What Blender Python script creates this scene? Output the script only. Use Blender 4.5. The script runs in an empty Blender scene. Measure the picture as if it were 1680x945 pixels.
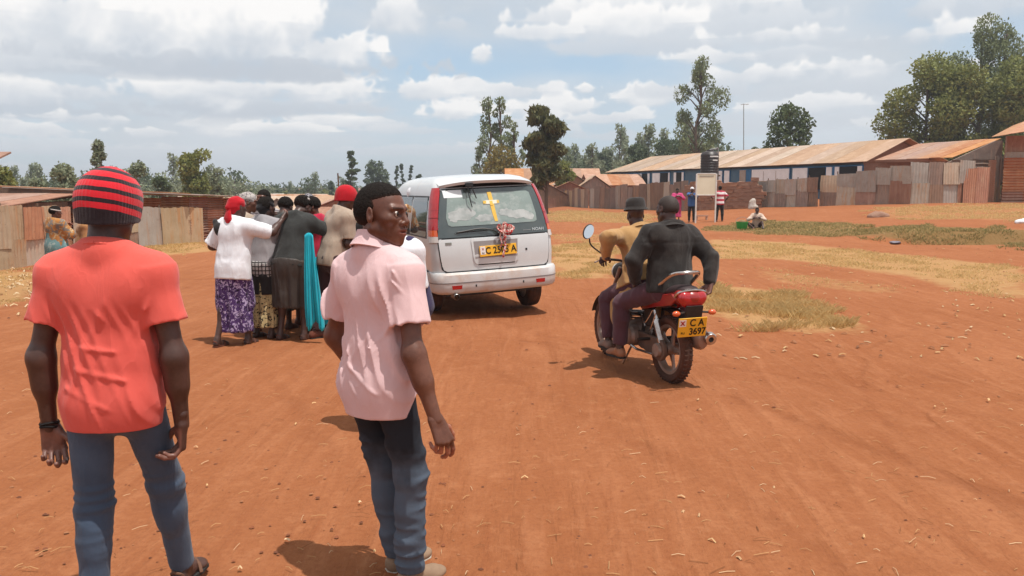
import bpy, math, random
import numpy as np
from mathutils import Vector, Matrix
sc = bpy.context.scene
COL = sc.collection
rad = math.radians
# ---------------------------------------------------------------- camera
CAMZ = 1.65; PITCH = rad(7.0); FPX = 1320.0
cam_d = bpy.data.cameras.new('camera'); cam = bpy.data.objects.new('camera', cam_d); COL.objects.link(cam)
cam.location = (0, 0, CAMZ); cam.rotation_euler = (rad(90) - PITCH, 0, 0)
cam_d.sensor_width = 36; cam_d.lens = 36 * FPX / 1680; cam_d.clip_start = .1; cam_d.clip_end = 6000
sc.camera = cam
sc.view_settings.view_transform = 'Standard'; sc.view_settings.look = 'None'
sc.view_settings.exposure = 0.12; sc.view_settings.gamma = 1
sc.cycles.max_bounces = 6; sc.cycles.transparent_max_bounces = 8
# ---------------------------------------------------------------- sun
SUND = Vector((.24, -.17, 1)).normalized()          # towards the sun
sl = bpy.data.lights.new('sun', 'SUN'); sun = bpy.data.objects.new('sun', sl); COL.objects.link(sun)
sl.energy = 4.2; sl.angle = rad(.5); sl.color = (1, .95, .88)
sun.rotation_euler = SUND.to_track_quat('Z', 'Y').to_euler(); sun.location = (0, 0, 40)
# ---------------------------------------------------------------- node helper
class NT:
    def __init__(s, tree): s.t = tree; s.t.nodes.clear()
    def n(s, typ, ins=None, **kw):
        nd = s.t.nodes.new(typ)
        for k, v in kw.items(): setattr(nd, k, v)
        for k, v in (ins or {}).items(): s.put(nd.inputs[k], v)
        return nd
    def put(s, sock, v):
        if isinstance(v, bpy.types.NodeSocket): s.t.links.new(v, sock)
        elif isinstance(v, bpy.types.Node): s.t.links.new(v.outputs[0], sock)
        elif isinstance(v, (tuple, list)) and len(v) == 3 and len(sock.default_value) == 4: sock.default_value = (*v, 1)
        else: sock.default_value = v
    def math(s, op, a, b=0.0, c=None):
        m = s.n('ShaderNodeMath', {0: a, 1: b}, operation=op)
        if c is not None: s.put(m.inputs[2], c)
        return m.outputs[0]
    def vm(s, op, a, b=(0, 0, 0)): return s.n('ShaderNodeVectorMath', {0: a, 1: b}, operation=op)
    def mix(s, f, a, b, blend='MIX'):
        m = s.n('ShaderNodeMix', data_type='RGBA', blend_type=blend)
        s.put(m.inputs[0], f); s.put(m.inputs[6], a); s.put(m.inputs[7], b); return m.outputs[2]
    def ramp(s, f, stops, interp='LINEAR'):
        r = s.n('ShaderNodeValToRGB', {0: f}); cr = r.color_ramp; cr.interpolation = interp
        while len(cr.elements) < len(stops): cr.elements.new(.5)
        for e, (p, c) in zip(cr.elements, stops):
            e.position = p; e.color = (c, c, c, 1) if isinstance(c, (int, float)) else (*c, 1)
        return r.outputs[0]
    def noise(s, vec, scale, detail=4, rough=.55, dist=0.0):
        return s.n('ShaderNodeTexNoise', {'Vector': vec, 'Scale': scale, 'Detail': detail, 'Roughness': rough, 'Distortion': dist}).outputs[0]
    def mr(s, f, a, b, c=0.0, d=1.0):
        return s.n('ShaderNodeMapRange', {0: f, 1: a, 2: b, 3: c, 4: d}).outputs[0]
# ---------------------------------------------------------------- sky
W = bpy.data.worlds.new('World'); sc.world = W; W.use_nodes = True
def pdir(px, py):
    a = (px - 840) / FPX; b = -(py - 472.5) / FPX
    v = Vector((a, math.cos(PITCH) + b * math.sin(PITCH), -math.sin(PITCH) + b * math.cos(PITCH)))
    return v.normalized()
def lattice(cu, cv, fu, fv, seed):
    """smooth noise on the separable coordinates cu (periodic in [0,1)) and cv, cubic B-spline between random values"""
    r = np.random.RandomState(seed); nu = max(4, int(fu)); tv = cv * fv; nv = int(tv.max()) + 5
    g = r.rand(nv, nu).astype(np.float32)
    def wt(t, n, per):
        i = np.floor(t).astype(int); f = (t - i).astype(np.float32)
        return [((i + k) % n if per else np.minimum(i + k, n - 1), w.astype(np.float32)) for k, w in enumerate(((1 - f) ** 3 / 6, (3 * f ** 3 - 6 * f ** 2 + 4) / 6, (-3 * f ** 3 + 3 * f ** 2 + 3 * f + 1) / 6, f ** 3 / 6))]
    g = sum(g[i] * w[:, None] for i, w in wt(tv, nv, False))
    return sum(g[:, i] * w for i, w in wt(cu * nu, nu, True))
def cloud_pixels(NU, NV):
    uu = (np.arange(NU) + .5) / NU; vv = (np.arange(NV) + .5) / NV
    t = 2 * uu - 1; az = np.sign(t) * np.abs(t) ** (1 / .7) * 180; el = vv ** 2 * 90          # warped so that most pixels lie low and ahead
    cu = (az + 180) / 360; cv = np.log((el + 3.0) / 3.0)
    def fbm(f0, asp, octs, seed, billow=False, per=.55):
        a = 1.0; tot = 0; sm = 0
        for o in range(octs):
            if f0 * 2 ** o > 1300: break
            n = (lattice(cu, cv, f0 * 2 ** o, f0 * 2 ** o / asp, seed + o) * 2 - 1) * 1.6
            tot = tot + a * ((1 - np.abs(n) * 2.6) if billow else n); sm += a; a *= per
        return (tot / sm).astype(np.float32)
    big = fbm(75, 26, 5, 3); puff = fbm(150, 30, 4, 40, True, .66); wisp = fbm(36, 12, 6, 80)
    k = math.degrees(1 / FPX); dark = np.array([.42, .465, .53]); mid = np.array([.60, .635, .68]); top = np.array([.88, .865, .85]); vcol = np.array([.575, .615, .66])
    EL = el[:, None].astype(np.float32)
    hor = np.exp(-EL / 5.0) * .9
    veil = np.clip(.80 + .8 * wisp, .45, .96)
    def ang(px, py):
        d = pdir(px, py); return math.degrees(math.atan2(d.x, d.y)), math.degrees(math.asin(d.z))
    for (px, py, rx, ry, st) in [(740, 118, 120, 26, .62), (1010, 112, 140, 24, .5), (900, 95, 220, 24, .3), (1640, 110, 80, 40, .35), (1500, 20, 80, 26, .3), (700, 70, 60, 20, .3)]:
        a0, e0 = ang(px, py); veil = veil - st * np.exp(-((az[None] - a0) / (rx * k)) ** 2 - ((EL - e0) / (ry * k)) ** 2)
    va = np.clip(np.maximum(veil, hor), .0, .96)[..., None]
    C = vcol * (1 + .10 * big[..., None] + .06 * wisp[..., None]) * np.ones_like(va); Aa = va * np.ones(1)
    clouds = [  # far to near: px, py (middle), rx, ry, brightness of the top, darkness of the base
        (60, 285, 140, 10, .5, .2), (420, 262, 160, 8, .4, .2), (150, 250, 160, 9, .4, .3), (640, 250, 150, 9, .4, .2), (1000, 225, 120, 9, .3, .2), (1350, 200, 160, 10, .3, .3), (1230, 215, 120, 8, .3, .3),
        (250, 218, 60, 10, .8, .2), (60, 240, 130, 10, .5, .3), (350, 208, 75, 17, .95, .35), (540, 199, 65, 12, 1, .35), (620, 205, 60, 8, .6, .3), (735, 190, 55, 16, 1.0, .4), (700, 215, 80, 9, .5, .3), (690, 152, 60, 16, .8, .5),
        (450, 178, 200, 14, .3, .6), (1065, 160, 65, 18, .9, .4), (925, 178, 65, 16, .85, .4), (880, 215, 90, 9, .5, .2), (1240, 126, 100, 16, .75, .5), (1150, 150, 110, 14, .4, .5), (1410, 110, 95, 26, 1.05, .5), (1360, 150, 180, 16, .3, .5), (1560, 165, 130, 16, .4, .5),
        (1200, 40, 330, 26, .55, .3), (940, 34, 120, 24, .7, .5), (1110, 12, 200, 26, .8, .4), (1345, 54, 70, 18, .95, .5), (1440, 70, 120, 16, .3, .6), (1290, 88, 110, 12, .5, .5), (1560, 20, 150, 26, .4, .7), (1080, 80, 150, 12, .3, .5),
        (793, 88, 24, 19, .95, .3), (961, 146, 14, 9, .9, .2), (655, 28, 90, 30, .75, .5), (750, 40, 60, 14, .4, .4),
        (100, 185, 260, 18, .2, .9), (330, 178, 240, 14, .2, .9), (540, 150, 100, 26, 1.0, .7), (120, 152, 150, 24, .95, .6), (290, 155, 140, 26, 1.0, .7), (20, 155, 90, 24, .9, .6), (420, 152, 90, 14, .7, .7),
        (160, 116, 300, 14, .2, .8), (40, 100, 120, 26, .8, .7), (60, 60, 130, 50, 1.0, .6), (360, 110, 240, 22, .15, .9), (280, 60, 190, 52, .85, .9), (560, 84, 62, 32, 1.05, .7), (470, 48, 110, 50, 1.05, .8), (400, 35, 120, 46, 1.0, .8), (215, 3, 80, 9, .1, .7), (400, 122, 190, 14, .1, .8), (150, 30, 150, 40, 1.0, .5), (330, 28, 130, 40, 1.05, .5)]
    clouds += [(1490, 60, 110, 22, .8, .4), (1250, 60, 90, 16, .8, .3), (1040, 40, 90, 20, .85, .4), (870, 55, 70, 14, .7, .3), (1600, 110, 90, 20, .8, .4), (1180, 95, 70, 12, .7, .3), (840, 150, 60, 12, .7, .3), (1330, 175, 90, 14, .7, .4), (1000, 195, 70, 11, .7, .3), (1520, 205, 90, 12, .6, .3), (150, 195, 90, 13, .9, .4), (470, 215, 60, 10, .8, .3), (60, 215, 70, 11, .8, .4), (820, 240, 60, 9, .6, .3)]
    R = np.random.RandomState(5)
    for i in range(330):       # the rest of the sky, outside the picture
        a0 = R.uniform(-180, 180); e0 = R.uniform(1, 80) ** 1.0
        if abs(a0) < 33 and e0 < 14.5: continue
        sz = (e0 + 3) * .22; clouds.append((a0, e0, sz * R.uniform(1.2, 3.5) / math.cos(math.radians(min(e0, 75))), sz * R.uniform(.4, 1), R.uniform(.5, 1.05), R.uniform(.3, .9), 1))
    for cl in clouds:
        if len(cl) == 6: a0, e0 = ang(cl[0], cl[1]); rx, ry = cl[2] * k * 1.08, cl[3] * k * 1.25
        else: a0, e0, rx, ry = cl[:4]
        br, dk = cl[4:6]
        i0, i1 = np.searchsorted(az, [a0 - 1.9 * rx, a0 + 1.9 * rx]); j0, j1 = np.searchsorted(el, [e0 - 1.8 * ry, e0 + 2.0 * ry])
        if i1 <= i0 or j1 <= j0: continue
        X = ((az[i0:i1] - a0) / rx)[None]; Y = ((el[j0:j1] - e0) / ry)[:, None]
        pf = puff[j0:j1, i0:i1]; bg = big[j0:j1, i0:i1]; ws = wisp[j0:j1, i0:i1]
        Yt = np.where(Y < 0, Y * 1.25, Y * .95)
        q = np.sqrt(X ** 2 * .9 + Yt ** 2)
        up = np.clip((Y + .6) / 1.2, 0, 1)
        d = 1 - q + (.62 * pf + 1.0 * bg) * (.45 + .75 * up) + .25 * ws * (1 - up)
        a = S(d / np.where(Y < 0, .62, .34))[..., None] * (.97 if br > .6 else .75)
        # height inside the cloud, bulged by the puffs: bright crown, grey belly
        hgt = np.clip(.50 + .42 * Y + .20 * (q ** 2) * np.sign(Y) + .42 * pf + .45 * bg, 0, 1) 
        lum = (br * hgt + (1 - hgt) * (.40 - .38 * dk))
        edge = np.clip(1 - d / .9, 0, 1) * up; lum = np.clip(lum + .05 + .20 * edge * br, 0, 1)[..., None]
        c = np.where(lum < .45, dark + (mid - dark) * lum / .45, mid + (top - mid) * (lum - .45) / .55)
        f = np.exp(-el[j0:j1] / 2.2)[:, None, None] * .6; c = c * (1 - f) + vcol * 1.03 * f
        C[j0:j1, i0:i1] = (C[j0:j1, i0:i1] * Aa[j0:j1, i0:i1] * (1 - a) + c * a) / np.maximum(Aa[j0:j1, i0:i1] * (1 - a) + a, 1e-4)
        Aa[j0:j1, i0:i1] = 1 - (1 - Aa[j0:j1, i0:i1]) * (1 - a)
    return np.concatenate([C, Aa], -1).astype(np.float32)
def build_world():
    NU, NV = 2560, 640; px = cloud_pixels(NU, NV)
    img = bpy.data.images.new('cloud_cover', NU, NV, alpha=True, float_buffer=True); img.colorspace_settings.name = 'Non-Color'
    img.alpha_mode = 'CHANNEL_PACKED'; img.pixels.foreach_set(px.ravel()); img.update()
    n = NT(W.node_tree)
    tc = n.n('ShaderNodeTexCoord'); vec = n.vm('NORMALIZE', tc.outputs['Generated']); s = n.n('ShaderNodeSeparateXYZ', {0: vec})
    a = n.math('DIVIDE', n.math('ARCTAN2', s.outputs[0], s.outputs[1]), math.pi)
    ua = n.math('MULTIPLY', n.math('SIGN', a), n.math('POWER', n.math('ABSOLUTE', a), .7)); u = n.math('MULTIPLY_ADD', ua, .5, .5)
    e = n.math('DIVIDE', n.math('ARCSINE', n.math('MAXIMUM', s.outputs[2], 0.0)), math.pi / 2); v = n.math('MINIMUM', n.math('SQRT', e), .999)
    im = n.n('ShaderNodeTexImage', {0: n.n('ShaderNodeCombineXYZ', {0: u, 1: v})}, image=img, interpolation='Linear', extension='EXTEND')
    sky = n.n('ShaderNodeTexSky', sky_type='NISHITA', sun_disc=False, sun_elevation=math.asin(SUND.z),
              sun_rotation=math.atan2(SUND.x, SUND.y), altitude=1200, air_density=1.0, dust_density=1.0, ozone_density=1.3)
    blue = n.mix(.55, sky.outputs[0], (3.6, 5.2, 6.5))
    cl = n.mix(1.0, im.outputs[0], (SKYG, SKYG, SKYG), 'MULTIPLY')
    c2 = n.mix(im.outputs[1], blue, cl)
    c3 = n.mix(n.mr(s.outputs[2], -.02, 0.0), (2.2, 1.5, 1.0), c2)
    n.n('ShaderNodeOutputWorld', {0: n.n('ShaderNodeBackground', {0: c3, 1: .12})})
    W.cycles.sampling_method = 'MANUAL'; W.cycles.sample_map_resolution = 512
SKYG = 9.0
# ---------------------------------------------------------------- terrain
def S(t):
    t = np.clip(t, 0, 1); return t * t * (3 - 2 * t)
build_world()
def _terr(x, y, S, exp):
    z = .9 * S((x - 6) / 18) * S((y - 15) / 30)
    z = z - .30 * S((-x - 3) / 7) * S((y - 8) / 8)
    e = 2 + .045 * y
    z = z - 2.2 * S((y - 32) / 30) * S((e - x) / (6 + .06 * y)) - 1.6 * S((y - 150) / 60) * S((e - x) / (6 + .06 * y))
    z = z + 3.0 * S((y - 300) / 300) + 5 * S((y - 600) / 700)
    c = y + .10 * (x - 14); k = S((x - 10.5) / 2.5)
    z = z - .42 * exp(-((c - 24.6) / 1.0) ** 4) * k + .16 * S((c - 25.6) / .6) * (1 - S((y - 30) / 5)) * k
    return z
def hz(x, y): return _terr(np.asarray(x, float), np.asarray(y, float), S, np.exp)
def _s1(t):
    t = 0.0 if t < 0 else (1.0 if t > 1 else t); return t * t * (3 - 2 * t)
def gz(x, y): return _terr(x, y, _s1, math.exp)
def G(px, py):
    d = pdir(px, py); t = .5; p = None
    if d.z >= -.0005: return None
    lo = 0
    while t < 900:
        if CAMZ + d.z * t <= gz(d.x * t, d.y * t): break
        lo = t; t = t * 1.04 + .05
    for i in range(14):
        m = (lo + t) / 2
        if CAMZ + d.z * m <= gz(d.x * m, d.y * m): t = m
        else: lo = m
    return Vector((d.x * t, d.y * t, gz(d.x * t, d.y * t)))
def P(px, py, D):
    d = pdir(px, py); return Vector((0, 0, CAMZ)) + d * (D / d.y)
def XD(px, D): return (px - 840) / FPX * D
def GX(px, D):
    """ground point seen in column px at forward distance D"""
    z = 0.0
    for i in range(4):
        x = (px - 840) / FPX * (D * math.cos(PITCH) - (z - CAMZ) * math.sin(PITCH)); z = gz(x, D)
    return Vector((x, D, z))
# ---------------------------------------------------------------- mesh / object helpers
def tag(o, label=None, cat=None, group=None, kind=None):
    if label: o['label'] = label
    if cat: o['category'] = cat
    if group: o['group'] = group
    if kind: o['kind'] = kind
    return o
def link(o, parent=None):
    COL.objects.link(o)
    if parent is not None: o.parent = parent
    return o
def empty(name, loc=(0, 0, 0), rz=0, label=None, cat=None, group=None, rot=None):
    o = bpy.data.objects.new(name, None); o.location = loc
    o.rotation_euler = rot if rot else (0, 0, rz); o.empty_display_size = .1
    COL.objects.link(o); return tag(o, label, cat, group)
def mesh_np(name, V, F, mats=(), smooth=True, sharp=None, mi=None):
    """F: list of lists or (n,k) array"""
    me = bpy.data.meshes.new(name)
    V = np.asarray(V, np.float32)
    if isinstance(F, np.ndarray):
        k = F.shape[1]; nf = len(F)
        me.vertices.add(len(V)); me.vertices.foreach_set('co', V.ravel())
        me.loops.add(nf * k); me.loops.foreach_set('vertex_index', F.astype(np.int32).ravel())
        me.polygons.add(nf); me.polygons.foreach_set('loop_start', np.arange(nf, dtype=np.int32) * k)
        me.update(calc_edges=True)
    else:
        me.from_pydata(V.tolist(), [], F); me.update()
    me.polygons.foreach_set('use_smooth', np.full(len(me.polygons), smooth))
    if mi is not None: me.polygons.foreach_set('material_index', np.asarray(mi, np.int32))
    if sharp is not None and smooth: me.set_sharp_from_angle(angle=rad(sharp))
    for m in (mats if isinstance(mats, (list, tuple)) else [mats]): me.materials.append(m)
    return me
def obj(name, me, parent=None, loc=None, rot=None):
    o = bpy.data.objects.new(name, me)
    if loc is not None: o.location = loc
    if rot is not None: o.rotation_euler = rot
    return link(o, parent)
def copy_tree(o, parent=None):
    c = o.copy(); COL.objects.link(c)
    if parent is not None: c.parent = parent
    for ch in list(o.children): copy_tree(ch, c)
    return c
class MB:
    def __init__(s): s.v = []; s.f = []
    def raw(s, V, F):
        b = len(s.v); s.v += [tuple(p) for p in V]; s.f += [[i + b for i in f] for f in F]; return s
    def box(s, c, d, R=None):
        c = Vector(c); R = R or Matrix.Identity(3); V = []
        for z in (-1, 1):
            for (x, y) in ((-1, -1), (1, -1), (1, 1), (-1, 1)):
                V.append(c + R @ Vector((x * d[0] / 2, y * d[1] / 2, z * d[2] / 2)))
        return s.raw(V, [[3, 2, 1, 0], [4, 5, 6, 7], [0, 1, 5, 4], [1, 2, 6, 5], [2, 3, 7, 6], [3, 0, 4, 7]])
    def hexa(s, V):  # 8 corners: bottom 4 ccw, top 4 ccw
        return s.raw(V, [[3, 2, 1, 0], [4, 5, 6, 7], [0, 1, 5, 4], [1, 2, 6, 5], [2, 3, 7, 6], [3, 0, 4, 7]])
    def tube(s, pts, r, n=8, flat=None, cap=True):
        pts = [Vector(p) for p in pts]; m = len(pts)
        if not isinstance(r, (list, tuple)): r = [r] * m
        up = None; V = []; F = []
        for i, p in enumerate(pts):
            t = (pts[min(i + 1, m - 1)] - pts[max(i - 1, 0)]).normalized()
            if up is None:
                a = Vector((0, 0, 1)) if abs(t.z) < .9 else Vector((1, 0, 0)); up = (a - t * a.dot(t)).normalized()
            else: up = (up - t * up.dot(t)).normalized()
            sd = t.cross(up)
            for k in range(n):
                a = 2 * math.pi * k / n
                V.append(p + (sd * math.cos(a) * (flat or 1) + up * math.sin(a)) * r[i])
        for i in range(m - 1):
            for k in range(n):
                F.append([i * n + k, i * n + (k + 1) % n, (i + 1) * n + (k + 1) % n, (i + 1) * n + k])
        if cap: F.append(list(range(n))[::-1]); F.append([(m - 1) * n + k for k in range(n)])
        return s.raw(V, F)
    def lathe(s, prof, c=(0, 0, 0), axis='X', n=32, closed=False):
        V = []; F = []; m = len(prof)
        for k in range(n):
            a = 2 * math.pi * k / n; ca, sa = math.cos(a), math.sin(a)
            for (r, h) in prof:
                p = {'X': (h, r * ca, r * sa), 'Z': (r * ca, r * sa, h), 'Y': (r * sa, h, r * ca)}[axis]
                V.append(Vector(c) + Vector(p))
        for k in range(n):
            for i in range(m if closed else m - 1):
                j = (i + 1) % m; F.append([k * m + i, ((k + 1) % n) * m + i, ((k + 1) % n) * m + j, k * m + j])
        return s.raw(V, F)
    def prism(s, poly, h0, h1, axis='X', c=(0, 0, 0)):
        n = len(poly); V = []
        for h in (h0, h1):
            for (a, b) in poly:
                V.append(Vector(c) + Vector({'X': (h, a, b), 'Y': (a, h, b), 'Z': (a, b, h)}[axis]))
        F = [[i, (i + 1) % n, n + (i + 1) % n, n + i] for i in range(n)] + [list(range(n))[::-1], list(range(n, 2 * n))]
        return s.raw(V, F)
    def ball(s, c, r, nu=12, nv=8, R=None):
        if not isinstance(r, (list, tuple)): r = (r, r, r)
        V = []; F = []; R = R or Matrix.Identity(3)
        for j in range(nv + 1):
            t = math.pi * j / nv
            for i in range(nu):
                a = 2 * math.pi * i / nu
                V.append(Vector(c) + R @ Vector((r[0] * math.sin(t) * math.cos(a), r[1] * math.sin(t) * math.sin(a), r[2] * math.cos(t))))
        for j in range(nv):
            for i in range(nu): F.append([j * nu + i, (j + 1) * nu + i, (j + 1) * nu + (i + 1) % nu, j * nu + (i + 1) % nu])
        return s.raw(V, F)
    def grid(s, fn, nu, nv):
        V = [fn(i / nu, j / nv) for j in range(nv + 1) for i in range(nu + 1)]; w = nu + 1
        return s.raw(V, [[j * w + i, j * w + i + 1, (j + 1) * w + i + 1, (j + 1) * w + i] for j in range(nv) for i in range(nu)])
    def me(s, name, mat, smooth=True, sharp=35):
        import bmesh
        m = mesh_np(name, s.v, s.f, mat, smooth)
        bm = bmesh.new(); bm.from_mesh(m); bmesh.ops.recalc_face_normals(bm, faces=bm.faces); bm.to_mesh(m); bm.free()
        if smooth and sharp: m.set_sharp_from_angle(angle=rad(sharp))
        return m
    def build(s, name, mat, parent=None, smooth=True, sharp=35, bevel=0, **kw):
        o = obj(name, s.me(name, mat, smooth, sharp), parent, **kw)
        if bevel:
            b = o.modifiers.new('b', 'BEVEL'); b.width = bevel; b.segments = 2; b.limit_method = 'ANGLE'; b.angle_limit = rad(40)
            b.harden_normals = False
        return o
def bez(pts, n=12):
    """Catmull-Rom through points"""
    pts = [Vector(p) for p in pts]; q = [pts[0]] + pts + [pts[-1]]; out = []
    for i in range(1, len(q) - 2):
        for k in range(n):
            t = k / n; a, b, c, d = q[i - 1], q[i], q[i + 1], q[i + 2]
            out.append(.5 * ((2 * b) + (c - a) * t + (2 * a - 5 * b + 4 * c - d) * t * t + (3 * b - a - 3 * c + d) * t ** 3))
    return out + [pts[-1]]
# ---------------------------------------------------------------- materials
def srgb(r, g, b):
    return tuple(((c / 255) / 12.92 if c / 255 < .04045 else ((c / 255 + .055) / 1.055) ** 2.4) for c in (r, g, b))
def newmat(name):
    m = bpy.data.materials.new(name); m.use_nodes = True; return m, NT(m.node_tree)
def mat(name, a, b=None, rough=.7, scale=8, spec=.3, metal=0, bump=0, bscale=60, lo=.35, hi=.65, coord='Object', stretch=None,
        c=None, cscale=3, clo=.55, chi=.7, sheen=0, coat=0, rnd=0, bdist=.01, emit=None):
    m, n = newmat(name); tc = n.n('ShaderNodeTexCoord'); v = tc.outputs[coord]
    if stretch: v = n.vm('MULTIPLY', v, stretch).outputs[0]
    if rnd:
        oi = n.n('ShaderNodeObjectInfo'); off = n.vm('SCALE', (13, 7, 29)); n.put(off.inputs['Scale'], oi.outputs['Random'])
        v = n.vm('ADD', v, off.outputs[0]).outputs[0]
    col = a
    if b is not None: col = n.mix(n.mr(n.noise(v, scale, 6, .6), lo, hi), a, b)
    if c is not None: col = n.mix(n.mr(n.noise(v, cscale, 5, .65), clo, chi), col, c)
    if rnd:
        col = n.n('ShaderNodeHueSaturation', {'Value': n.mr(oi.outputs['Random'], 0, 1, 1 - rnd, 1 + rnd), 'Color': col}).outputs[0]
    ins = {'Base Color': col, 'Roughness': rough, 'Metallic': metal, 'Specular IOR Level': spec}
    if sheen: ins['Sheen Weight'] = sheen
    if coat: ins['Coat Weight'] = coat
    p = n.n('ShaderNodeBsdfPrincipled', ins)
    if bump:
        bn = n.n('ShaderNodeBump', {'Strength': bump, 'Distance': bdist, 'Height': n.noise(v, bscale, 4, .6)}); n.put(p.inputs['Normal'], bn)
    n.n('ShaderNodeOutputMaterial', {0: p}); return m
# ---------------------------------------------------------------- implicit surfaces (numpy) -> continuous skins and cloth
def _h(ix, iy, iz, seed):
    n = (ix * 374761393 + iy * 668265263 + iz * 2147483647 + seed * 1274126177) & 0xffffffff
    n = ((n ^ (n >> 13)) * 1274126177) & 0xffffffff
    return ((n ^ (n >> 16)) & 0xffff) / 65535.0
def vnoise(P, seed=0):
    i = np.floor(P).astype(np.int64); f = P - i; f = f * f * (3 - 2 * f); r = 0
    for dx in (0, 1):
        for dy in (0, 1):
            for dz in (0, 1):
                w = (f[..., 0] if dx else 1 - f[..., 0]) * (f[..., 1] if dy else 1 - f[..., 1]) * (f[..., 2] if dz else 1 - f[..., 2])
                r = r + w * _h(i[..., 0] + dx, i[..., 1] + dy, i[..., 2] + dz, seed)
    return r
def smin(a, b, k):
    if k <= 0: return np.minimum(a, b)
    h = np.maximum(k - np.abs(a - b), 0) / k
    return np.minimum(a, b) - h * h * k * .25
A = lambda v: np.array(tuple(v), float)
def p_cone(a, b, ra, rb, k=.02, flat=None, fax=None, cut=False, op='u'):
    return ('cone', A(a), A(b), ra, rb, k, flat, None if fax is None else A(fax), cut, op)
def p_ell(c, r, R=None, k=.02, op='u'):
    return ('ell', A(c), A(r), None if R is None else np.array(R), k, op)
def p_plane(pt, nrm, op='cut'):  # keeps the side the normal points away from
    return ('plane', A(pt), A(Vector(nrm).normalized()))
def grow(prims, t):
    out = []
    for p in prims:
        if p[0] == 'cone': out.append(('cone', p[1], p[2], p[3] + t, p[4] + t) + p[5:])
        elif p[0] == 'ell': out.append(('ell', p[1], p[2] + t) + p[3:])
        else: out.append(p)
    return out
def ev(p, X):
    if p[0] == 'cone':
        _, a, b, ra, rb, k, flat, fax, cut, op = p
        if flat:
            s = (1 / flat - 1)
            X = X + fax * ((X - a) @ fax * s)[..., None]
            b = b + fax * ((b - a) @ fax * s)
        ba = b - a; L2 = ba @ ba + 1e-12; pa = X - a
        t0 = (pa @ ba) / L2; t = np.clip(t0, 0, 1)
        d = np.sqrt(((pa - t[..., None] * ba) ** 2).sum(-1)) - (ra + (rb - ra) * t)
        if cut:
            L = math.sqrt(L2); d = np.maximum(d, np.maximum(-t0, t0 - 1) * L)
        return d * (min(1, flat) if flat else 1)
    if p[0] == 'ell':
        _, c, r, R, k, op = p
        q = X - c
        if R is not None: q = q @ R
        k0 = np.sqrt(((q / r) ** 2).sum(-1)) + 1e-9; k1 = np.sqrt(((q / r ** 2).astype(float) ** 2).sum(-1)) + 1e-9
        return k0 * (k0 - 1) / k1
def bbox(p):
    if p[0] == 'cone':
        r = max(p[3], p[4]); r2 = r
        return np.minimum(p[1], p[2]) - r2, np.maximum(p[1], p[2]) + r2
    r = p[2].max() if p[3] is not None else p[2]
    return p[1] - r, p[1] + r
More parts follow.
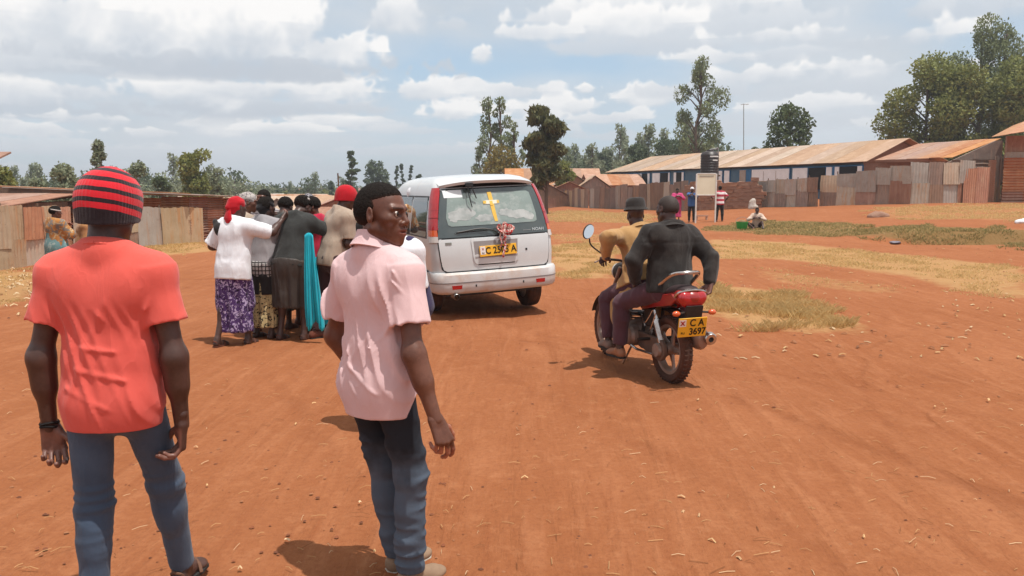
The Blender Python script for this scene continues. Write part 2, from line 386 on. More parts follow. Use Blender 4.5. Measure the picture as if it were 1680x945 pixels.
def polygonise(prims, h, disp=None, planes=(), shell=()):
    """prims -> (V, F) by surface nets; disp(P) is added to the distance near the surface"""
    bs = [bbox(p) for p in prims if p[-1] == 'u']
    lo = np.min([b[0] for b in bs], 0) - 3 * h - .012; hi = np.max([b[1] for b in bs], 0) + 3 * h + .012
    n = np.ceil((hi - lo) / h).astype(int) + 1
    ax = [lo[i] + h * np.arange(n[i]) for i in range(3)]
    D = np.full(n, .2, np.float32)
    for p in prims:
        b0, b1 = bbox(p); k = p[5] if p[0] == 'cone' else p[4]; m = k + 3 * h + .01
        i0 = np.clip(np.floor((b0 - m - lo) / h).astype(int), 0, n); i1 = np.clip(np.ceil((b1 + m - lo) / h).astype(int) + 1, 0, n)
        if (i1 <= i0).any(): continue
        sl_ = tuple(slice(i0[i], i1[i]) for i in range(3))
        X = np.stack(np.meshgrid(*[ax[i][sl_[i]] for i in range(3)], indexing='ij'), -1)
        e = ev(p, X); cur = D[sl_]
        if p[-1] == 'u': D[sl_] = smin(cur, e, k)
        else: D[sl_] = -smin(-cur, e, k)
    if disp is not None:
        m = np.abs(D) < .05; idx = np.nonzero(m)
        X = np.stack([ax[i][idx[i]] for i in range(3)], -1); D[m] += disp(X).astype(np.float32)
    for pl in planes:
        if pl[0] == 'wedge':      # removes what lies outside both half spaces
            e = [(ax[0][:, None, None] * q[2][0] + ax[1][None, :, None] * q[2][1] + ax[2][None, None, :] * q[2][2]) - q[1] @ q[2] for q in pl[1:]]
            D = np.maximum(D, np.minimum(e[0], e[1]).astype(np.float32)); continue
        X = (ax[0][:, None, None] * pl[2][0] + ax[1][None, :, None] * pl[2][1] + ax[2][None, None, :] * pl[2][2]) - pl[1] @ pl[2]
        D = np.maximum(D, X.astype(np.float32))
    for p in shell:
        b0, b1 = bbox(p); m = 3 * h
        i0 = np.clip(np.floor((b0 - m - lo) / h).astype(int), 0, n); i1 = np.clip(np.ceil((b1 + m - lo) / h).astype(int) + 1, 0, n)
        if (i1 <= i0).any(): continue
        sl_ = tuple(slice(i0[i], i1[i]) for i in range(3))
        X = np.stack(np.meshgrid(*[ax[i][sl_[i]] for i in range(3)], indexing='ij'), -1)
        D[sl_] = np.maximum(D[sl_], -ev(p, X))
    s = D < 0
    c = np.zeros(np.array(s.shape) - 1, np.int8)
    for dx in (0, 1):
        for dy in (0, 1):
            for dz in (0, 1): c += s[dx:s.shape[0] - 1 + dx, dy:s.shape[1] - 1 + dy, dz:s.shape[2] - 1 + dz]
    act = (c > 0) & (c < 8); I = np.stack(np.nonzero(act), -1)
    vid = np.full(act.shape, -1, np.int32); vid[act] = np.arange(len(I))
    acc = np.zeros((len(I), 3)); cnt = np.zeros(len(I))
    E = [((0, 0, 0), a) for a in range(3)]
    cor = [(x, y, z) for x in (0, 1) for y in (0, 1) for z in (0, 1)]
    for q in cor:
        for a in range(3):
            if q[a]: continue
            r = list(q); r[a] = 1
            d0 = D[I[:, 0] + q[0], I[:, 1] + q[1], I[:, 2] + q[2]]; d1 = D[I[:, 0] + r[0], I[:, 1] + r[1], I[:, 2] + r[2]]
            m = (d0 < 0) != (d1 < 0); t = np.where(m, d0 / np.where(d0 == d1, 1, d0 - d1), 0)
            pt = np.tile(np.array(q, float), (len(I), 1)); pt[:, a] += t
            acc[m] += pt[m]; cnt[m] += 1
    V = lo + h * (I + acc / cnt[:, None])
    F = []
    for a in range(3):
        b, c2 = (a + 1) % 3, (a + 2) % 3
        sl0 = [slice(1, -1)] * 3; sl1 = [slice(1, -1)] * 3; sl0[a] = slice(0, -1); sl1[a] = slice(1, None)
        s0 = s[tuple(sl0)]; s1 = s[tuple(sl1)]; cr = s0 != s1
        J = np.stack(np.nonzero(cr), -1)
        for t in (b, c2): J[:, t] += 1
        o = [J.copy() for _ in range(4)]
        o[0][:, b] -= 1; o[0][:, c2] -= 1; o[1][:, c2] -= 1; o[3][:, b] -= 1
        q = np.stack([vid[x[:, 0], x[:, 1], x[:, 2]] for x in o], -1)
        flip = s1[cr]; q[flip] = q[flip][:, ::-1]; F.append(q)
    F = np.concatenate(F); F = F[(F >= 0).all(1)]
    return V.astype(np.float32), F
def join(parts):
    V = []; F = []; b = 0
    for (v, f) in parts: V.append(v); F.append(f + b); b += len(v)
    return np.concatenate(V), np.concatenate(F)
# ---------------------------------------------------------------- people
def V3(*a): return Vector(a)
def RZ(a): return Matrix.Rotation(rad(a), 3, 'Z')
def RX(a): return Matrix.Rotation(rad(a), 3, 'X')
def RY(a): return Matrix.Rotation(rad(a), 3, 'Y')
def noisefold(amp, axis, fine, seed, stretch=.2, warp=.5, add=None):
    ax = A(Vector(axis).normalized())
    def f(X):
        q = X - ax * ((X @ ax) * (1 - stretch))[:, None]
        w = vnoise(X * 5 + seed, seed) - .5
        n = vnoise(q * fine + w[:, None] * warp * 2, seed + 7)
        n2 = vnoise(q * fine * 2.3 + w[:, None] * warp, seed + 3)
        r = 1 - np.abs(2 * n - 1); r2 = 1 - np.abs(2 * n2 - 1)
        d = -amp * (1.2 * r ** 2 + .35 * r2 ** 2 - .6)
        return d if add is None else d + add(X)
    return f
def head_prims(fem=False):
    p = [p_ell((0, -.014, .034), (.074, .097, .084), k=.02),
         p_ell((0, .026, -.022), (.060, .064, .082), k=.03)]
    for s in (-1, 1):
        p += [p_cone((s * .052, -.002, -.055), (s * .012, .064, -.097), .019, .016, k=.03),
              p_ell((s * .043, .056, -.016), (.022, .022, .018), k=.025),
              p_cone((s * .012, .088, .022), (s * .044, .070, .024), .011, .010, k=.014)]
    p += [p_ell((0, .068, -.100), (.019, .015, .015), k=.02), p_ell((0, .073, -.062), (.030, .024, .030), k=.02)]
    for s in (-1, 1): p.append(p_ell((s * .031, .092, .004), (.019, .017, .012), k=.012, op='s'))
    for s in (-1, 1): p.append(p_ell((s * .031, .0745, .004), (.0145, .0135, .0125), k=.004))
    p += [p_cone((0, .086, .012), (0, .106, -.024), .008, .0115, k=.010)]
    for s in (-1, 1): p.append(p_ell((s * .0135, .096, -.031), (.0105, .011, .009), k=.008))
    p += [p_cone((-.017, .0885, -.0565), (0, .0965, -.0545), .0065, .008, k=.006), p_cone((.017, .0885, -.0565), (0, .0965, -.0545), .0065, .008, k=.006),
          p_cone((-.015, .0875, -.0705), (0, .0945, -.0715), .007, .0088, k=.006), p_cone((.015, .0875, -.0705), (0, .0945, -.0715), .007, .0088, k=.006),
          p_ell((0, .100, -.0635), (.024, .012, .0022), k=.004, op='s')]
    for s in (-1, 1):
        R = np.array(RZ(-s * 24) @ RX(8))
        p += [p_ell((s * .079, -.006, -.004), (.008, .019, .031), R, k=.006),
              p_ell((s * .0885, -.001, .001), (.006, .0105, .018), R, k=.005, op='s'),
              p_ell((s * .081, .006, -.010), (.005, .005, .007), R, k=.004)]
    p.append(p_cone((0, -.022, -.06), (0, -.035, -.135), .055, .056, k=.03))
    return p
def hand_prims(side, curl, spread=1.0, thumb=.5, fist=0):
    """hand frame: wrist at 0, fingers along +X, palm faces -Z, thumb on +Y (mirrored by side)"""
    p = []; m = side
    kn = [(.088, .031), (.092, .010), (.087, -.011), (.078, -.029)]
    for (x, y) in kn: p.append(p_cone((-.005, y * .55 * m, 0), (x, y * m, .002), .0155, .0125, k=.012))
    p.append(p_cone((-.045, 0, 0), (0, 0, 0), .0265, .0235, k=.015, flat=.78, fax=(0, 0, 1)))
    p.append(p_ell((.030, .030 * m, -.010), (.032, .014, .014), k=.015))
    L = [(.043, .027, .021), (.048, .031, .022), (.045, .029, .021), (.035, .022, .019)]
    for i, (x, y) in enumerate(kn):
        a = rad(curl[i] if isinstance(curl, (list, tuple)) else curl); yaw = rad((6, 1.5, -3, -8)[i] * spread) * m
        pt = Vector((x, y * m, 0)); ang = a * .7; r = (.0102, .0105, .0100, .0090)[i]
        for j in range(3):
            d = Vector((math.cos(ang) * math.cos(yaw), math.cos(ang) * math.sin(yaw), -math.sin(ang)))
            q = pt + d * L[i][j]; p.append(p_cone(pt, q, r, r - .0007, k=.0035)); pt = q; r -= .0008
            ang += a * (.95 if j == 0 else .6)
    b = Vector((.020, .026 * m, -.008)); ty = rad(38 + 22 * thumb) * m
    pt = b; d = Vector((math.cos(ty), math.sin(ty), -.35)).normalized()
    for j, l in enumerate((.042, .033, .026)):
        q = pt + d * l; p.append(p_cone(pt, q, .0125 - .0012 * j, .0112 - .0012 * j, k=.006)); pt = q
        d = (d + Vector((.45, -.25 * m, -.10))).normalized()
    return p
class Person: pass
REST_ARM = {'L': ((-.12, .02, -1), (-.05, .14, -1)), 'R': ((.12, .02, -1), (.05, .14, -1))}
def make_person(loc, yaw, label, skin, H=1.72, fat=1.0, lean=0, side=0, twist=0, head=(0, 0, 0), arms=None, legs=None, group=None, hs=1.0,
                hb=.012, hh=.005, hd=.0055, pelvis=None, curl=None, thumb=None, armlen=1.0, hands=True, eyes=True, shoulder=.175, armpos=None, palm=None, cat='person'):
    s = H / 1.72; p = Person(); p.s = s; p.fat = fat
    root = empty('person', loc, rad(yaw), label, cat, group); p.root = root
    legs = legs or {'L': ((-.04, .16, -1), (0, -.02, -1), 0), 'R': ((.04, -.10, -1), (0, -.30, -1), 0)}
    lg = {}
    for k, (td, sd, fy) in legs.items():
        lg[k] = (Vector(td).normalized() * .42 * s, Vector(sd).normalized() * .42 * s, fy)
    if pelvis is None:
        drop = max(-(a.z + b.z) for a, b, _ in lg.values()); pelvis = (0, 0, drop + .085 * s)
    pe = Vector(pelvis); J = {'pelvis': pe}
    Rt = RY(side) @ RX(-lean) @ RZ(twist * .5); Rs = RY(side) @ RX(-lean) @ RZ(twist); p.Rt = Rt; p.Rs = Rs
    up = Rt @ V3(0, 0, 1)
    J['waist'] = pe + up * .16 * s; J['chest'] = pe + up * .36 * s + Rs @ V3(0, .005, 0); J['neck'] = pe + up * .50 * s + Rs @ V3(0, -.012, 0) * s
    Rh = Rs @ RZ(head[0]) @ RX(-head[1]) @ RY(head[2]); p.Rh = Rh; p.hs = hs * s
    J['head'] = J['neck'] + (up * .045 + (Rh @ V3(0, .035, .118)) * hs) * s
    arms = dict(REST_ARM, **(arms or {})); p.armdir = {}
    for k, m in (('L', -1), ('R', 1)):
        J['sh' + k] = pe + up * .445 * s + Rs @ V3(m * shoulder * fat ** .4, 0, 0) * s
        J['hip' + k] = pe + V3(m * .088, 0, -.02) * s
        a = arms[k]
        if armpos and k in armpos: # wrist target: two-bone solve with an elbow hint
            T = Vector(armpos[k][0]); hint = Vector(armpos[k][1]).normalized(); sh = J['sh' + k]; L1, L2 = .285 * s, .25 * s
            dv = T - sh; dl = min(dv.length, (L1 + L2) * .995); dn = dv.normalized(); T = sh + dn * dl
            x = (L1 * L1 - L2 * L2 + dl * dl) / (2 * dl); hgt = math.sqrt(max(L1 * L1 - x * x, 0)); hn = (hint - dn * hint.dot(dn)).normalized()
            J['el' + k] = sh + dn * x + hn * hgt; J['wr' + k] = T
            hdv = Vector(armpos[k][2]).normalized() if len(armpos[k]) > 2 else (T - J['el' + k]).normalized()
        else:
            J['el' + k] = J['sh' + k] + Vector(a[0]).normalized() * .285 * s * armlen; J['wr' + k] = J['el' + k] + Vector(a[1]).normalized() * .25 * s * armlen
            hdv = Vector(a[2]).normalized() if len(a) > 2 else (J['wr' + k] - J['el' + k]).normalized()
        J['hd' + k] = hdv
        t, c, fy = lg[k]; J['kn' + k] = J['hip' + k] + t; J['an' + k] = J['kn' + k] + c; J['fy' + k] = fy
    p.J = J; R = np.array(Rt); Rsn = np.array(Rs); f = fat
    fwd = Rt @ V3(0, 1, 0)
    def at(u, x=0, y=0, RR=Rt): return pe + RR @ (V3(x, y, u) * s)
    T = [p_cone(at(-.02), at(.15), .150 * s * f, .132 * s * f, k=.05, flat=.70, fax=fwd), p_cone(at(.15), at(.34, RR=Rs), .130 * s * f, .150 * s * f, k=.05, flat=.66, fax=fwd),
         p_ell(at(.335, 0, .012, Rs), (.158 * s * f, .108 * s * f, .14 * s), Rsn, k=.05),
         p_cone(J['shL'] + up * -.012 * s, J['shR'] + up * -.012 * s, .055 * s, .055 * s, k=.05),
         p_cone(J['shL'] + up * .006 * s, J['neck'] + up * .02 * s, .042 * s, .05 * s, k=.05), p_cone(J['shR'] + up * .006 * s, J['neck'] + up * .02 * s, .042 * s, .05 * s, k=.05),
         p_ell(at(-.03, -.062, -.035), (.085 * s * f, .082 * s * f, .092 * s), R, k=.04), p_ell(at(-.03, .062, -.035), (.085 * s * f, .082 * s * f, .092 * s), R, k=.04),
         p_ell(at(.39, -.085, -.055, Rs), (.07 * s, .045 * s, .085 * s), Rsn, k=.03), p_ell(at(.39, .085, -.055, Rs), (.07 * s, .045 * s, .085 * s), Rsn, k=.03)]
    p.torso = T; p.legs = {}; p.arms = {}
    for k in 'LR':
        hp, kn, an = J['hip' + k], J['kn' + k], J['an' + k]; back = -fwd
        p.legs[k] = [p_cone(hp, kn, .088 * s * f, .055 * s, k=.03), p_cone(kn, an, .052 * s, .036 * s, k=.02),
                     p_ell(kn.lerp(an, .3) + V3(0, -.012 * s, 0), (.05 * s, .054 * s, .11 * s), k=.03)]
        sh, el, wr = J['sh' + k], J['el' + k], J['wr' + k]
        p.arms[k] = [p_cone(sh, el, .050 * s * f ** .7, .039 * s, k=.02), p_ell(sh.lerp(el, .42), (.047 * s * f ** .5,) * 3, k=.05), p_cone(el, wr, .0395 * s, .0265 * s, k=.03), p_cone(el.lerp(wr, .08), el.lerp(wr, .42), .0395 * s, .036 * s, k=.04)]
    neck = [p_cone(J['neck'] - up * .03, J['head'] + Rh @ V3(0, -.022, -.06) * p.hs, .058 * s, .054 * s * hs, k=.035)]
    foot = []
    p.feet = {}
    for k in 'LR':
        an = J['an' + k]; fr = RZ(-J['fy' + k] if k == 'R' else J['fy' + k]); sh = (J['an' + k] - J['kn' + k]).normalized()
        pitch = max(0, min(60, math.degrees(math.atan2(-sh.y, -sh.z)) - 12)) if an.z > .105 * s else 0
        fr = fr @ RX(-pitch); p.feet[k] = fr
        foot += [p_cone(an, an + fr @ V3(0, -.02, -.045) * s, .036 * s, .034 * s, k=.02),
                 p_cone(an + fr @ V3(0, -.02, -.050) * s, an + fr @ V3(0, .12, -.062) * s, .032 * s, .026 * s, k=.02),
                 p_cone(an + fr @ V3(0, 0, -.02) * s, an + fr @ V3(0, .15, -.064) * s, .028 * s, .018 * s, k=.02, flat=1.0, fax=(1, 0, 0)),
                 p_ell(an + fr @ V3(0, .125, -.064) * s, (.042 * s, .05 * s, .016 * s), np.array(fr), k=.02)]
    bp = grow(T, -.012) + sum((grow(p.legs[k], -.004) for k in 'LR'), []) + sum((p.arms[k] for k in 'LR'), []) + neck + foot
    parts = [polygonise(bp, hb)]; tint = [np.ones((len(parts[0][0]), 3))]
    v, F = polygonise(head_prims(), hh); tn = np.ones((len(v), 3)); lip = np.exp(-(((v[:, 2] + .0635) / .0115) ** 2 + (v[:, 0] / .024) ** 2)) * (v[:, 1] > .083)
    tn = tn * (1 + lip[:, None] * np.array([.55, .05, .25])); brow = np.exp(-(((v[:, 2] - .024) / .005) ** 2)) * (np.abs(np.abs(v[:, 0]) - .031) < .02) * (v[:, 1] > .06); sock = np.exp(-(((v[:, 2] - .004) / .011) ** 2 + ((np.abs(v[:, 0]) - .031) / .016) ** 2)) * (v[:, 1] > .06)
    tn = tn * (1 - .75 * brow[:, None]) * (1 - .35 * sock[:, None]); tn = tn * (1 + .10 * (v[:, 2:3] > .03)); tint.append(tn); v = (v * p.hs) @ np.array(Rh).T + A(J['head']); parts.append((v, F)); nh = (len(parts[0][0]), len(v))
    if hands:
        for k, m in (('L', -1), ('R', 1)):
            x = J['hd' + k]; pn = Vector((palm or {}).get(k, (-m * .9, -.25, 0)))      # palm faces this way
            z = -(pn - x * pn.dot(x)).normalized(); y = z.cross(x)
            M = np.array([list(x), list(y), list(z)]).T
            # mirrored so that the thumb side points forward
            th = Vector(((palm or {}).get('t' + k)) or (0, 1, .3)); sd = 1 if y.dot(th) > 0 else -1
            v, F = polygonise(hand_prims(sd, (curl or {}).get(k, (28, 32, 36, 40)), 1.0, (thumb or {}).get(k, .4)), hd)
            pm = np.clip((-v[:, 2] - .001) / .006, 0, 1) * np.clip((v[:, 0] + .005) / .02, 0, 1); tint.append(1 + pm[:, None] * np.array([1.6, 1.5, 1.5]))
            v = (v * s * 1.02) @ M.T + A(J['wr' + k]); parts.append((v, F))
    Vv, Ff = join(parts)
    me = mesh_np('body', Vv, Ff, skin); ca = me.color_attributes.new('Tint', 'FLOAT_COLOR', 'POINT'); tt = np.concatenate(tint) * .4; ca.data.foreach_set('color', np.concatenate([tt, np.ones((len(tt), 1))], 1).astype(np.float32).ravel())
    p.body = obj('body', me, root); p.M = Matrix.Translation(J['head']) @ Rh.to_4x4()
    if eyes:
        for m in (-1, 1):
            o = MB().ball((0, 0, 0), .0122 * p.hs, 12, 8).build('eye', [M_eye], p.body, sharp=None)
            o.matrix_local = p.M @ Matrix.Translation(V3(m * .031, .0775, .004) * p.hs)
            q = MB().ball((0, .0075 * p.hs, 0), (.0064 * p.hs,) * 3, 10, 6).build('iris', [M_iris], None, sharp=None)
            COL.objects.unlink(q); bpy.data.objects.remove(q)
    return p
def cloth(p, name, m, prims, h, disp=None, planes=(), shell=(), parent=None, smooth=1):
    v, F = polygonise(prims, h, disp, planes, shell)
    return obj(name, mesh_np(name, v, F, m), parent or p.root)
def top(p, name, m, g=.014, sleeve=.55, sl=.022, hem=-.12, h=.012, disp=None, neck=.0, flare=.0, hollow=True, cuffs=None, front_open=False, hips=.158, extra=(), necktilt=.35):
    J = p.J; s = p.s; up = p.Rt @ V3(0, 0, 1); fwd = p.Rt @ V3(0, 1, 0); f = p.fat
    pr = grow(p.torso[:6], g) + grow(p.torso[8:], g - .004) + grow(p.torso[6:8], g * .6)
    c0 = J['pelvis'] + up * .10 * s; c1 = J['pelvis'] + up * (hem - .05) * s
    pr.append(p_cone(c0, c1, (.137 * f) * s + g, (hips * f + flare) * s + g * .8, k=.06, flat=.72, fax=fwd)); sh = []
    for k in 'LR':
        S_, E, Wr = J['sh' + k], J['el' + k], J['wr' + k]
        if sleeve <= 1:
            e = S_.lerp(E, sleeve); r1 = (.050 * (1 - sleeve * .1)) * s + sl; d = (E - S_).normalized()
            pr.append(p_cone(S_, e, .054 * s + g * .8, r1, k=.035, cut=True))
            if hollow: sh.append(p_cone(e - d * .028, e + d * .05, r1 - .013, r1 - .012, k=0))
        else:
            e = E.lerp(Wr, sleeve - 1)
            pr += [p_cone(S_, E, .052 * s + g, .042 * s + sl, k=.03), p_cone(E, e, .042 * s + sl, .031 * s + sl * .6, k=.02, cut=False)]
    pr += list(extra)
    pls = [p_plane(J['pelvis'] + up * hem * s, -up)]
    nk = J['neck'] + up * (.045 + neck) * s
    pls.append(p_plane(nk, (up + fwd * necktilt).normalized()))
    return cloth(p, name, m, pr, h, disp, pls, sh)
def collar_ring(p, m, r=.064, hgt=.035, th=.006, name='collar', parent=None, back=.0, n=28, flare=.012):
    """a folded shirt collar standing round the neck"""
    J = p.J; s = p.s; mb = MB(); up = (p.Rt @ V3(0, 0, 1)); c = J['neck'] + up * (.038 + back) * s; X = p.Rs @ V3(1, 0, 0); Y = p.Rs @ V3(0, 1, 0)
    def ring(rr, dz, dip):
        return [c + (X * math.sin(a) * rr + Y * -math.cos(a) * rr * .95 + up * (dz - dip * (1 - math.cos(a)) * .5)) * s for a in [math.pi * 2 * (i / n - .5) * .93 for i in range(n + 1)]]
    rows = [ring(r, -.01, .03), ring(r + .001, hgt, .035), ring(r + .006, hgt + .004, .035), ring(r + .014, hgt * .5, .05), ring(r + .016 + flare, -.014, .06), ring(r + .010 + flare, -.018, .06)]
    V = sum(rows, []); w = n + 1
    mb.raw(V, [[j * w + i, j * w + i + 1, (j + 1) * w + i + 1, (j + 1) * w + i] for j in range(len(rows) - 1) for i in range(n)])
    return mb.build(name, m, parent or p.root, sharp=60)
def trousers(p, m, g=.012, h=.012, ankle=.97, disp=None, waist=.10, name='trousers', widen=1.0, hemr=.012, knee=1.0):
    J = p.J; s = p.s; up = p.Rt @ V3(0, 0, 1)
    pr = grow([p.torso[0]], g) + grow(p.torso[6:8], g); sh = []
    for k in 'LR':
        hp, kn, an = J['hip' + k], J['kn' + k], J['an' + k]; e = kn.lerp(an, ankle); d = (an - kn).normalized()
        pr += [p_cone(hp, kn, .088 * s * p.fat + g, .058 * s * knee + g, k=.03), p_cone(kn, e, .056 * s * knee + g, (.043 + hemr) * s, k=.025, cut=True),
               p_ell(kn.lerp(an, .3) + V3(0, -.012 * s, 0), (.05 * s * knee + g, .054 * s * knee + g, .11 * s), k=.03)]
        sh.append(p_cone(e - d * .02, e + d * .05, (.030 + hemr) * s, (.030 + hemr) * s))
    return cloth(p, name, m, pr, h, disp, [p_plane(J['pelvis'] + up * waist * s, up)], sh)
def set_colr(me, nm, C):
    ca = me.color_attributes.new(nm, 'FLOAT_COLOR', 'POINT'); ca.data.foreach_set('color', np.concatenate([C, np.ones((len(C), 1))], 1).astype(np.float32).ravel())
def skirt(p, m, hem=.25, r0=.132, r1=.21, h=.013, folds=9, amp=.012, name='skirt', seed=1, waist=-.02, g=.014, flat=.8, off=(0, 0)):
    J = p.J; s = p.s; up = p.Rt @ V3(0, 0, 1); f = p.fat
    top_ = J['pelvis'] + up * waist * s; mid = (J['knL'] + J['knR']) / 2; pe = J['pelvis']; cx = pe.lerp(mid, .5)
    b = Vector((mid.x * .5 + pe.x * .5 + off[0], mid.y * .6 + pe.y * .4 + off[1], hem))
    pr = [p_cone(top_, pe - up * .03, r0 * s * f, (r0 + .03) * s * f, k=.05, flat=flat, fax=p.Rt @ V3(0, 1, 0)),
          p_cone(pe - up * .03, Vector((b.x, b.y, b.z - .06)), (r0 + .03) * s * f, r1 * s, k=.05, flat=.85, fax=(0, 1, 0))]
    pr += grow(p.torso[6:8], g)
    for k in 'LR': pr.append(p_cone(J['hip' + k], J['kn' + k], .10 * s * f, .085 * s, k=.07))
    cxy = np.array([b.x, b.y])
    def disp(X):
        a = np.arctan2(X[:, 1] - cxy[1], X[:, 0] - cxy[0]); w = np.clip((pe.z - X[:, 2]) / .5, .1, 1)
        return amp * w * (np.sin(a * folds + 3 * vnoise(X * 3, seed)) + .6 * np.sin(a * folds * 2.1 + seed) + .7 * (vnoise(X * 14, seed) - .5))
    return cloth(p, name, m, pr, h, disp, [p_plane((0, 0, hem), (0, 0, -1)), p_plane(top_, up)])
def headpart(p, name, m, prims, h=.005, disp=None, planes=(), shell=(), parent=None):
    v, F = polygonise(prims, h, disp, planes, shell); v = v * p.hs
    o = obj(name, mesh_np(name, v, F, m), parent or p.root); o.matrix_local = p.M; return o
def hair(p, m, g=.009, line=(.085, .045), rough=.003, h=.0045, name='hair', low=-.040):
    """cap of short hair that thins out at its edge; line = (y, z) of the front hairline"""
    pr = [p_ell((0, -.014, .034), (.0745 + g, .0975 + g, .0845 + g), k=.01), p_cone((0, -.045, -.01), (0, -.048, -.05), .063 + g * .3, .054, k=.04)]
    a = p_plane((0, line[0], line[1]), Vector((0, .30, -.95))); b = p_plane((0, .020, 0), Vector((0, 1, .35))); c = p_plane((0, -.02, low), (0, -.15, -1))
    def f(X):
        e = -np.minimum((X - a[1]) @ a[2], (X - b[1]) @ b[2]); e2 = -((X - c[1]) @ c[2])
        return rough * (vnoise(X * 260, 3) - .5) * 2 + (g + .0012) * (np.exp(-np.maximum(e, 0) / .010) + np.exp(-np.maximum(e2, 0) / .022))
    sub = [p_ell((s_ * .090, .004, -.010), (.030, .022, .034), k=.006, op='s') for s_ in (-1, 1)] + [p_ell((s_ * .075, .045, -.055), (.04, .04, .045), k=.006, op='s') for s_ in (-1, 1)]
    o = headpart(p, name, m, pr + sub, h, f, [('wedge', a, b), c]); me = o.data; X = np.empty(len(me.vertices) * 3, np.float32); me.vertices.foreach_get('co', X); X = X.reshape(-1, 3) / p.hs
    e = np.minimum(-np.minimum((X - a[1]) @ a[2], (X - b[1]) @ b[2]) / .012, -((X - c[1]) @ c[2]) / .035); t = np.clip(e, 0, 1)[:, None]
    set_colr(me, 'Fade', t * np.ones(3)); return o
def pleats(u0, slope, curve, pitch, amp, o, seed, zlo=-.2, zhi=.5, mask=.35):
    """long soft parallel folds: crest lines run along x = u0 - slope*z, coming and going"""
    o = A(o)
    def f(X):
        q = X - o; z = q[:, 2]; u = q[:, 0] + slope * z + curve * z * z
        c = np.stack([u * 9, q[:, 1] * 5, z * 3.2], 1); w = vnoise(c + seed, seed) - .5
        ph = u / pitch + 1.1 * w + u0; tri = np.abs((ph % 1) - .5) * 2
        ridge = np.clip(1 - tri, 0, 1) ** 1.6
        m = np.clip((vnoise(np.stack([u * 14, q[:, 1] * 3, z * 4.5], 1) + seed * 3.1, seed + 2) - mask) / (.75 - mask), 0, 1)
        win = S((z - zlo) / .10) * S((zhi - z) / .12)
        return -amp * ridge * m * win
    return f
def knit_cap(p, m, g=.014, h=.005, low=-.02, tall=.0, name='beanie', ribs=.0015, tilt=.28):
    pr = [p_ell((0, -.012, .030), (.074 + g, .098 + g, .086 + g + tall), k=.02), p_cone((0, -.014, low - .02), (0, -.013, .04), .078 + g, .083 + g, k=.03, flat=1.18, fax=(0, 1, 0))]
    def f(X): a = np.arctan2(X[:, 1], X[:, 0]); return ribs * np.sin(a * 60) + .004 * (vnoise(X * 22, 5) - .5)
    return headpart(p, name, m, pr, h, f, [p_plane((0, -.01, low), (0, tilt, -1))])
def head_wrap(p, m, tail=True, h=.006, name='headscarf', low=-.01, bun=.03, tl=.30, mt=None):
    pr = [p_ell((0, -.018, .036), (.087, .108, .094), k=.02), p_ell((0, -.095, -.002), (.048, .038 + bun * .4, .044), k=.03)]
    pl = [p_plane((0, .10, .035), Vector((0, .72, -.70))), ]
    f = lambda X: .006 * (vnoise(X * (14, 14, 45), 9) - .5) * 2
    pr += [p_cone((0, -.05, -.01), (0, -.06, -.045), .062, .05, k=.03)]
    sub = [p_ell((s_ * .10, .05, -.05), (.06, .06, .07), k=.012, op='s') for s_ in (-1, 1)]
    o = headpart(p, name, m, pr + sub, h, f, pl)
    if tail:
        q = [p_cone((0, -.11, -.02), (.01, -.125, -.12), .036, .045, k=.03, flat=.45, fax=(0, 1, 0)), p_cone((.01, -.125, -.12), (-.01, -.12, -.02 - tl), .045, .03, k=.03, flat=.45, fax=(0, 1, 0))]
        headpart(p, 'scarf_tail', mt or m, q, h, f, parent=p.root)
    return o
def shoes(p, m, h=.007, name='shoe', sandal=False, msole=None):
    s = p.s
    for k in 'LR':
        an = p.J['an' + k]; fr = p.feet[k]
        def W(x, y, z): return an + fr @ V3(x, y, z) * s
        if sandal:
            pts = [(.0, -.06), (.032, -.045), (.034, .02), (.045, .09), (.04, .15), (.01, .185), (-.02, .175), (-.04, .13), (-.04, .08), (-.03, .02), (-.032, -.045)]
            mb = MB(); n = len(pts); V = [W(x, y, -.083) for x, y in pts] + [W(x, y, -.070) for x, y in pts]
            mb.raw(V, [[i, (i + 1) % n, n + (i + 1) % n, n + i] for i in range(n)] + [list(range(n))[::-1], list(range(n, 2 * n))])
            o = mb.build('sandal', msole or m, p.root)
            st = MB(); MB().tube([W(-.044, .07, -.07), W(-.03, .085, -.04), W(0, .11, -.028), W(.03, .085, -.04), W(.046, .07, -.07)], .008 * s, 6).build('strap', m, o)
            st.tube([W(-.036, -.01, -.065), W(-.02, -.05, -.02), W(0, -.062, -.01), W(.02, -.05, -.02), W(.036, -.01, -.065)], .006 * s, 6)
            st.build('strap', m, o)
        else:
            pr = [p_cone(W(0, .0, -.01), W(0, -.018, -.04), .043 * s, .040 * s, k=.02), p_cone(W(0, -.025, -.048), W(0, .13, -.055), .038 * s, .032 * s, k=.02),
                  p_ell(W(0, .135, -.060), (.046 * s, .062 * s, .028 * s), np.array(fr), k=.02), p_cone(W(0, .0, -.02), W(0, .12, -.05), .036 * s, .026 * s, k=.02)]
            o = cloth(p, name, m, pr, h, None, [p_plane(W(0, 0, -.076), fr @ V3(0, 0, -1))], [p_cone(W(0, 0, .0), W(0, 0, .06), .036 * s, .036 * s)])
            pts = [(.0, -.066), (.036, -.05), (.038, .02), (.049, .09), (.045, .16), (.01, .20), (-.02, .195), (-.045, .15), (-.046, .08), (-.036, .02), (-.036, -.05)]
            mb = MB(); n = len(pts); V = [W(x, y, -.088) for x, y in pts] + [W(x, y, -.072) for x, y in pts]
            mb.raw(V, [[i, (i + 1) % n, n + (i + 1) % n, n + i] for i in range(n)] + [list(range(n))[::-1], list(range(n, 2 * n))])
            mb.build('sole', msole or M_sole, o)
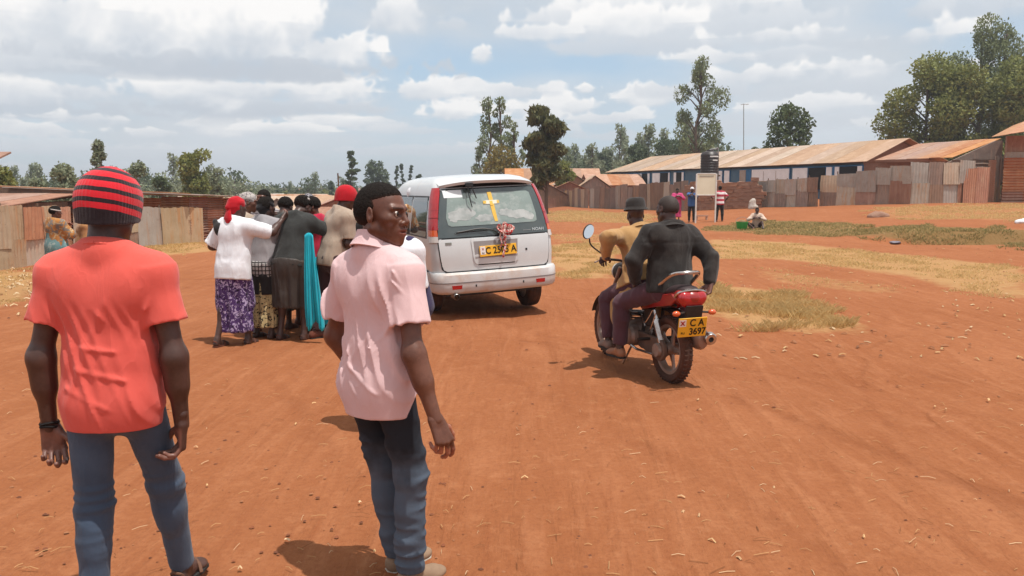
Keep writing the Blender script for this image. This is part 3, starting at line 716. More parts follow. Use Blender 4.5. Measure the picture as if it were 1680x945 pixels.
# materials for people
def skinmat(name, base, dark, rough=.42):
    m, n = newmat(name); tc = n.n('ShaderNodeTexCoord'); v = tc.outputs['Object']
    col = n.mix(n.mr(n.noise(v, 9, 5, .6), .35, .65), dark, base)
    col = n.mix(n.mr(n.noise(v, 70, 3, .6), .45, .75, 0, .25), col, tuple(c * 1.5 for c in base))
    tn = n.n('ShaderNodeAttribute', attribute_name='Tint'); tv = n.vm('SCALE', tn.outputs[0]); n.put(tv.inputs['Scale'], 2.5); col = n.vm('MULTIPLY', col, tv.outputs[0]).outputs[0]
    b = n.n('ShaderNodeBump', {'Strength': .3, 'Distance': .002, 'Height': n.noise(v, 420, 3, .6)})
    p = n.n('ShaderNodeBsdfPrincipled', {'Base Color': col, 'Roughness': rough, 'Specular IOR Level': .45, 'Subsurface Weight': .0, 'Normal': b})
    n.n('ShaderNodeOutputMaterial', {0: p}); return m
M_skin = skinmat('skin_brown', (.150, .060, .036), (.090, .034, .021), .38)
M_skin2 = skinmat('skin_dark', (.080, .038, .028), (.050, .024, .018), .40)
M_eye = mat('eye_white', (.5, .45, .4), rough=.2, spec=.6)
def eyemat():
    m, n = newmat('eye_ball'); tc = n.n('ShaderNodeTexCoord'); sp = n.n('ShaderNodeSeparateXYZ', {0: tc.outputs['Object']})
    col = n.mix(n.mr(sp.outputs[1], .0085, .0092), (.5, .44, .38), (.012, .007, .005))
    n.n('ShaderNodeOutputMaterial', {0: n.n('ShaderNodeBsdfPrincipled', {'Base Color': col, 'Roughness': .15, 'Specular IOR Level': .6})}); return m
M_eye = eyemat(); M_iris = M_eye
def hairmat():
    m, n = newmat('hair_black'); tc = n.n('ShaderNodeTexCoord'); v = tc.outputs['Object']; fa = n.n('ShaderNodeAttribute', attribute_name='Fade')
    col = n.mix(n.math('POWER', n.n('ShaderNodeSeparateColor', {0: fa.outputs[0]}).outputs[0], .7), (.040, .019, .013), n.mix(n.mr(n.noise(v, 160, 4), .4, .6), (.010, .008, .007), (.020, .016, .014)))
    b = n.n('ShaderNodeBump', {'Strength': .8, 'Distance': .004, 'Height': n.noise(v, 380, 4, .7)})
    n.n('ShaderNodeOutputMaterial', {0: n.n('ShaderNodeBsdfPrincipled', {'Base Color': col, 'Roughness': .9, 'Specular IOR Level': .12, 'Normal': b})}); return m
M_hair = hairmat()
def clothmat(name, a, b=None, rough=.85, weave=900, bump=.35, scale=5, lo=.3, hi=.7, spec=.15, sheen=.15, c=None, cscale=4, clo=.5, chi=.62, fold=1.0, fs=13):
    """cloth: slight fading, a fine weave and small creases in the relief"""
    m, n = newmat(name); tc = n.n('ShaderNodeTexCoord'); v = tc.outputs['Object']; b = b or tuple(x * .85 for x in a)
    col = n.mix(n.mr(n.noise(v, scale, 6, .6), lo, hi), a, b)
    col = n.mix(n.mr(n.noise(v, 45, 4, .7), .5, .8, 0, .35), col, tuple(x * .82 for x in a))
    if c: col = n.mix(n.mr(n.noise(v, cscale, 5, .65), clo, chi), col, c)
    d = n.n('ShaderNodeMapping', {'Vector': v, 'Rotation': (.3, .5, 0), 'Scale': (1.5, 1.5, .55)})
    f1 = n.noise(d.outputs[0], fs * .7, 2, .4, .6); f1 = n.math('POWER', n.math('SUBTRACT', 1.0, n.math('ABSOLUTE', n.math('MULTIPLY_ADD', f1, 2.0, -1.0))), 5.0)
    hgt = n.math('ADD', n.math('MULTIPLY', f1, fold), n.math('MULTIPLY', n.noise(v, fs * 3.5, 4, .6), .5))
    b1 = n.n('ShaderNodeBump', {'Strength': .22, 'Distance': .007, 'Height': hgt})
    b2 = n.n('ShaderNodeBump', {'Strength': bump, 'Distance': .0025, 'Height': n.noise(v, weave, 3, .6), 'Normal': b1})
    n.n('ShaderNodeOutputMaterial', {0: n.n('ShaderNodeBsdfPrincipled', {'Base Color': col, 'Roughness': rough, 'Specular IOR Level': spec, 'Sheen Weight': sheen, 'Normal': b2})}); return m
def printmat(name, base, fig, scale=18, thr=.5, fig2=None, rough=.85, kind='noise'):
    m, n = newmat(name); tc = n.n('ShaderNodeTexCoord'); v = tc.outputs['Object']
    if kind == 'plaid':
        sp = n.n('ShaderNodeSeparateXYZ', {0: v}); ang = n.math('ADD', sp.outputs[0], n.math('MULTIPLY', sp.outputs[1], .7))
        a = n.math('GREATER_THAN', n.math('FRACT', n.math('MULTIPLY', ang, scale)), .72); b = n.math('GREATER_THAN', n.math('FRACT', n.math('MULTIPLY', sp.outputs[2], scale)), .72)
        f = n.math('MAXIMUM', a, b)
    elif kind == 'stripe':
        sp = n.n('ShaderNodeSeparateXYZ', {0: v}); f = n.math('GREATER_THAN', n.math('FRACT', n.math('MULTIPLY', sp.outputs[2], scale)), .5)
    elif kind == 'cell':
        w = n.vm('ADD', v, n.vm('SCALE', n.n('ShaderNodeTexNoise', {'Vector': v, 'Scale': scale * .6}).outputs[1]).outputs[0]); 
        vo = n.n('ShaderNodeTexVoronoi', {'Vector': v, 'Scale': scale}, feature='DISTANCE_TO_EDGE'); f = n.math('LESS_THAN', n.math('ADD', vo.outputs[0], n.math('MULTIPLY', n.noise(v, scale * 2, 2), .2)), thr)
    else: f = n.mr(n.noise(v, scale, 2, .5, 1.5), thr - .02, thr + .02)
    col = n.mix(f, base, fig)
    if fig2: col = n.mix(n.mr(n.noise(v, scale * 1.6, 2, .5, 1.0), .58, .61), col, fig2)
    b = n.n('ShaderNodeBump', {'Strength': .3, 'Distance': .0025, 'Height': n.noise(v, 800, 3, .6)})
    n.n('ShaderNodeOutputMaterial', {0: n.n('ShaderNodeBsdfPrincipled', {'Base Color': col, 'Roughness': rough, 'Specular IOR Level': .15, 'Sheen Weight': .1, 'Normal': b})}); return m
M_sole = mat('shoe_sole', (.03, .028, .026), rough=.8)
# ---------------------------------------------------------------- the two men in front
M_coral = clothmat('coral_jersey', (.72, .118, .092), (.64, .098, .076), rough=.9, scale=3)
M_denim = clothmat('blue_denim', (.068, .100, .155), (.045, .066, .105), rough=.85, scale=4, bump=.6, weave=700, c=(.10, .14, .20), cscale=3, clo=.5, chi=.85, fs=16)
M_denim2 = clothmat('grey_blue_denim', (.075, .100, .135), (.040, .052, .075), rough=.85, scale=3, bump=.6, weave=700, c=(.105, .14, .185), cscale=2, clo=.4, chi=.9, fs=18)
def denimshade():
    """denim with body shade at the seat and sunlit lower legs painted in"""
    m, n = newmat('denim_painted_shade'); tc = n.n('ShaderNodeTexCoord'); v = tc.outputs['Object']; z = n.n('ShaderNodeSeparateXYZ', {0: v}).outputs[2]
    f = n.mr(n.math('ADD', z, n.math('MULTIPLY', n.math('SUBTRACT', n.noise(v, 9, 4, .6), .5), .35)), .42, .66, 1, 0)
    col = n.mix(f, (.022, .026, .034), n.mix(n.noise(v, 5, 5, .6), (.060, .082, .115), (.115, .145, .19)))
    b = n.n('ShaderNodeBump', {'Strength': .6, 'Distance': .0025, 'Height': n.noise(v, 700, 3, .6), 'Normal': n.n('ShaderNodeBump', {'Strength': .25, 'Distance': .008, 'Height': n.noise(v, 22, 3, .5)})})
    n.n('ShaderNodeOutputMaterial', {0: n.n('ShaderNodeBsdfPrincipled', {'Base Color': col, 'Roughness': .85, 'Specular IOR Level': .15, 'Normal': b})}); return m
M_denimshade = denimshade()
M_pink = clothmat('pale_pink_pique', (.72, .50, .50), (.66, .45, .455), rough=.75, scale=3, spec=.25)
def stripemat():
    m, n = newmat('striped_knit'); tc = n.n('ShaderNodeTexCoord'); v = tc.outputs['Object']; sp = n.n('ShaderNodeSeparateXYZ', {0: v})
    z = n.math('ADD', sp.outputs[2], n.math('MULTIPLY', sp.outputs[1], .15))
    z = n.math('ADD', z, n.math('MULTIPLY', n.math('SUBTRACT', n.noise(v, 9, 2), .5), .012))
    fr = n.math('FRACT', n.math('DIVIDE', n.math('ADD', z, .022), .0400))
    st = n.math('MULTIPLY', n.math('GREATER_THAN', fr, .60), n.math('LESS_THAN', z, .16))
    dark = n.math('MAXIMUM', st, n.math('LESS_THAN', z, -.020))
    col = n.mix(dark, (.60, .018, .030), (.022, .014, .018))
    b = n.n('ShaderNodeBump', {'Strength': .5, 'Distance': .004, 'Height': n.noise(n.vm('MULTIPLY', v, (1, 1, 3)), 260, 3, .6)})
    n.n('ShaderNodeOutputMaterial', {0: n.n('ShaderNodeBsdfPrincipled', {'Base Color': col, 'Roughness': .95, 'Specular IOR Level': .1, 'Sheen Weight': .3, 'Normal': b})}); return m
M_beanie = stripemat()
M_sandal = mat('worn_leather', (.10, .045, .025), (.16, .08, .05), rough=.8)
def line_fold(a, b, w, amp):
    """one long raised fold from a to b"""
    a = A(a); b = A(b); ba = b - a
    def f(X):
        t = np.clip(((X - a) @ ba) / (ba @ ba), 0, 1); d = np.sqrt(((X - a - t[:, None] * ba) ** 2).sum(1))
        return -amp * 1.25 * np.exp(-(d / (w * .8)) ** 2) * np.sin(np.pi * np.clip(t, .02, .98)) ** .5
    return f
def multi(*fs): return lambda X: sum(f(X) for f in fs)
def coral_man():
    p = make_person(Vector((XD(170, 2.88), 2.88, gz(-1.5, 2.88))), 2, 'man in a coral t-shirt and striped red and black beanie, seen from behind', M_skin2, H=1.705, hs=1.05, fat=.95, armlen=1.10,
                    lean=1, head=(-6, 4, 3), hb=.008, hh=.004, hd=.0028, eyes=False, shoulder=.174,
                    arms={'L': ((-.24, -.08, -1), (.02, .06, -1), (.12, .02, -1)), 'R': ((.20, -.05, -1), (.02, .10, -1), (-.14, .15, -1))},
                    curl={'L': (50, 54, 58, 60), 'R': (50, 52, 54, 56)}, palm={'L': (.35, -1, 0), 'R': (-.9, -.45, .1), 'tL': (1, .3, 0), 'tR': (-.2, 1, .3)},
                    legs={'L': ((-.02, .02, -1), (-.02, -.10, -1), 0), 'R': ((.05, .42, -1), (.00, .30, -1), 8)})
    J = p.J; pe = J['pelvis']
    def creases(X):   # soft folds in the small of the back and by the right side
        return sum(f(X) for f in (
            line_fold(pe + V3(-.13, -.12, .12), pe + V3(.16, -.12, .05), .012, .007), line_fold(pe + V3(-.10, -.12, .19), pe + V3(.17, -.12, .155), .012, .006),
            line_fold(pe + V3(.0, -.12, .32), pe + V3(.14, -.12, .14), .013, .008), line_fold(pe + V3(.05, -.13, .40), pe + V3(.15, -.12, .20), .012, .007),
            line_fold(pe + V3(-.09, -.13, .42), pe + V3(-.02, -.13, .16), .016, .006), line_fold(pe + V3(-.16, -.10, .06), pe + V3(.05, -.14, -.04), .012, .006),
            line_fold(pe + V3(.18, -.06, .36), pe + V3(.14, -.10, .25), .010, .006)))
    top(p, 'coral_t_shirt', M_coral, g=.016, sleeve=.60, sl=.025, hem=-.125, h=.0058, disp=multi(noisefold(.0016, (-.35, 0, 1), 8, 11, .3, .3), pleats(.1, .30, .2, .050, .011, pe, 4, -.14, .38, .40), pleats(.4, -.5, 0, .06, .004, pe, 9, -.10, .40, .5), creases), neck=.018, necktilt=.25)
    o = MB().tube([J['neck'] + p.Rs @ (V3(math.sin(a) * .068, -math.cos(a) * .064 - .005, .052 - .035 * (1 - math.cos(a)) * .5)) for a in [i * math.pi / 12 for i in range(25)]], .0075, 6).build('neckband', M_coral, p.root)
    def dn(X):
        w = np.exp(-((X[:, 2] - J['knL'].z) / .10) ** 2) + .25
        return w * (-.010) * (1 - np.abs(2 * vnoise(X * (4, 4, 26), 4) - 1)) + .002
    trousers(p, M_denim, g=.003, h=.007, disp=dn, hemr=.007, waist=.10, ankle=1.0, name='jeans')
    knit_cap(p, M_beanie, g=.017, h=.004, low=-.042, tall=.012, ribs=.0012, tilt=.12)
    shoes(p, M_sandal, sandal=True, msole=M_sole)
    wr = J['wrL']; d = (J['wrL'] - J['elL']).normalized(); q = d.orthogonal().normalized(); r = d.cross(q)
    for j in range(2):
        c = wr - d * (.008 + j * .012)
        MB().tube([c + (q * math.cos(a) + r * math.sin(a)) * .030 + d * .004 * math.sin(a * 2 + j) for a in [i * math.pi / 10 for i in range(21)]], .005, 6).build('bracelet', mat('black_cord', (.012, .01, .01), rough=.9), p.root)
    return p
def pink_man():
    p = make_person(Vector((XD(617, 3.20), 3.20, 0)), -40, 'man in a pale pink polo shirt and blue jeans, looking over his right shoulder', M_skin, H=1.68, hs=1.07, fat=.93, armlen=1.14,
                    lean=2, side=-2, head=(-74, 2, 0), hb=.008, hh=.0026, hd=.0028, shoulder=.172,
                    arms={'L': ((-.42, .0, -1), (.50, .45, -1)), 'R': ((.24, -.10, -1), (.36, .10, -1), (.40, .15, -1))},
                    curl={'L': (35, 38, 42, 45), 'R': (30, 40, 60, 70)}, palm={'L': (1, 0, .1), 'R': (-1, .1, .1), 'tL': (0, 1, .3), 'tR': (.1, .8, .3)},
                    legs={'L': ((-.03, .26, -1), (.06, .12, -1), 0), 'R': ((.02, .20, -1), (-.04, -.0, -1), 4)})
    J = p.J; pe = J['pelvis']
    R = p.Rt
    L = lambda a, b, w, amp: line_fold(pe + V3(*a), pe + V3(*b), w, amp)
    cr = [L((-.15, -.10, .40), (-.02, -.13, .02), .012, .010), L((-.11, -.12, .42), (.06, -.14, .08), .012, .011), L((-.06, -.13, .42), (.10, -.14, .14), .012, .010),
          L((-.17, -.08, .30), (-.08, -.13, -.04), .012, .010), L((.02, -.13, .36), (.15, -.12, .20), .010, .010), L((.08, -.13, .38), (.165, -.10, .27), .009, .008),
          L((-.18, -.05, .18), (.02, -.14, -.06), .011, .008), L((-.02, -.14, .26), (.16, -.11, .06), .011, .009), L((-.10, -.13, .10), (.14, -.12, -.05), .011, .007),
          L((.16, -.08, .47), (.20, -.05, .39), .007, .006), L((.155, -.09, .43), (.21, -.05, .36), .007, .006)]
    top(p, 'pink_polo_shirt', M_pink, g=.017, sleeve=.66, sl=.034, hem=-.155, h=.0056, disp=multi(noisefold(.0016, (.45, 0, -1), 8, 21, .3, .3), pleats(.2, .42, -.15, .060, .016, pe, 5, -.12, .47, .22), pleats(.7, -.9, 0, .055, .005, pe, 8, -.1, .30, .5), *cr), neck=.012, necktilt=.2)
    collar_ring(p, M_pink, r=.066, hgt=.040, flare=.022, back=.030)
    def dn(X):
        kz = (J['knL'].z + J['knR'].z) / 2
        w = np.exp(-((X[:, 2] - kz - .05) / .13) ** 2) + .8 * np.exp(-((X[:, 2] - .18) / .10) ** 2) + .25
        pk = sum(((np.abs(X[:, 0] - pe.x - m_ * .07 + (X[:, 1] - pe.y) * .5) < .048) & (X[:, 2] < pe.z - .115) & (X[:, 2] > pe.z - .22) & (X[:, 1] < pe.y)) for m_ in (-1, 1)) * -.003
        return pk + w * (-.015) * (1 - np.abs(2 * vnoise(X * (6, 6, 24) + 3, 14) - 1)) ** 2 + .003
    j = trousers(p, M_denimshade, g=.006, h=.0075, disp=dn, hemr=.018, waist=.10, ankle=1.0, name='jeans', knee=1.0)
    # belt and back pockets
    hair(p, M_hair, g=.0045, line=(.078, .074), h=.0028, rough=.0018, low=-.048)
    shoes(p, mat('tan_shoe', (.30, .20, .13), (.22, .14, .09), rough=.8), h=.006, msole=mat('pale_sole', (.5, .45, .38), rough=.8))
    return p
coral_man(); pink_man()
# ---------------------------------------------------------------- ground
rng = np.random.RandomState(7); random.seed(7)
def poly_world(pts):
    out = []
    for (x, y) in pts:
        g = G(x, y); out.append((g.x, g.y))
    return np.array(out)
def inpoly(X, Y, P_):
    c = np.zeros(X.shape, bool); n = len(P_)
    for i in range(n):
        x0, y0 = P_[i]; x1, y1 = P_[(i + 1) % n]
        m = ((y0 > Y) != (y1 > Y)) & (X < (x1 - x0) * (Y - y0) / (y1 - y0 + 1e-12) + x0); c ^= m
    return c
ZONES = [  # pixel outline, kind (0 dry, 1 green), blades per m2, blade height
    ([(905, 402), (1000, 396), (1010, 430), (985, 458), (915, 455), (903, 430)], 0, 260, .07),
    ([(1165, 470), (1235, 472), (1330, 492), (1425, 534), (1400, 545), (1300, 542), (1190, 522), (1130, 500)], 0, 480, .12),
    ([(1165, 392), (1300, 398), (1420, 412), (1560, 425), (1685, 440), (1685, 492), (1600, 480), (1480, 452), (1330, 432), (1250, 424), (1165, 425)], 0, 110, .06),
    ([(1175, 372), (1250, 362), (1330, 363), (1410, 370), (1420, 384), (1340, 388), (1230, 380), (1160, 380)], 1, 150, .09),
    ([(1425, 374), (1500, 370), (1600, 374), (1720, 380), (1720, 412), (1600, 402), (1500, 396), (1400, 388)], 1, 200, .10),
    ([(1430, 340), (1560, 337), (1700, 334), (1700, 364), (1560, 360), (1450, 358)], 0, 60, .07),
    ([(890, 350), (1070, 350), (1075, 368), (905, 364)], 0, 60, .07),
    ([(-60, 440), (70, 448), (60, 470), (20, 500), (-70, 520)], 0, 160, .06),
    ([(240, 398), (330, 396), (350, 412), (260, 420)], 0, 120, .06),
    ([(1230, 440), (1480, 470), (1500, 484), (1400, 480), (1260, 462)], 0, 60, .05),
    ([(905, 385), (990, 384), (990, 396), (905, 398)], 0, 60, .05)]
ZW = [(poly_world(z[0]),) + z[1:] for z in ZONES]
def axis(vals):
    out = [vals[0][0]]
    for (a, b, n) in vals: out += list(a + (b - a) * (np.arange(1, n + 1) / n))
    return np.array(out)
def build_ground():
    gx = axis([(-1200, -200, 8), (-200, -40, 24), (-40, -14, 40), (-14, -4, 60), (-4, 7, 110), (7, 30, 120), (30, 60, 40), (60, 250, 26), (250, 1200, 8)])
    gy = axis([(-30, 0, 8), (0, 8, 100), (8, 14, 60), (14, 21, 45), (21, 30, 90), (30, 60, 90), (60, 130, 50), (130, 450, 60), (450, 2600, 16)])
    X, Y = np.meshgrid(gx, gy); Z = hz(X, Y)
    q = np.stack([X, Y, X * 0], -1)
    near = np.clip(1 - Y / 70, 0, 1)
    Z = Z + near * (.018 * (vnoise(q * .9, 1) - .5) + .012 * (vnoise(q * 3.1, 2) - .5) + .006 * (vnoise(q * 9, 3) - .5))
    # shallow wheel ruts that swing from the right towards the van
    for (a, b, c, w, dep) in [(2.1, -.30, .010, .09, .010), (3.3, -.42, .016, .09, .009), (3.9, -.42, .016, .09, .008), (1.2, -.16, .004, .08, .006), (5.4, -.5, .02, .1, .010), (6.0, -.5, .02, .1, .008)]:
        xc = a + b * Y + c * Y * Y; Z = Z - dep * np.exp(-((X - xc) / w) ** 2) * (Y < 16) + .5 * dep * np.exp(-((X - xc - .14) / .05) ** 2) * (Y < 16)
    zone = np.zeros(X.shape + (4,), np.float32); zone[..., 3] = 1
    for k in range(10):
        jx = X + (vnoise(q * .8 + k * 7.3, 5) - .5) * .9; jy = Y + (vnoise(q * .8 + k * 5.1 + 50, 6) - .5) * 1.2
        for (pw, kind, dens, hh) in ZW:
            zone[..., kind] += inpoly(jx, jy, pw) * .1 * min(1, dens / 130)
    far = S((Y - 62) / 60) * S((vnoise(q * .05, 9) - .30) * 5); zone[..., 1] = np.maximum(zone[..., 1], far * .7)
    w = X.shape[1]; idx = np.arange(X.size).reshape(X.shape)
    F = np.stack([idx[:-1, :-1], idx[:-1, 1:], idx[1:, 1:], idx[1:, :-1]], -1).reshape(-1, 4)
    m, n = newmat('red_soil'); tc = n.n('ShaderNodeTexCoord'); v = tc.outputs['Object']
    at = n.n('ShaderNodeAttribute', attribute_name='zone'); sp = n.n('ShaderNodeSeparateColor', {0: at.outputs[0]})
    fl = n.vm('MULTIPLY', v, (1, 1, 0)).outputs[0]
    ARC = []
    a = (.335, .126, .054); b = (.280, .097, .038); c = (.42, .175, .082)
    col = n.mix(n.mr(n.noise(fl, .45, 5, .62), .35, .68), a, b)
    rot = n.n('ShaderNodeMapping', {'Vector': fl, 'Rotation': (0, 0, rad(-20)), 'Scale': (2.6, .34, 1)})
    tr = n.noise(rot.outputs[0], 1.2, 6, .60, 2.2)
    rot2 = n.n('ShaderNodeMapping', {'Vector': fl, 'Rotation': (0, 0, rad(-52)), 'Scale': (2.0, .26, 1)})
    tr2 = n.noise(rot2.outputs[0], 1.6, 5, .60, 2.5)
    col = n.mix(n.mr(tr, .48, .75, 0, .6), col, c)
    col = n.mix(n.mr(tr2, .52, .78, 0, .5), col, (.24, .075, .030))
    col = n.mix(n.mr(n.noise(fl, 26, 6, .75), .45, .75, 0, .65), col, (.22, .070, .030))
    col = n.mix(n.mr(n.noise(fl, 7, 6, .8), .52, .72, 0, .6), col, (.42, .18, .085))
    # arcs pressed by tyres
    for (cx, cy, r0, w_) in [(-9.5, 2.0, 14.2, .05), (-9.5, 2.0, 14.38, .05), (-16, -3, 20.0, .06), (-16, -3, 21.3, .06), (-4.0, 1.2, 8.6, .04), (9.4, 4.3, 6.9, .035), (3.9, 5.3, .95, .02), (-26, -6, 29.0, .07), (-26, -6, 30.4, .07), (-26, -6, 27.1, .06)]:
        dd = n.n('ShaderNodeVectorMath', {0: n.vm('SUBTRACT', fl, (cx, cy, 0))}, operation='LENGTH').outputs['Value']
        k_ = n.mr(n.math('ABSOLUTE', n.math('SUBTRACT', n.math('ADD', dd, n.math('MULTIPLY', n.math('SUBTRACT', n.noise(fl, .7, 2), .5), .5)), r0)), w_ * .5, w_ * 1.6, 1, 0)
        k_ = n.math('MULTIPLY', k_, n.mr(n.noise(fl, 1.1, 4, .7), .40, .62)); col = n.mix(n.math('MULTIPLY', k_, .28), col, (.20, .062, .024)); ARC.append(k_)
    spk = n.n('ShaderNodeTexVoronoi', {'Vector': fl, 'Scale': 22.0}); col = n.mix(n.math('MULTIPLY', n.math('LESS_THAN', n.math('ADD', spk.outputs[0], n.math('MULTIPLY', n.noise(fl, 90, 2), .08)), .085), .5), col, (.22, .07, .035))
    gn = n.noise(fl, 5, 6, .7)
    g1 = n.n('ShaderNodeClamp', {0: n.mr(n.math('ADD', sp.outputs[0], n.math('MULTIPLY', n.math('SUBTRACT', gn, .5), 1.1)), .25, .8)}).outputs[0]
    g2 = n.n('ShaderNodeClamp', {0: n.mr(n.math('ADD', sp.outputs[1], n.math('MULTIPLY', n.math('SUBTRACT', gn, .5), 1.1)), .25, .8)}).outputs[0]
    col = n.mix(n.math('MULTIPLY', g1, .8), col, n.mix(gn, (.34, .18, .075), (.46, .29, .13)))
    col = n.mix(n.math('MULTIPLY', g2, .85), col, n.mix(gn, (.15, .105, .042), (.22, .135, .055)))
    dist = n.vm('MULTIPLY', v, (1, 1, 0))
    bh = n.math('ADD', n.math('ADD', n.math('MULTIPLY', tr, .9), n.math('MULTIPLY', tr2, .6)), n.math('ADD', n.math('MULTIPLY', n.noise(fl, 30, 6, .7), .5), n.math('MULTIPLY', n.noise(fl, 5, 4, .6), .8)))
    for k_ in ARC: bh = n.math('SUBTRACT', bh, n.math('MULTIPLY', k_, .35))
    bp = n.n('ShaderNodeBump', {'Strength': .9, 'Distance': .038, 'Height': bh})
    p_ = n.n('ShaderNodeBsdfPrincipled', {'Base Color': col, 'Roughness': .95, 'Specular IOR Level': .08, 'Normal': bp})
    n.n('ShaderNodeOutputMaterial', {0: p_})
    me = mesh_np('ground', np.stack([X, Y, Z], -1).reshape(-1, 3), F, m)
    ca = me.color_attributes.new('zone', 'FLOAT_COLOR', 'POINT'); ca.data.foreach_set('color', zone.reshape(-1).astype(np.float32))
    return tag(obj('ground', me), kind='structure')
GROUND = build_ground()
def attr_mat(name, rough=.8, spec=.1, trans=.0, bump=0):
    m, n = newmat(name); at = n.n('ShaderNodeAttribute', attribute_name='Col')
    p_ = n.n('ShaderNodeBsdfPrincipled', {'Base Color': at.outputs[0], 'Roughness': rough, 'Specular IOR Level': spec})
    out = p_.outputs[0]
    if trans:
        t = n.n('ShaderNodeBsdfTranslucent', {0: at.outputs[0]}); out = n.n('ShaderNodeMixShader', {0: trans, 1: out, 2: t}).outputs[0]
    n.n('ShaderNodeOutputMaterial', {0: out}); return m
def set_col(me, C):
    ca = me.color_attributes.new('Col', 'FLOAT_COLOR', 'POINT'); C = np.concatenate([C, np.ones((len(C), 1))], 1)
    ca.data.foreach_set('color', C.astype(np.float32).ravel())
M_blade = attr_mat('grass_blade', .85, .1, .45)
def scatter_grass():
    for kind, nm in ((0, 'dry_grass'), (1, 'green_grass')):
        Vs = []; Cs = []
        for (pw, k, dens, hh) in ZW:
            if k != kind: continue
            lo, hi = pw.min(0), pw.max(0); area = np.prod(hi - lo); N = int(min(area * dens * 5, 160000))
            x = rng.uniform(lo[0], hi[0], N); y = rng.uniform(lo[1], hi[1], N); q = np.stack([x, y, x * 0], -1)
            jx = x + (vnoise(q * 1.1, 5) - .5) * 2.6; jy = y + (vnoise(q * 1.1 + 50, 6) - .5) * 3.2
            cl = vnoise(q * 2.2, 8) + .5 * vnoise(q * 6, 9)
            keep = inpoly(jx, jy, pw) & (cl > rng.uniform(.35, 1.0, N)); x, y, q, cl = x[keep], y[keep], q[keep], cl[keep]; N = len(x)
            z = hz(x, y); h_ = hh * rng.uniform(.5, 1.5, N) * (.5 + cl * .6); D = np.hypot(x, y); wd = np.maximum(.0022, .00034 * D) * rng.uniform(.7, 1.5, N); h_ = h_ * .72
            a = rng.uniform(0, 6.28, N); lean = rng.uniform(.2, 1.3, N) * h_; b = rng.uniform(0, 6.28, N)
            dx, dy = np.cos(a) * wd, np.sin(a) * wd; lx, ly = np.cos(b) * lean, np.sin(b) * lean
            base = np.stack([x, y, z - .01], -1); O = np.zeros(N)
            p0 = base - np.stack([dx, dy, O], -1); p1 = base + np.stack([dx, dy, O], -1); md = base + np.stack([lx * .4, ly * .4, h_ * .65], -1)
            p2 = md + np.stack([dx, dy, O], -1) * .7; tip = base + np.stack([lx, ly, h_], -1)
            Vs.append(np.stack([p0, p1, p2, tip], 1).reshape(-1, 3))
            t = rng.uniform(0, 1, (N, 1)); g = vnoise(q * .9, 12)[:, None]
            dry = np.array([.74, .53, .25]) * (1 - t) + np.array([.58, .40, .18]) * t
            if kind == 0: c = dry * (1 - .2 * g) + np.array([.36, .28, .10]) * .2 * g
            else: c = np.where(t < .50, dry * .8, np.array([.30, .25, .10]) * (1 - g) + np.array([.19, .18, .07]) * g)
            Cs.append(np.repeat(c, 4, 0))
        V = np.concatenate(Vs); C = np.concatenate(Cs); F = np.arange(len(V)).reshape(-1, 4)
        me = mesh_np(nm, V, F, M_blade, smooth=False); set_col(me, C); tag(obj(nm, me), kind='stuff')
scatter_grass()
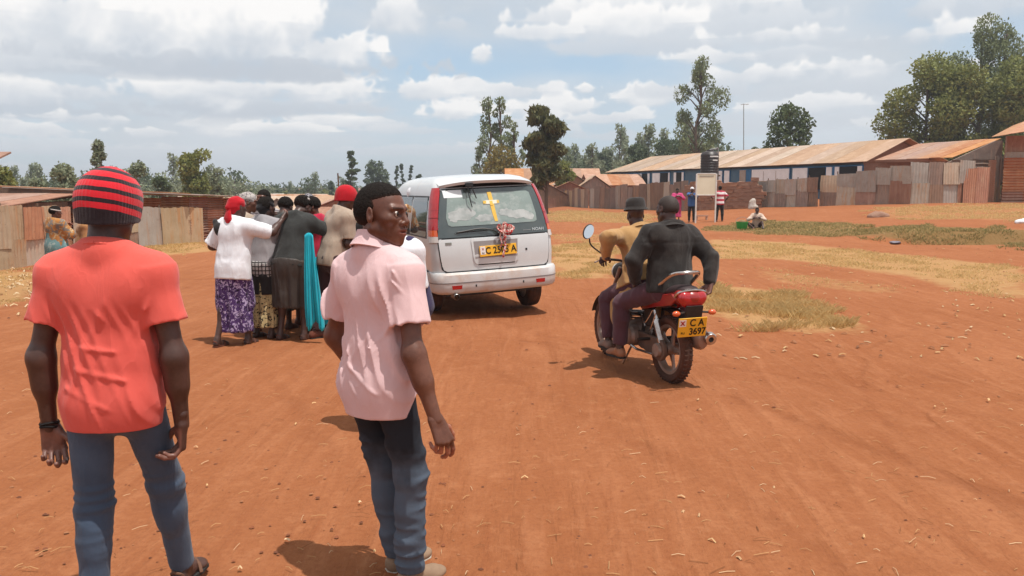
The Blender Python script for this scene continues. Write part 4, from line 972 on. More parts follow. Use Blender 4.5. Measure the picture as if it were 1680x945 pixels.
def litter():
    Vs = []; Cs = []; Fs = []
    def piece(P_, ln, wd, th, a, c, bend=0):
        b = len(Vs); ux, uy = math.cos(a), math.sin(a)
        for (s_, zz) in ((-1, 0), (0, bend), (1, 0)):
            for (t_, dz) in ((-1, 0), (1, 0), (0, th)):
                Vs.append((P_[0] + ux * ln * .5 * s_ - uy * wd * .5 * t_, P_[1] + uy * ln * .5 * s_ + ux * wd * .5 * t_, P_[2] + .004 + dz + zz)); Cs.append(c)
        for i in (0, 3):
            Fs.extend([[b + i, b + i + 3, b + i + 5, b + i + 2], [b + i + 2, b + i + 5, b + i + 4, b + i + 1]])
    R = random.Random(3)
    def spot(x, y): return (x, y, gz(x, y) + .006)
    for i in range(380):      # straws and torn maize leaves on the track
        px, py = R.uniform(0, 1680), 560 + 385 * R.random() ** .7
        g = G(px, py)
        if g is None: continue
        k = R.random(); c = (.46, .26, .12) if k < .6 else ((.58, .40, .24) if k < .8 else (.22, .09, .04))
        piece(spot(g.x, g.y), R.uniform(.015, .085) * (1.4 if k > .93 else 1), R.uniform(.0015, .004), .002, R.gauss(.4, 1.0), c, R.uniform(0, .012))
    for i in range(26):
        px, py = R.uniform(0, 1680), R.uniform(600, 940); g = G(px, py)
        piece(spot(g.x, g.y), R.uniform(.015, .045), R.uniform(.006, .016), .005, R.uniform(0, 6), R.choice([(.70, .50, .30), (.62, .40, .2), (.5, .3, .16)]), R.uniform(.004, .015))
    for i in range(300):      # dead leaves and scraps around the grass on the right
        px, py = R.uniform(1170, 1680), 392 + 200 * R.random() ** 1.4; g = G(px, py)
        if g is None: continue
        c = R.choice([(.45, .30, .15), (.40, .24, .11), (.20, .09, .05), (.50, .36, .22), (.28, .13, .07)])
        piece(spot(g.x, g.y), R.uniform(.02, .10), R.uniform(.008, .03), .006, R.uniform(0, 6), c, R.uniform(0, .02))
    for i in range(260):      # leaves heaped below the fence on the left
        px, py = R.gauss(10, 60) if i < 260 else R.gauss(270, 40), R.gauss(462, 18) if i < 260 else R.gauss(402, 6); g = G(px, py)
        if g is None: continue
        c = R.choice([(.52, .38, .22), (.60, .47, .31), (.45, .29, .15), (.38, .21, .10)])
        piece(spot(g.x, g.y), R.uniform(.04, .12), R.uniform(.015, .045), .012, R.uniform(0, 6), c, R.uniform(0, .05))
    me = mesh_np('leaf_litter', Vs, Fs, attr_mat('litter', .9), smooth=False); set_col(me, np.array(Cs)); tag(obj('leaf_litter', me), kind='stuff')
    Vs, Fs, Cs2 = [], [], []
    for i in range(520):
        px, py = R.uniform(0, 1680), 380 + 560 * R.random() ** .8; g = G(px, py)
        if g is None: continue
        r = R.uniform(.003, .010) * (1 + .12 * g.y); b = len(Vs); ph = R.uniform(0, 6)
        for k in range(5): Vs.append((g.x + r * math.cos(ph + k * 1.256) * R.uniform(.7, 1.2), g.y + r * math.sin(ph + k * 1.256) * R.uniform(.7, 1.2), g.z + .002))
        Vs.append((g.x + r * .2, g.y, g.z + r * R.uniform(.5, .9)))
        for k in range(5): Fs.append([b + k, b + (k + 1) % 5, b + 5])
        c = R.choice([(.25, .09, .045), (.20, .075, .04), (.32, .14, .07), (.15, .06, .035)]); Cs2 += [c] * 6
    me = mesh_np('gravel', Vs, Fs, attr_mat('stone_bits', .9), smooth=False); set_col(me, np.array(Cs2)); tag(obj('gravel', me), kind='stuff')
litter()
# ---------------------------------------------------------------- rusty sheet metal
def sheetmat(name, a, b, c, vert=True, metal=.0):
    m, n = newmat(name); tc = n.n('ShaderNodeTexCoord'); v = tc.outputs['Object']; oi = n.n('ShaderNodeObjectInfo')
    off = n.vm('SCALE', (31, 17, 23)); n.put(off.inputs['Scale'], oi.outputs['Random']); v = n.vm('ADD', v, off.outputs[0]).outputs[0]
    st = n.vm('MULTIPLY', v, (6, 6, .9) if vert else (1.2, 1.2, 3)).outputs[0]
    col = n.mix(n.mr(n.noise(v, 1.7, 5, .65), .35, .65), a, b)
    col = n.mix(n.mr(n.noise(st, 1.0, 5, .65), .50, .70), col, c)
    col = n.mix(n.mr(n.noise(v, 7, 5, .7), .60, .72, 0, .7), col, (.17, .08, .045))
    col = n.n('ShaderNodeHueSaturation', {'Value': n.mr(oi.outputs['Random'], 0, 1, .82, 1.14), 'Hue': n.mr(n.math('FRACT', n.math('MULTIPLY', oi.outputs['Random'], 7.7)), 0, 1, .495, .505), 'Saturation': n.mr(n.math('FRACT', n.math('MULTIPLY', oi.outputs['Random'], 3.3)), 0, 1, .7, 1.15), 'Color': col})
    bp = n.n('ShaderNodeBump', {'Strength': .4, 'Distance': .02, 'Height': n.noise(v, 5, 5, .7)})
    n.n('ShaderNodeOutputMaterial', {0: n.n('ShaderNodeBsdfPrincipled', {'Base Color': col, 'Roughness': .8, 'Specular IOR Level': .2, 'Metallic': metal, 'Normal': bp})}); return m
M_tan = sheetmat('weathered_tan_sheet', (0.5, 0.385, 0.265), (0.42, 0.31, 0.2), (0.5, 0.27, 0.14))
M_greysheet = sheetmat('weathered_grey_sheet', (0.42, 0.375, 0.32), (0.35, 0.29, 0.235), (0.42, 0.25, 0.15))
M_rust = sheetmat('rusty_sheet', (0.36, 0.165, 0.095), (0.28, 0.12, 0.07), (0.42, 0.22, 0.13))
M_orange = sheetmat('orange_rust_sheet', (0.5, 0.21, 0.1), (0.4, 0.16, 0.08), (0.52, 0.28, 0.15))
M_brown = sheetmat('brown_sheet', (0.27, 0.185, 0.14), (0.21, 0.14, 0.105), (0.34, 0.2, 0.13))
M_roofrust = sheetmat('rusted_roof', (.46, .315, .215), (.40, .265, .175), (.52, .37, .26), vert=False)
M_rooforange = sheetmat('orange_roof', (.43, .22, .125), (.36, .17, .09), (.49, .29, .18), vert=False)
M_roofpale = sheetmat('pale_roof', (.52, .44, .36), (.44, .34, .26), (.58, .50, .42), vert=False)
M_wood = mat('grey_wood', (.17, .10, .065), (.10, .06, .04), scale=12, rough=.9, stretch=(1, 1, .2), bump=.5, bscale=30)
M_mud = mat('mud_wall', (.31, .18, .125), (.26, .145, .10), rough=.95, scale=2, bump=.8, bscale=6, bdist=.05, c=(.36, .22, .155), cscale=4)
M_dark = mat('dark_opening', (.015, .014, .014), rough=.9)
def sheet_mesh(w, h, waves, horiz=False, amp=.012, seed=0, bend=.03, nx=None, mats=None, th=0):
    """an old corrugated sheet standing in x-z, its lower left corner at the origin, edges uneven"""
    R = random.Random(seed); nx = nx or waves * 2; nz = 2
    if horiz: nx, nz = 3, waves * 2
    V = []; tl, tr = R.uniform(-.04, .04) * h, R.uniform(-.04, .04) * h; b1, b2 = R.uniform(-bend, bend), R.uniform(-bend, bend)
    for j in range(nz + 1):
        for i in range(nx + 1):
            u, v = i / nx, j / nz; ph = (j if horiz else i); y = amp * (1 if ph % 2 else -1) + b1 * math.sin(3 * u + 1) * v + b2 * (v - .5) ** 2 * 2
            x = u * w + .012 * w * math.sin(5 * v + seed); z = v * (h + tl * (1 - u) + tr * u) + (R.uniform(-.01, .01) * h if j == nz else 0)
            V.append((x, y, z))
    k = nx + 1
    F = [[j * k + i, j * k + i + 1, (j + 1) * k + i + 1, (j + 1) * k + i] for j in range(nz) for i in range(nx)]
    return mesh_np('sheet', V, F, mats or M_tan, smooth=False)
def two_tone(mats, R): return R.choice(mats)
def fence(label, pts, top_y, wmin, wmax, mats, seed, rows=1, group=None, cat='fence', waves=6, split=.5, jag=.05, name='sheet_metal_fence', posts=True, lowmats=None):
    """sheets along ground points pts (world), top edge given in picture rows at the two ends only to fix real heights"""
    R = random.Random(seed); root = empty(name, tuple(pts[0]), 0, label, cat, group)
    L = [0]
    for a, b in zip(pts, pts[1:]): L.append(L[-1] + (Vector((b[0], b[1])) - Vector((a[0], a[1]))).length)
    tops = [P(840, ty, p[1]).z for p, ty in zip(pts, top_y)]
    def at(s_):
        for i in range(len(pts) - 1):
            if s_ <= L[i + 1] or i == len(pts) - 2:
                t = (s_ - L[i]) / (L[i + 1] - L[i]); a, b = Vector(pts[i]), Vector(pts[i + 1]); q = a.lerp(b, t); return Vector((q.x, q.y, gz(q.x, q.y))), tops[i] * (1 - t) + tops[i + 1] * t, math.atan2(b.y - a.y, b.x - a.x)
    s_ = 0; protos = {}
    while s_ < L[-1] - .05:
        w = R.uniform(wmin, wmax); a, ta, ang = at(s_); b, tb, _ = at(min(s_ + w, L[-1])); H_ = max(.3, ta - a.z)
        sp_ = split + R.uniform(-.13, .10); spans = [(0, 1)] if rows == 1 else [(0, sp_ + .03), (sp_ - .03, 1)]
        for ri, (z0, z1) in enumerate(spans):
            h = H_ * (z1 - z0) * (1 + (R.uniform(-jag, jag) if z1 == 1 else 0)); key = R.randrange(5)
            if key not in protos: protos[key] = sheet_mesh(1, 1, waves, seed=seed * 10 + key, amp=.010, bend=.03)
            me = protos[key]; o = bpy.data.objects.new('sheet', me); COL.objects.link(o); o.parent = root
            off = (.02 if len(root.children) % 2 else -.02) + (.03 if ri and rows == 2 else 0)
            nrm = Vector((math.sin(ang), -math.cos(ang), 0)); q = a + nrm * off - Vector(pts[0]); q.z = a.z + H_ * z0 - .03 - pts[0][2]
            o.location = q; o.rotation_euler = (R.uniform(-.03, .03), R.uniform(-.02, .02), ang + R.uniform(-.02, .02)); o.scale = (w * 1.07, 1, h + .03)
            mt = R.choice((lowmats or mats) if (ri == 0 and rows == 2) else mats)
            o.material_slots[0].link = 'OBJECT'; o.material_slots[0].material = mt
        if posts and R.random() < .5:
            nrm = Vector((math.sin(ang), -math.cos(ang), 0)); q = a - nrm * .10 - Vector(pts[0])
            MB().tube([q + V3(0, 0, -.1), q + V3(.02, 0, H_ * .5), q + V3(0, .01, H_ * R.uniform(1.0, 1.08))], [.035, .03, .028], 6).build('post', M_wood, root)
        s_ += w
    return root
gp = lambda px, py: (lambda g: (g.x, g.y, g.z))(G(px, py))
fence('tan patched sheet metal fence at the left edge, behind the woman in the headband', [gp(-70, 452), gp(0, 444), gp(150, 420), gp(232, 404)], [336, 338, 340, 342], .55, 1.0, [M_tan, M_tan, M_greysheet, M_tan, M_orange], 3, rows=2, split=.42, lowmats=[M_rust, M_tan, M_brown, M_tan], jag=.04)
fence('pale sheet metal fence joining the long rusty shed, stained at its foot', [gp(228, 405), gp(312, 399)], [341, 340], .7, 1.1, [M_tan, M_tan, M_greysheet], 5, rows=1, jag=.02)
fence('long brown sheet metal fence in the middle distance, beyond the van', [gp(884, 340), gp(960, 341), gp(1060, 344), gp(1128, 346)], [314, 309, 303, 298], .85, 1.25, [M_brown, M_brown, M_greysheet, M_brown, M_brown, M_tan], 8, jag=.06, waves=6)
fence('two-row patchwork sheet fence in front of the blue-walled school', [gp(1241, 340), gp(1330, 339), gp(1380, 337), gp(1480, 335), gp(1578, 333)], [297, 291, 284, 269, 263], .75, 1.1, [M_greysheet, M_tan, M_greysheet, M_brown, M_greysheet], 12, rows=2, split=.52, lowmats=[M_brown, M_brown, M_greysheet, M_rust], jag=.05)
# low mud bank wall between the two fences
def mud_wall():
    a, b = Vector(gp(1126, 346)), Vector(gp(1243, 341)); root = empty('mud_wall', a, 0, 'low crumbling wall of red stone and mud behind the signboard', 'wall'); R = random.Random(4)
    d = (b - a); L = d.length; d.normalize(); n_ = Vector((d.y, -d.x, 0)); H_ = P(0, 300, (a.y + b.y) / 2).z - a.z
    MB().box((b - a) / 2 + V3(0, 0, H_ * .42), (L, .35, H_ * .84), Matrix.Rotation(math.atan2(d.y, d.x), 3, 'Z')).build('wall_core', M_mud, root)
    proto = []
    for k in range(5):
        m_ = MB(); m_.box((0, 0, 0), (1, 1, 1)); m_.v = [(x + R.uniform(-.12, .12), y + R.uniform(-.12, .12), z + R.uniform(-.15, .15)) for x, y, z in m_.v]; proto.append(m_.me('stone', M_mud, sharp=20))
    z = 0; row = 0
    while z < H_:
        hh = R.uniform(.16, .26); s_ = R.uniform(-.2, 0)
        while s_ < L:
            w = R.uniform(.35, .8)
            if z > H_ * .8 and R.random() < .5: s_ += w; continue
            o = obj('stone', R.choice(proto), root); q = d * (s_ + w / 2) + n_ * (.135 + R.uniform(-.015, .02)); o.location = (q.x, q.y, q.z + z + hh / 2 + (gz(a.x + q.x, a.y + q.y) - a.z) * 0); o.scale = (w * .97, .16, hh * .95); o.rotation_euler = (0, R.uniform(-.06, .06), math.atan2(d.y, d.x))
            o.material_slots[0].link = 'OBJECT'; o.material_slots[0].material = R.choice([M_mud, M_mud, M_mud2])
            s_ += w
        z += hh
M_mud2 = mat('pale_mud', (.36, .20, .13), (.27, .13, .08), rough=.95, scale=2, bump=.6, bscale=8, bdist=.04)
mud_wall()
# ---------------------------------------------------------------- buildings
def roof_plane(root, a, b, c, d, n, m, name='roof_sheet', th=.03, jag=.0, seed=0, over=.02):
    """roof plane a-b eave, d-c ridge, laid as n overlapping sheets"""
    a, b, c, d = map(Vector, (a, b, c, d)); R = random.Random(seed); nrm = (b - a).cross(d - a).normalized()
    if nrm.z < 0: nrm = -nrm
    for i in range(n):
        t0, t1 = i / n, (i + 1 + over) / n; off = nrm * (.012 * (i % 2) + R.uniform(0, .012)); j0 = (a - d).normalized() * R.uniform(0, jag)
        p = [a.lerp(b, t0) + off + j0, a.lerp(b, t1) + off + j0, d.lerp(c, t1) + off, d.lerp(c, t0) + off]
        q = MB().hexa([x - nrm * th for x in p] + p); o = q.build(name, m, root, smooth=False)
def wall_box(root, p, q, z0, z1, th, m, name='wall'):
    """wall slab from p to q (xy), from z0 to z1"""
    p, q = Vector(p), Vector(q); d = q - p; c = (p + q) / 2
    return MB().box((c.x, c.y, (z0 + z1) / 2), (d.length, th, z1 - z0), Matrix.Rotation(math.atan2(d.y, d.x), 3, 'Z')).build(name, m, root, smooth=False)
def shack(px, D, w, dp, hw, hr, rz, mroof, mwall, label, group=None, kind='gable', n=5, door=True, z0=None, seed=0, cat='shack', name='shack'):
    g = GX(px, D); z0 = g.z if z0 is None else z0; root = empty(name, (g.x, g.y, z0), rad(rz), label, cat, group)
    w2, d2 = w / 2, dp / 2
    for (a, b) in (((-w2, -d2), (w2, -d2)), ((w2, -d2), (w2, d2)), ((w2, d2), (-w2, d2)), ((-w2, d2), (-w2, -d2))):
        wall_box(root, (*a, 0), (*b, 0), -.4, hw, .08, mwall)
    o = .35
    if kind == 'gable':
        roof_plane(root, (-w2 - o, -d2 - o, hw - .1), (w2 + o, -d2 - o, hw - .1), (w2 + o, 0, hw + hr), (-w2 - o, 0, hw + hr), n, mroof, seed=seed, jag=.06)
        roof_plane(root, (w2 + o, d2 + o, hw - .1), (-w2 - o, d2 + o, hw - .1), (-w2 - o, .0, hw + hr), (w2 + o, .0, hw + hr), n, mroof, seed=seed + 1, jag=.06)
        for s_ in (-1, 1): MB().prism([(-d2, hw), (d2, hw), (0, hw + hr * .93)], s_ * w2 - .04, s_ * w2 + .04, 'X').build('gable', mwall, root, smooth=False)
    elif kind == 'gable_front':
        roof_plane(root, (-w2 - o, d2 + o, hw - .1), (-w2 - o, -d2 - o, hw - .1), (0, -d2 - o, hw + hr), (0, d2 + o, hw + hr), n, mroof, seed=seed, jag=.06)
        roof_plane(root, (w2 + o, -d2 - o, hw - .1), (w2 + o, d2 + o, hw - .1), (0, d2 + o, hw + hr), (0, -d2 - o, hw + hr), n, mroof, seed=seed + 1, jag=.06)
        MB().prism([(-w2, hw), (w2, hw), (0, hw + hr * .93)], -d2 - .04, -d2 + .04, 'Y').build('gable', mwall, root, smooth=False)
    else:
        roof_plane(root, (-w2 - o, -d2 - o, hw - .05), (w2 + o, -d2 - o, hw - .05), (w2 + o, d2 + o, hw + hr), (-w2 - o, d2 + o, hw + hr), n, mroof, seed=seed, jag=.1)
    if door: MB().box((w * .15, -d2 - .05, hw * .42), (.8, .06, hw * .84)).build('door', M_brown if mwall is not M_brown else M_rust, root, smooth=False)
    return root
# long rusty shed on the left
def long_shed():
    a = Vector(gp(312, 399)); b = Vector(gp(392, 389)); a2 = Vector(gp(222, 402)); b2 = GX(120, b.y + 1)
    root = empty('shed', a, 0, 'long low rusty corrugated shed with a pale roof edge, left of the crowd', 'shed')
    F0 = V3(0, 0, 0); F1 = b - a; zt0 = P(0, 321, a.y).z - a.z; zt1 = P(0, 324, b.y).z - a.z
    R = random.Random(2); L = F1.length; ang = math.atan2(F1.y, F1.x)
    def side(P0, ang, L, H0, H1, n, seed):
        rows = 4
        for i in range(n):
            for j in range(rows):
                H_ = H0 + (H1 - H0) * (i + .5) / n; me = sheet_mesh(L / n * 1.03, H_ / rows * 1.08, 5, horiz=True, seed=seed + i * 7 + j, amp=.035, bend=.01, mats=M_rust)
                o = obj('wall_sheet', me, root); o.location = P0 + V3(math.cos(ang) * L * i / n, math.sin(ang) * L * i / n, j * H_ / rows - .05) + V3(math.sin(ang), -math.cos(ang), 0) * (.012 * (j % 2) + .01); o.rotation_euler = (0, 0, ang)
                o.material_slots[0].link = 'OBJECT'; o.material_slots[0].material = R.choice([M_rust, M_rust, M_orange])
        wall_box(root, P0 + V3(math.sin(ang), -math.cos(ang), 0) * -.08, P0 + V3(math.cos(ang) * L, math.sin(ang) * L, 0) + V3(math.sin(ang), -math.cos(ang), 0) * -.08, -.3, min(H0, H1) - .02, .06, M_rust)
    side(F0, ang, L, zt0, zt1, 3, 1)
    # the wall going left behind the fence
    c = Vector(GX(95, a.y + .6)) - a; ang2 = math.atan2(-c.y, -c.x); zt2 = P(0, 331, a.y).z - a.z
    side(V3(c.x, c.y, c.z * 0), ang2, V3(c.x, c.y, 0).length, zt2, zt0, 5, 30)
    bk = V3(-math.sin(ang), math.cos(ang), 0) * 5
    up = V3(0, 0, .04)
    q = F0 + V3(.1, -.3, zt0 + .02); e1 = F1 + V3(.6, -.1, zt1 - F1.z * 0 + .0); l0 = V3(c.x * .55, c.y * .55 - .3, zt0 + .16)
    roof_plane(root, q + up, e1 + up, e1 + bk + V3(0, 0, .15), q + bk + V3(-2, 0, .3), 5, M_roofpale, seed=3, jag=.12)
    roof_plane(root, l0 + up, q + up + V3(.04, 0, .01), q + bk + V3(-2, 0, .3), l0 + bk + V3(-2, 0, .3), 4, M_rooforange, seed=4, jag=.1)
    l1 = V3(c.x, c.y - .3, zt2 + .02)
    roof_plane(root, l1 + up, l0 + V3(0, 0, -.08), l0 + bk + V3(0, 0, .2), l1 + bk + V3(0, 0, .2), 4, M_brown, seed=6, jag=.1)
long_shed()
# corner of a roof at the left edge, and the brown roof behind the fence
e = GX(-120, 13.5)
def eave():
    root = empty('shed', e, 0, 'end of a rusty roof poking in at the left edge above the fence', 'shed')
    zt = P(0, 262, 13.5).z - e.z; x1 = P(17, 262, 13.5).x - e.x
    roof_plane(root, (-3, -.3, zt - .02), (x1, -.3, zt + .0), (x1 - .55, .9, zt + .16), (-3, .9, zt + .16), 4, M_rust, seed=3, jag=.15)
    MB().box((x1 - 1.6, -.6, zt - .09), (3, .08, .08)).build('rafter', M_wood, root); wall_box(root, (-3, -.2, 0), (x1 - 1.6, -.2, 0), -.2, zt - .12, .1, M_rust)
eave()
shack(-40, 27, 4.2, 4, 1.50, .3, 3, M_rust, M_brown, 'low brown-roofed shed right behind the fence at the left edge', kind='mono', n=5, seed=3)
# the town in the dip
R_ = random.Random(21)
row = [(425, 56, 7.5, 4.0, 1.75, .25, 4, 'mono', M_roofpale, M_rust, 'shack with a straight pale roof edge just above the crowd'),
       (492, 62, 4.4, 5, 1.7, .85, -6, 'gable_front', M_roofpale, M_brown, 'brown shack with a pale gabled roof showing above the crowd'),
       (455, 74, 5, 4, 1.8, .7, 10, 'gable', M_roofrust, M_rust, 'small rust-roofed house behind the pale gable'),
       (560, 60, 5.5, 4, 2.0, .8, -12, 'gable', M_rust, M_brown, 'dark rusty shack beside the thin wooden pole'),
       (395, 66, 6, 4, 2.0, .7, 8, 'gable', M_roofrust, M_rust, 'rusty gabled house beyond the end of the long shed')]
for r in row: shack(r[0], r[1], r[2], r[3], r[4], r[5], r[6], r[8], r[9], r[10], kind=r[7], n=5, seed=int(r[0]), cat='house', name='house')
row2 = [(405, 88), (440, 96), (478, 90), (512, 98), (548, 90), (585, 86), (620, 92), (655, 100), (380, 112), (418, 122), (452, 130), (490, 120), (528, 132), (566, 118), (604, 130), (640, 122), (350, 130), (318, 140), (470, 150), (505, 158), (545, 150), (430, 152), (392, 150), (585, 156), (675, 140), (705, 128)]
for i, (px, D) in enumerate(row2):
    shack(px, D, R_.uniform(6, 11), R_.uniform(4, 6), R_.uniform(1.9, 2.4), R_.uniform(.7, 1.3), R_.uniform(-25, 25), R_.choice([M_roofrust, M_rooforange, M_rust, M_roofrust, M_roofpale]), R_.choice([M_rust, M_mud, M_brown]),
          'rust-roofed house crowded on the far slope above the heads of the crowd', 'rust-roofed houses on the far slope', kind=R_.choice(['gable', 'gable', 'gable_front']), n=4, seed=i, cat='house', name='house')
for (px, D, w, dp, hw, hr, rz, kd, mr, mw, lb) in [
    (905, 92, 10, 6, 2.0, 2.1, 2, 'gable', M_rooforange, M_rust, 'broad orange-roofed house seen over the fence beside the dark tree'),
    (936, 86, 3.2, 3, 2.2, 1.1, 4, 'gable_front', M_roofrust, M_mud, 'small gabled porch house right of the dark tree'),
    (893, 80, 4.6, 3, 1.3, 1.3, 0, 'gable_front', M_rust, M_brown, 'low gable peeping over the fence at the foot of the dark tree'),
    (932, 82, 4, 3, 1.5, .9, 0, 'gable_front', M_rooforange, M_rust, 'smallest rusty gable in the middle of the fence line'),
    (972, 84, 3.6, 4, 1.6, 1.4, 0, 'gable_front', M_roofrust, M_brown, 'brown gable end joined to a long orange roof left of the school'),
    (1003, 88, 5.5, 5, 2.0, 1.1, 6, 'gable', M_rooforange, M_rust, 'long orange roof just left of the school wall')]:
    shack(px, D, w, dp, hw, hr, rz, mr, mw, lb, kind=kd, n=5, seed=int(px), cat='house', name='house')
# school
M_blue = mat('blue_paint', (.035, .15, .32), (.03, .11, .22), scale=2, rough=.7); M_bluedark = mat('dark_blue_wall', (.06, .13, .20), (.09, .15, .20), scale=1.2, rough=.85)
M_white = mat('white_board', (.80, .80, .80), (.70, .70, .70), scale=2, rough=.8)
M_fascia = mat('dark_fascia', (.05, .04, .038), rough=.9)
def school():
    A0 = V3(11.6, 95, 0); A1 = V3(25.4, 59, 0); ze = 3.62; zr = 5.35; root = empty('school', (A0.x, A0.y, gz(A0.x, A0.y)), 0, 'long low school building with blue walls, white shutters and a rust-brown roof', 'school')
    o0 = Vector((A0.x, A0.y, gz(A0.x, A0.y))); d = (A1 - A0).normalized(); n_ = V3(d.y, -d.x, 0)
    if n_.x > 0: n_ = -n_          # outward towards the viewer side
    L = (A1 - A0).length; ang = math.atan2(d.y, d.x)
    def W(s_, off, z): return A0 + d * s_ + n_ * off + V3(0, 0, z) - o0
    dep = 7.0
    wl = MB()
    def slab(s0, s1, off, z0, z1, th, m, name, par=root):
        c = (W(s0, off, z0) + W(s1, off, z1)) / 2; return MB().box(c, (s1 - s0, th, z1 - z0), Matrix.Rotation(ang, 3, 'Z')).build(name, m, par, smooth=False)
    slab(0, L, 0, .2, ze - .05, .2, M_bluedark, 'wall')
    slab(.0, L, -dep, .2, ze, .2, M_bluedark, 'wall')
    for s_ in (0.1, L - .1):
        c = (W(s_, 0, 0) + W(s_, -dep, 0)) / 2; MB().box(c + V3(0, 0, ze / 2 + .1), (.2, dep - .2, ze - .3), Matrix.Rotation(ang, 3, 'Z')).build('wall', M_mud, root, smooth=False)
    slab(-.3, L + .3, .30, ze - .12, ze - .02, .05, M_fascia, 'fascia')
    # openings read off the photograph: metres along the wall, width, kind
    def s_of(px):   # where the line of sight through column px crosses the wall
        k = (px - 840) / FPX * .9925; return (k * A0.y - A0.x) / (d.x - k * d.y) if abs(d.x - k * d.y) > 1e-9 else 0
    spans = [(1027, 1031, 'w'), (1032, 1041, 'o'), (1042, 1048, 'w'), (1050, 1055, 'w'), (1056, 1064, 'o'), (1065, 1068, 'w'), (1073, 1085, 'w'), (1086, 1098, 'o'), (1099, 1101, 'w'), (1108, 1112, 'w'), (1112, 1121, 'o'), (1121, 1124, 'w'),
             (1182, 1187, 'w'), (1191, 1199, 'w'), (1216, 1226, 'g'), (1227, 1235, 'b'), (1236, 1297, 'w'), (1303, 1327, 'w'), (1329, 1356, 'o'), (1358, 1367, 'w'), (1368, 1372, 'b'), (1372, 1379, 'w'), (1380, 1408, 'o'), (1409, 1416, 'w')]
    for (p0, p1, k) in spans:
        s0, s1 = s_of(p0), s_of(p1)
        if s1 - s0 < .05: continue
        f = slab(s0 - .06, s1 + .06, .14, 1.55, ze - .22, .10, M_blue, 'window' if k != 'b' else 'door')
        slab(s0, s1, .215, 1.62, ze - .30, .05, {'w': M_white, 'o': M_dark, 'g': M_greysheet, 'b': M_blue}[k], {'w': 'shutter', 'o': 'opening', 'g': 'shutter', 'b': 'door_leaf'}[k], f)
        if k == 'w' and s1 - s0 > 3:
            for j in range(1, int((s1 - s0) / 1.2)):
                c = s0 + (s1 - s0) * j / int((s1 - s0) / 1.2); slab(c - .015, c + .015, .25, 1.62, ze - .46, .02, M_greysheet, 'joint', f)
    rg0, rg1 = W(3.0, -dep / 2, zr), W(L + .8, -dep / 2, zr)
    roof_plane(root, W(-.8, .42, ze), W(L + .8, .42, ze), rg1, rg0, 22, M_roofrust, seed=1, jag=.05)
    roof_plane(root, W(L + .8, -dep - .75, ze), W(-.8, -dep - .75, ze), rg0, rg1, 22, M_roofrust, seed=2)
    mb = MB(); a, b, c = W(-.8, .42, ze), W(-.8, -dep - .75, ze), rg0; mb.raw([a, b, c, a - V3(0, 0, .04), b - V3(0, 0, .04), c - V3(0, 0, .04)], [[0, 1, 2], [5, 4, 3], [0, 3, 4, 1], [1, 4, 5, 2], [2, 5, 3, 0]]); mb.build('roof_end', M_roofrust, root, smooth=False)
    MB().prism([(-dep / 2 - .0, ze), (dep / 2, ze), (0, zr - .1)], -.1, .1, 'X').build('gable', M_mud, root, smooth=False).matrix_local = Matrix.Translation(W(L - .1, -dep / 2, 0)) @ Matrix.Rotation(ang, 4, 'Z')
school()
# second building with the orange roof, and the house at the right edge
def right_houses():
    root = empty('house', GX(1500, 53), 0, 'brown house with a sagging orange roof, right of the school', 'house'); o0 = root.location.copy()
    w = lambda px, py, D: P(px, py, D) - o0
    a, b = w(1437, 262, 53), w(1562, 258, 49); c, d_ = w(1642, 227, 52), w(1506, 236, 57.5)
    roof_plane(root, a, b, c, d_, 7, M_rooforange, seed=5, jag=.25)
    a2 = w(1440, 264, 53.3); b2 = w(1640, 262, 49.3)
    wall_box(root, (a2.x + .2, a2.y + .3, 0), (b2.x, b2.y + .1, 0), -.5, a2.z - .10, .2, M_mud)
    for i in range(5):
        me = sheet_mesh(1.2, 1.35, 6, horiz=True, seed=50 + i, amp=.03, bend=.01, mats=M_brown); o = obj('wall_sheet', me, root); q = w(1562 + i * 17, 262, 48.4); o.location = (q.x, q.y, w(0, 300, 48.4).z); o.rotation_euler = (0, 0, -.1)
    c2 = w(1575, 262, 48.7); d2 = w(1640, 262, 48.9); MB().prism([(c2.x - 1.2, c2.z - .4), (d2.x, d2.z - .4), (d2.x, w(0, 231, 49).z), (d2.x - .4, w(0, 231, 49).z)], c2.y, c2.y + .15, 'Y').build('gable', M_brown, root, smooth=False)
    root = empty('house', GX(1690, 46), 0, 'red-brown house at the right edge with a bright orange roof and ribbed sheet wall', 'house'); o0 = root.location.copy()
    w = lambda px, py, D: P(px, py, D) - o0
    roof_plane(root, w(1628, 224, 45.6), w(1760, 204, 45.0), w(1760, 170, 50), w(1662, 206, 50), 5, M_rooforange, seed=6, jag=.2)
    zt = w(0, 226, 46).z
    wall_box(root, w(1646, 300, 46.8) * 1, w(1760, 300, 46.2), -.4, zt + .15, .25, M_rust)
    for i in range(3):
        for j in range(4):
            me = sheet_mesh(1.15, .66, 4, horiz=True, seed=80 + i * 5 + j, amp=.04, bend=.01, mats=M_orange); o = obj('wall_sheet', me, root); q = w(1645 + i * 30, 300, 46.3); o.location = (q.x, q.y, j * .62); o.rotation_euler = (0, 0, -.05)
    q = w(1650, 255, 46.2); MB().box((q.x + .9, q.y + .15, q.z), (1.6, .06, .38)).build('window', M_greysheet, root)
right_houses()
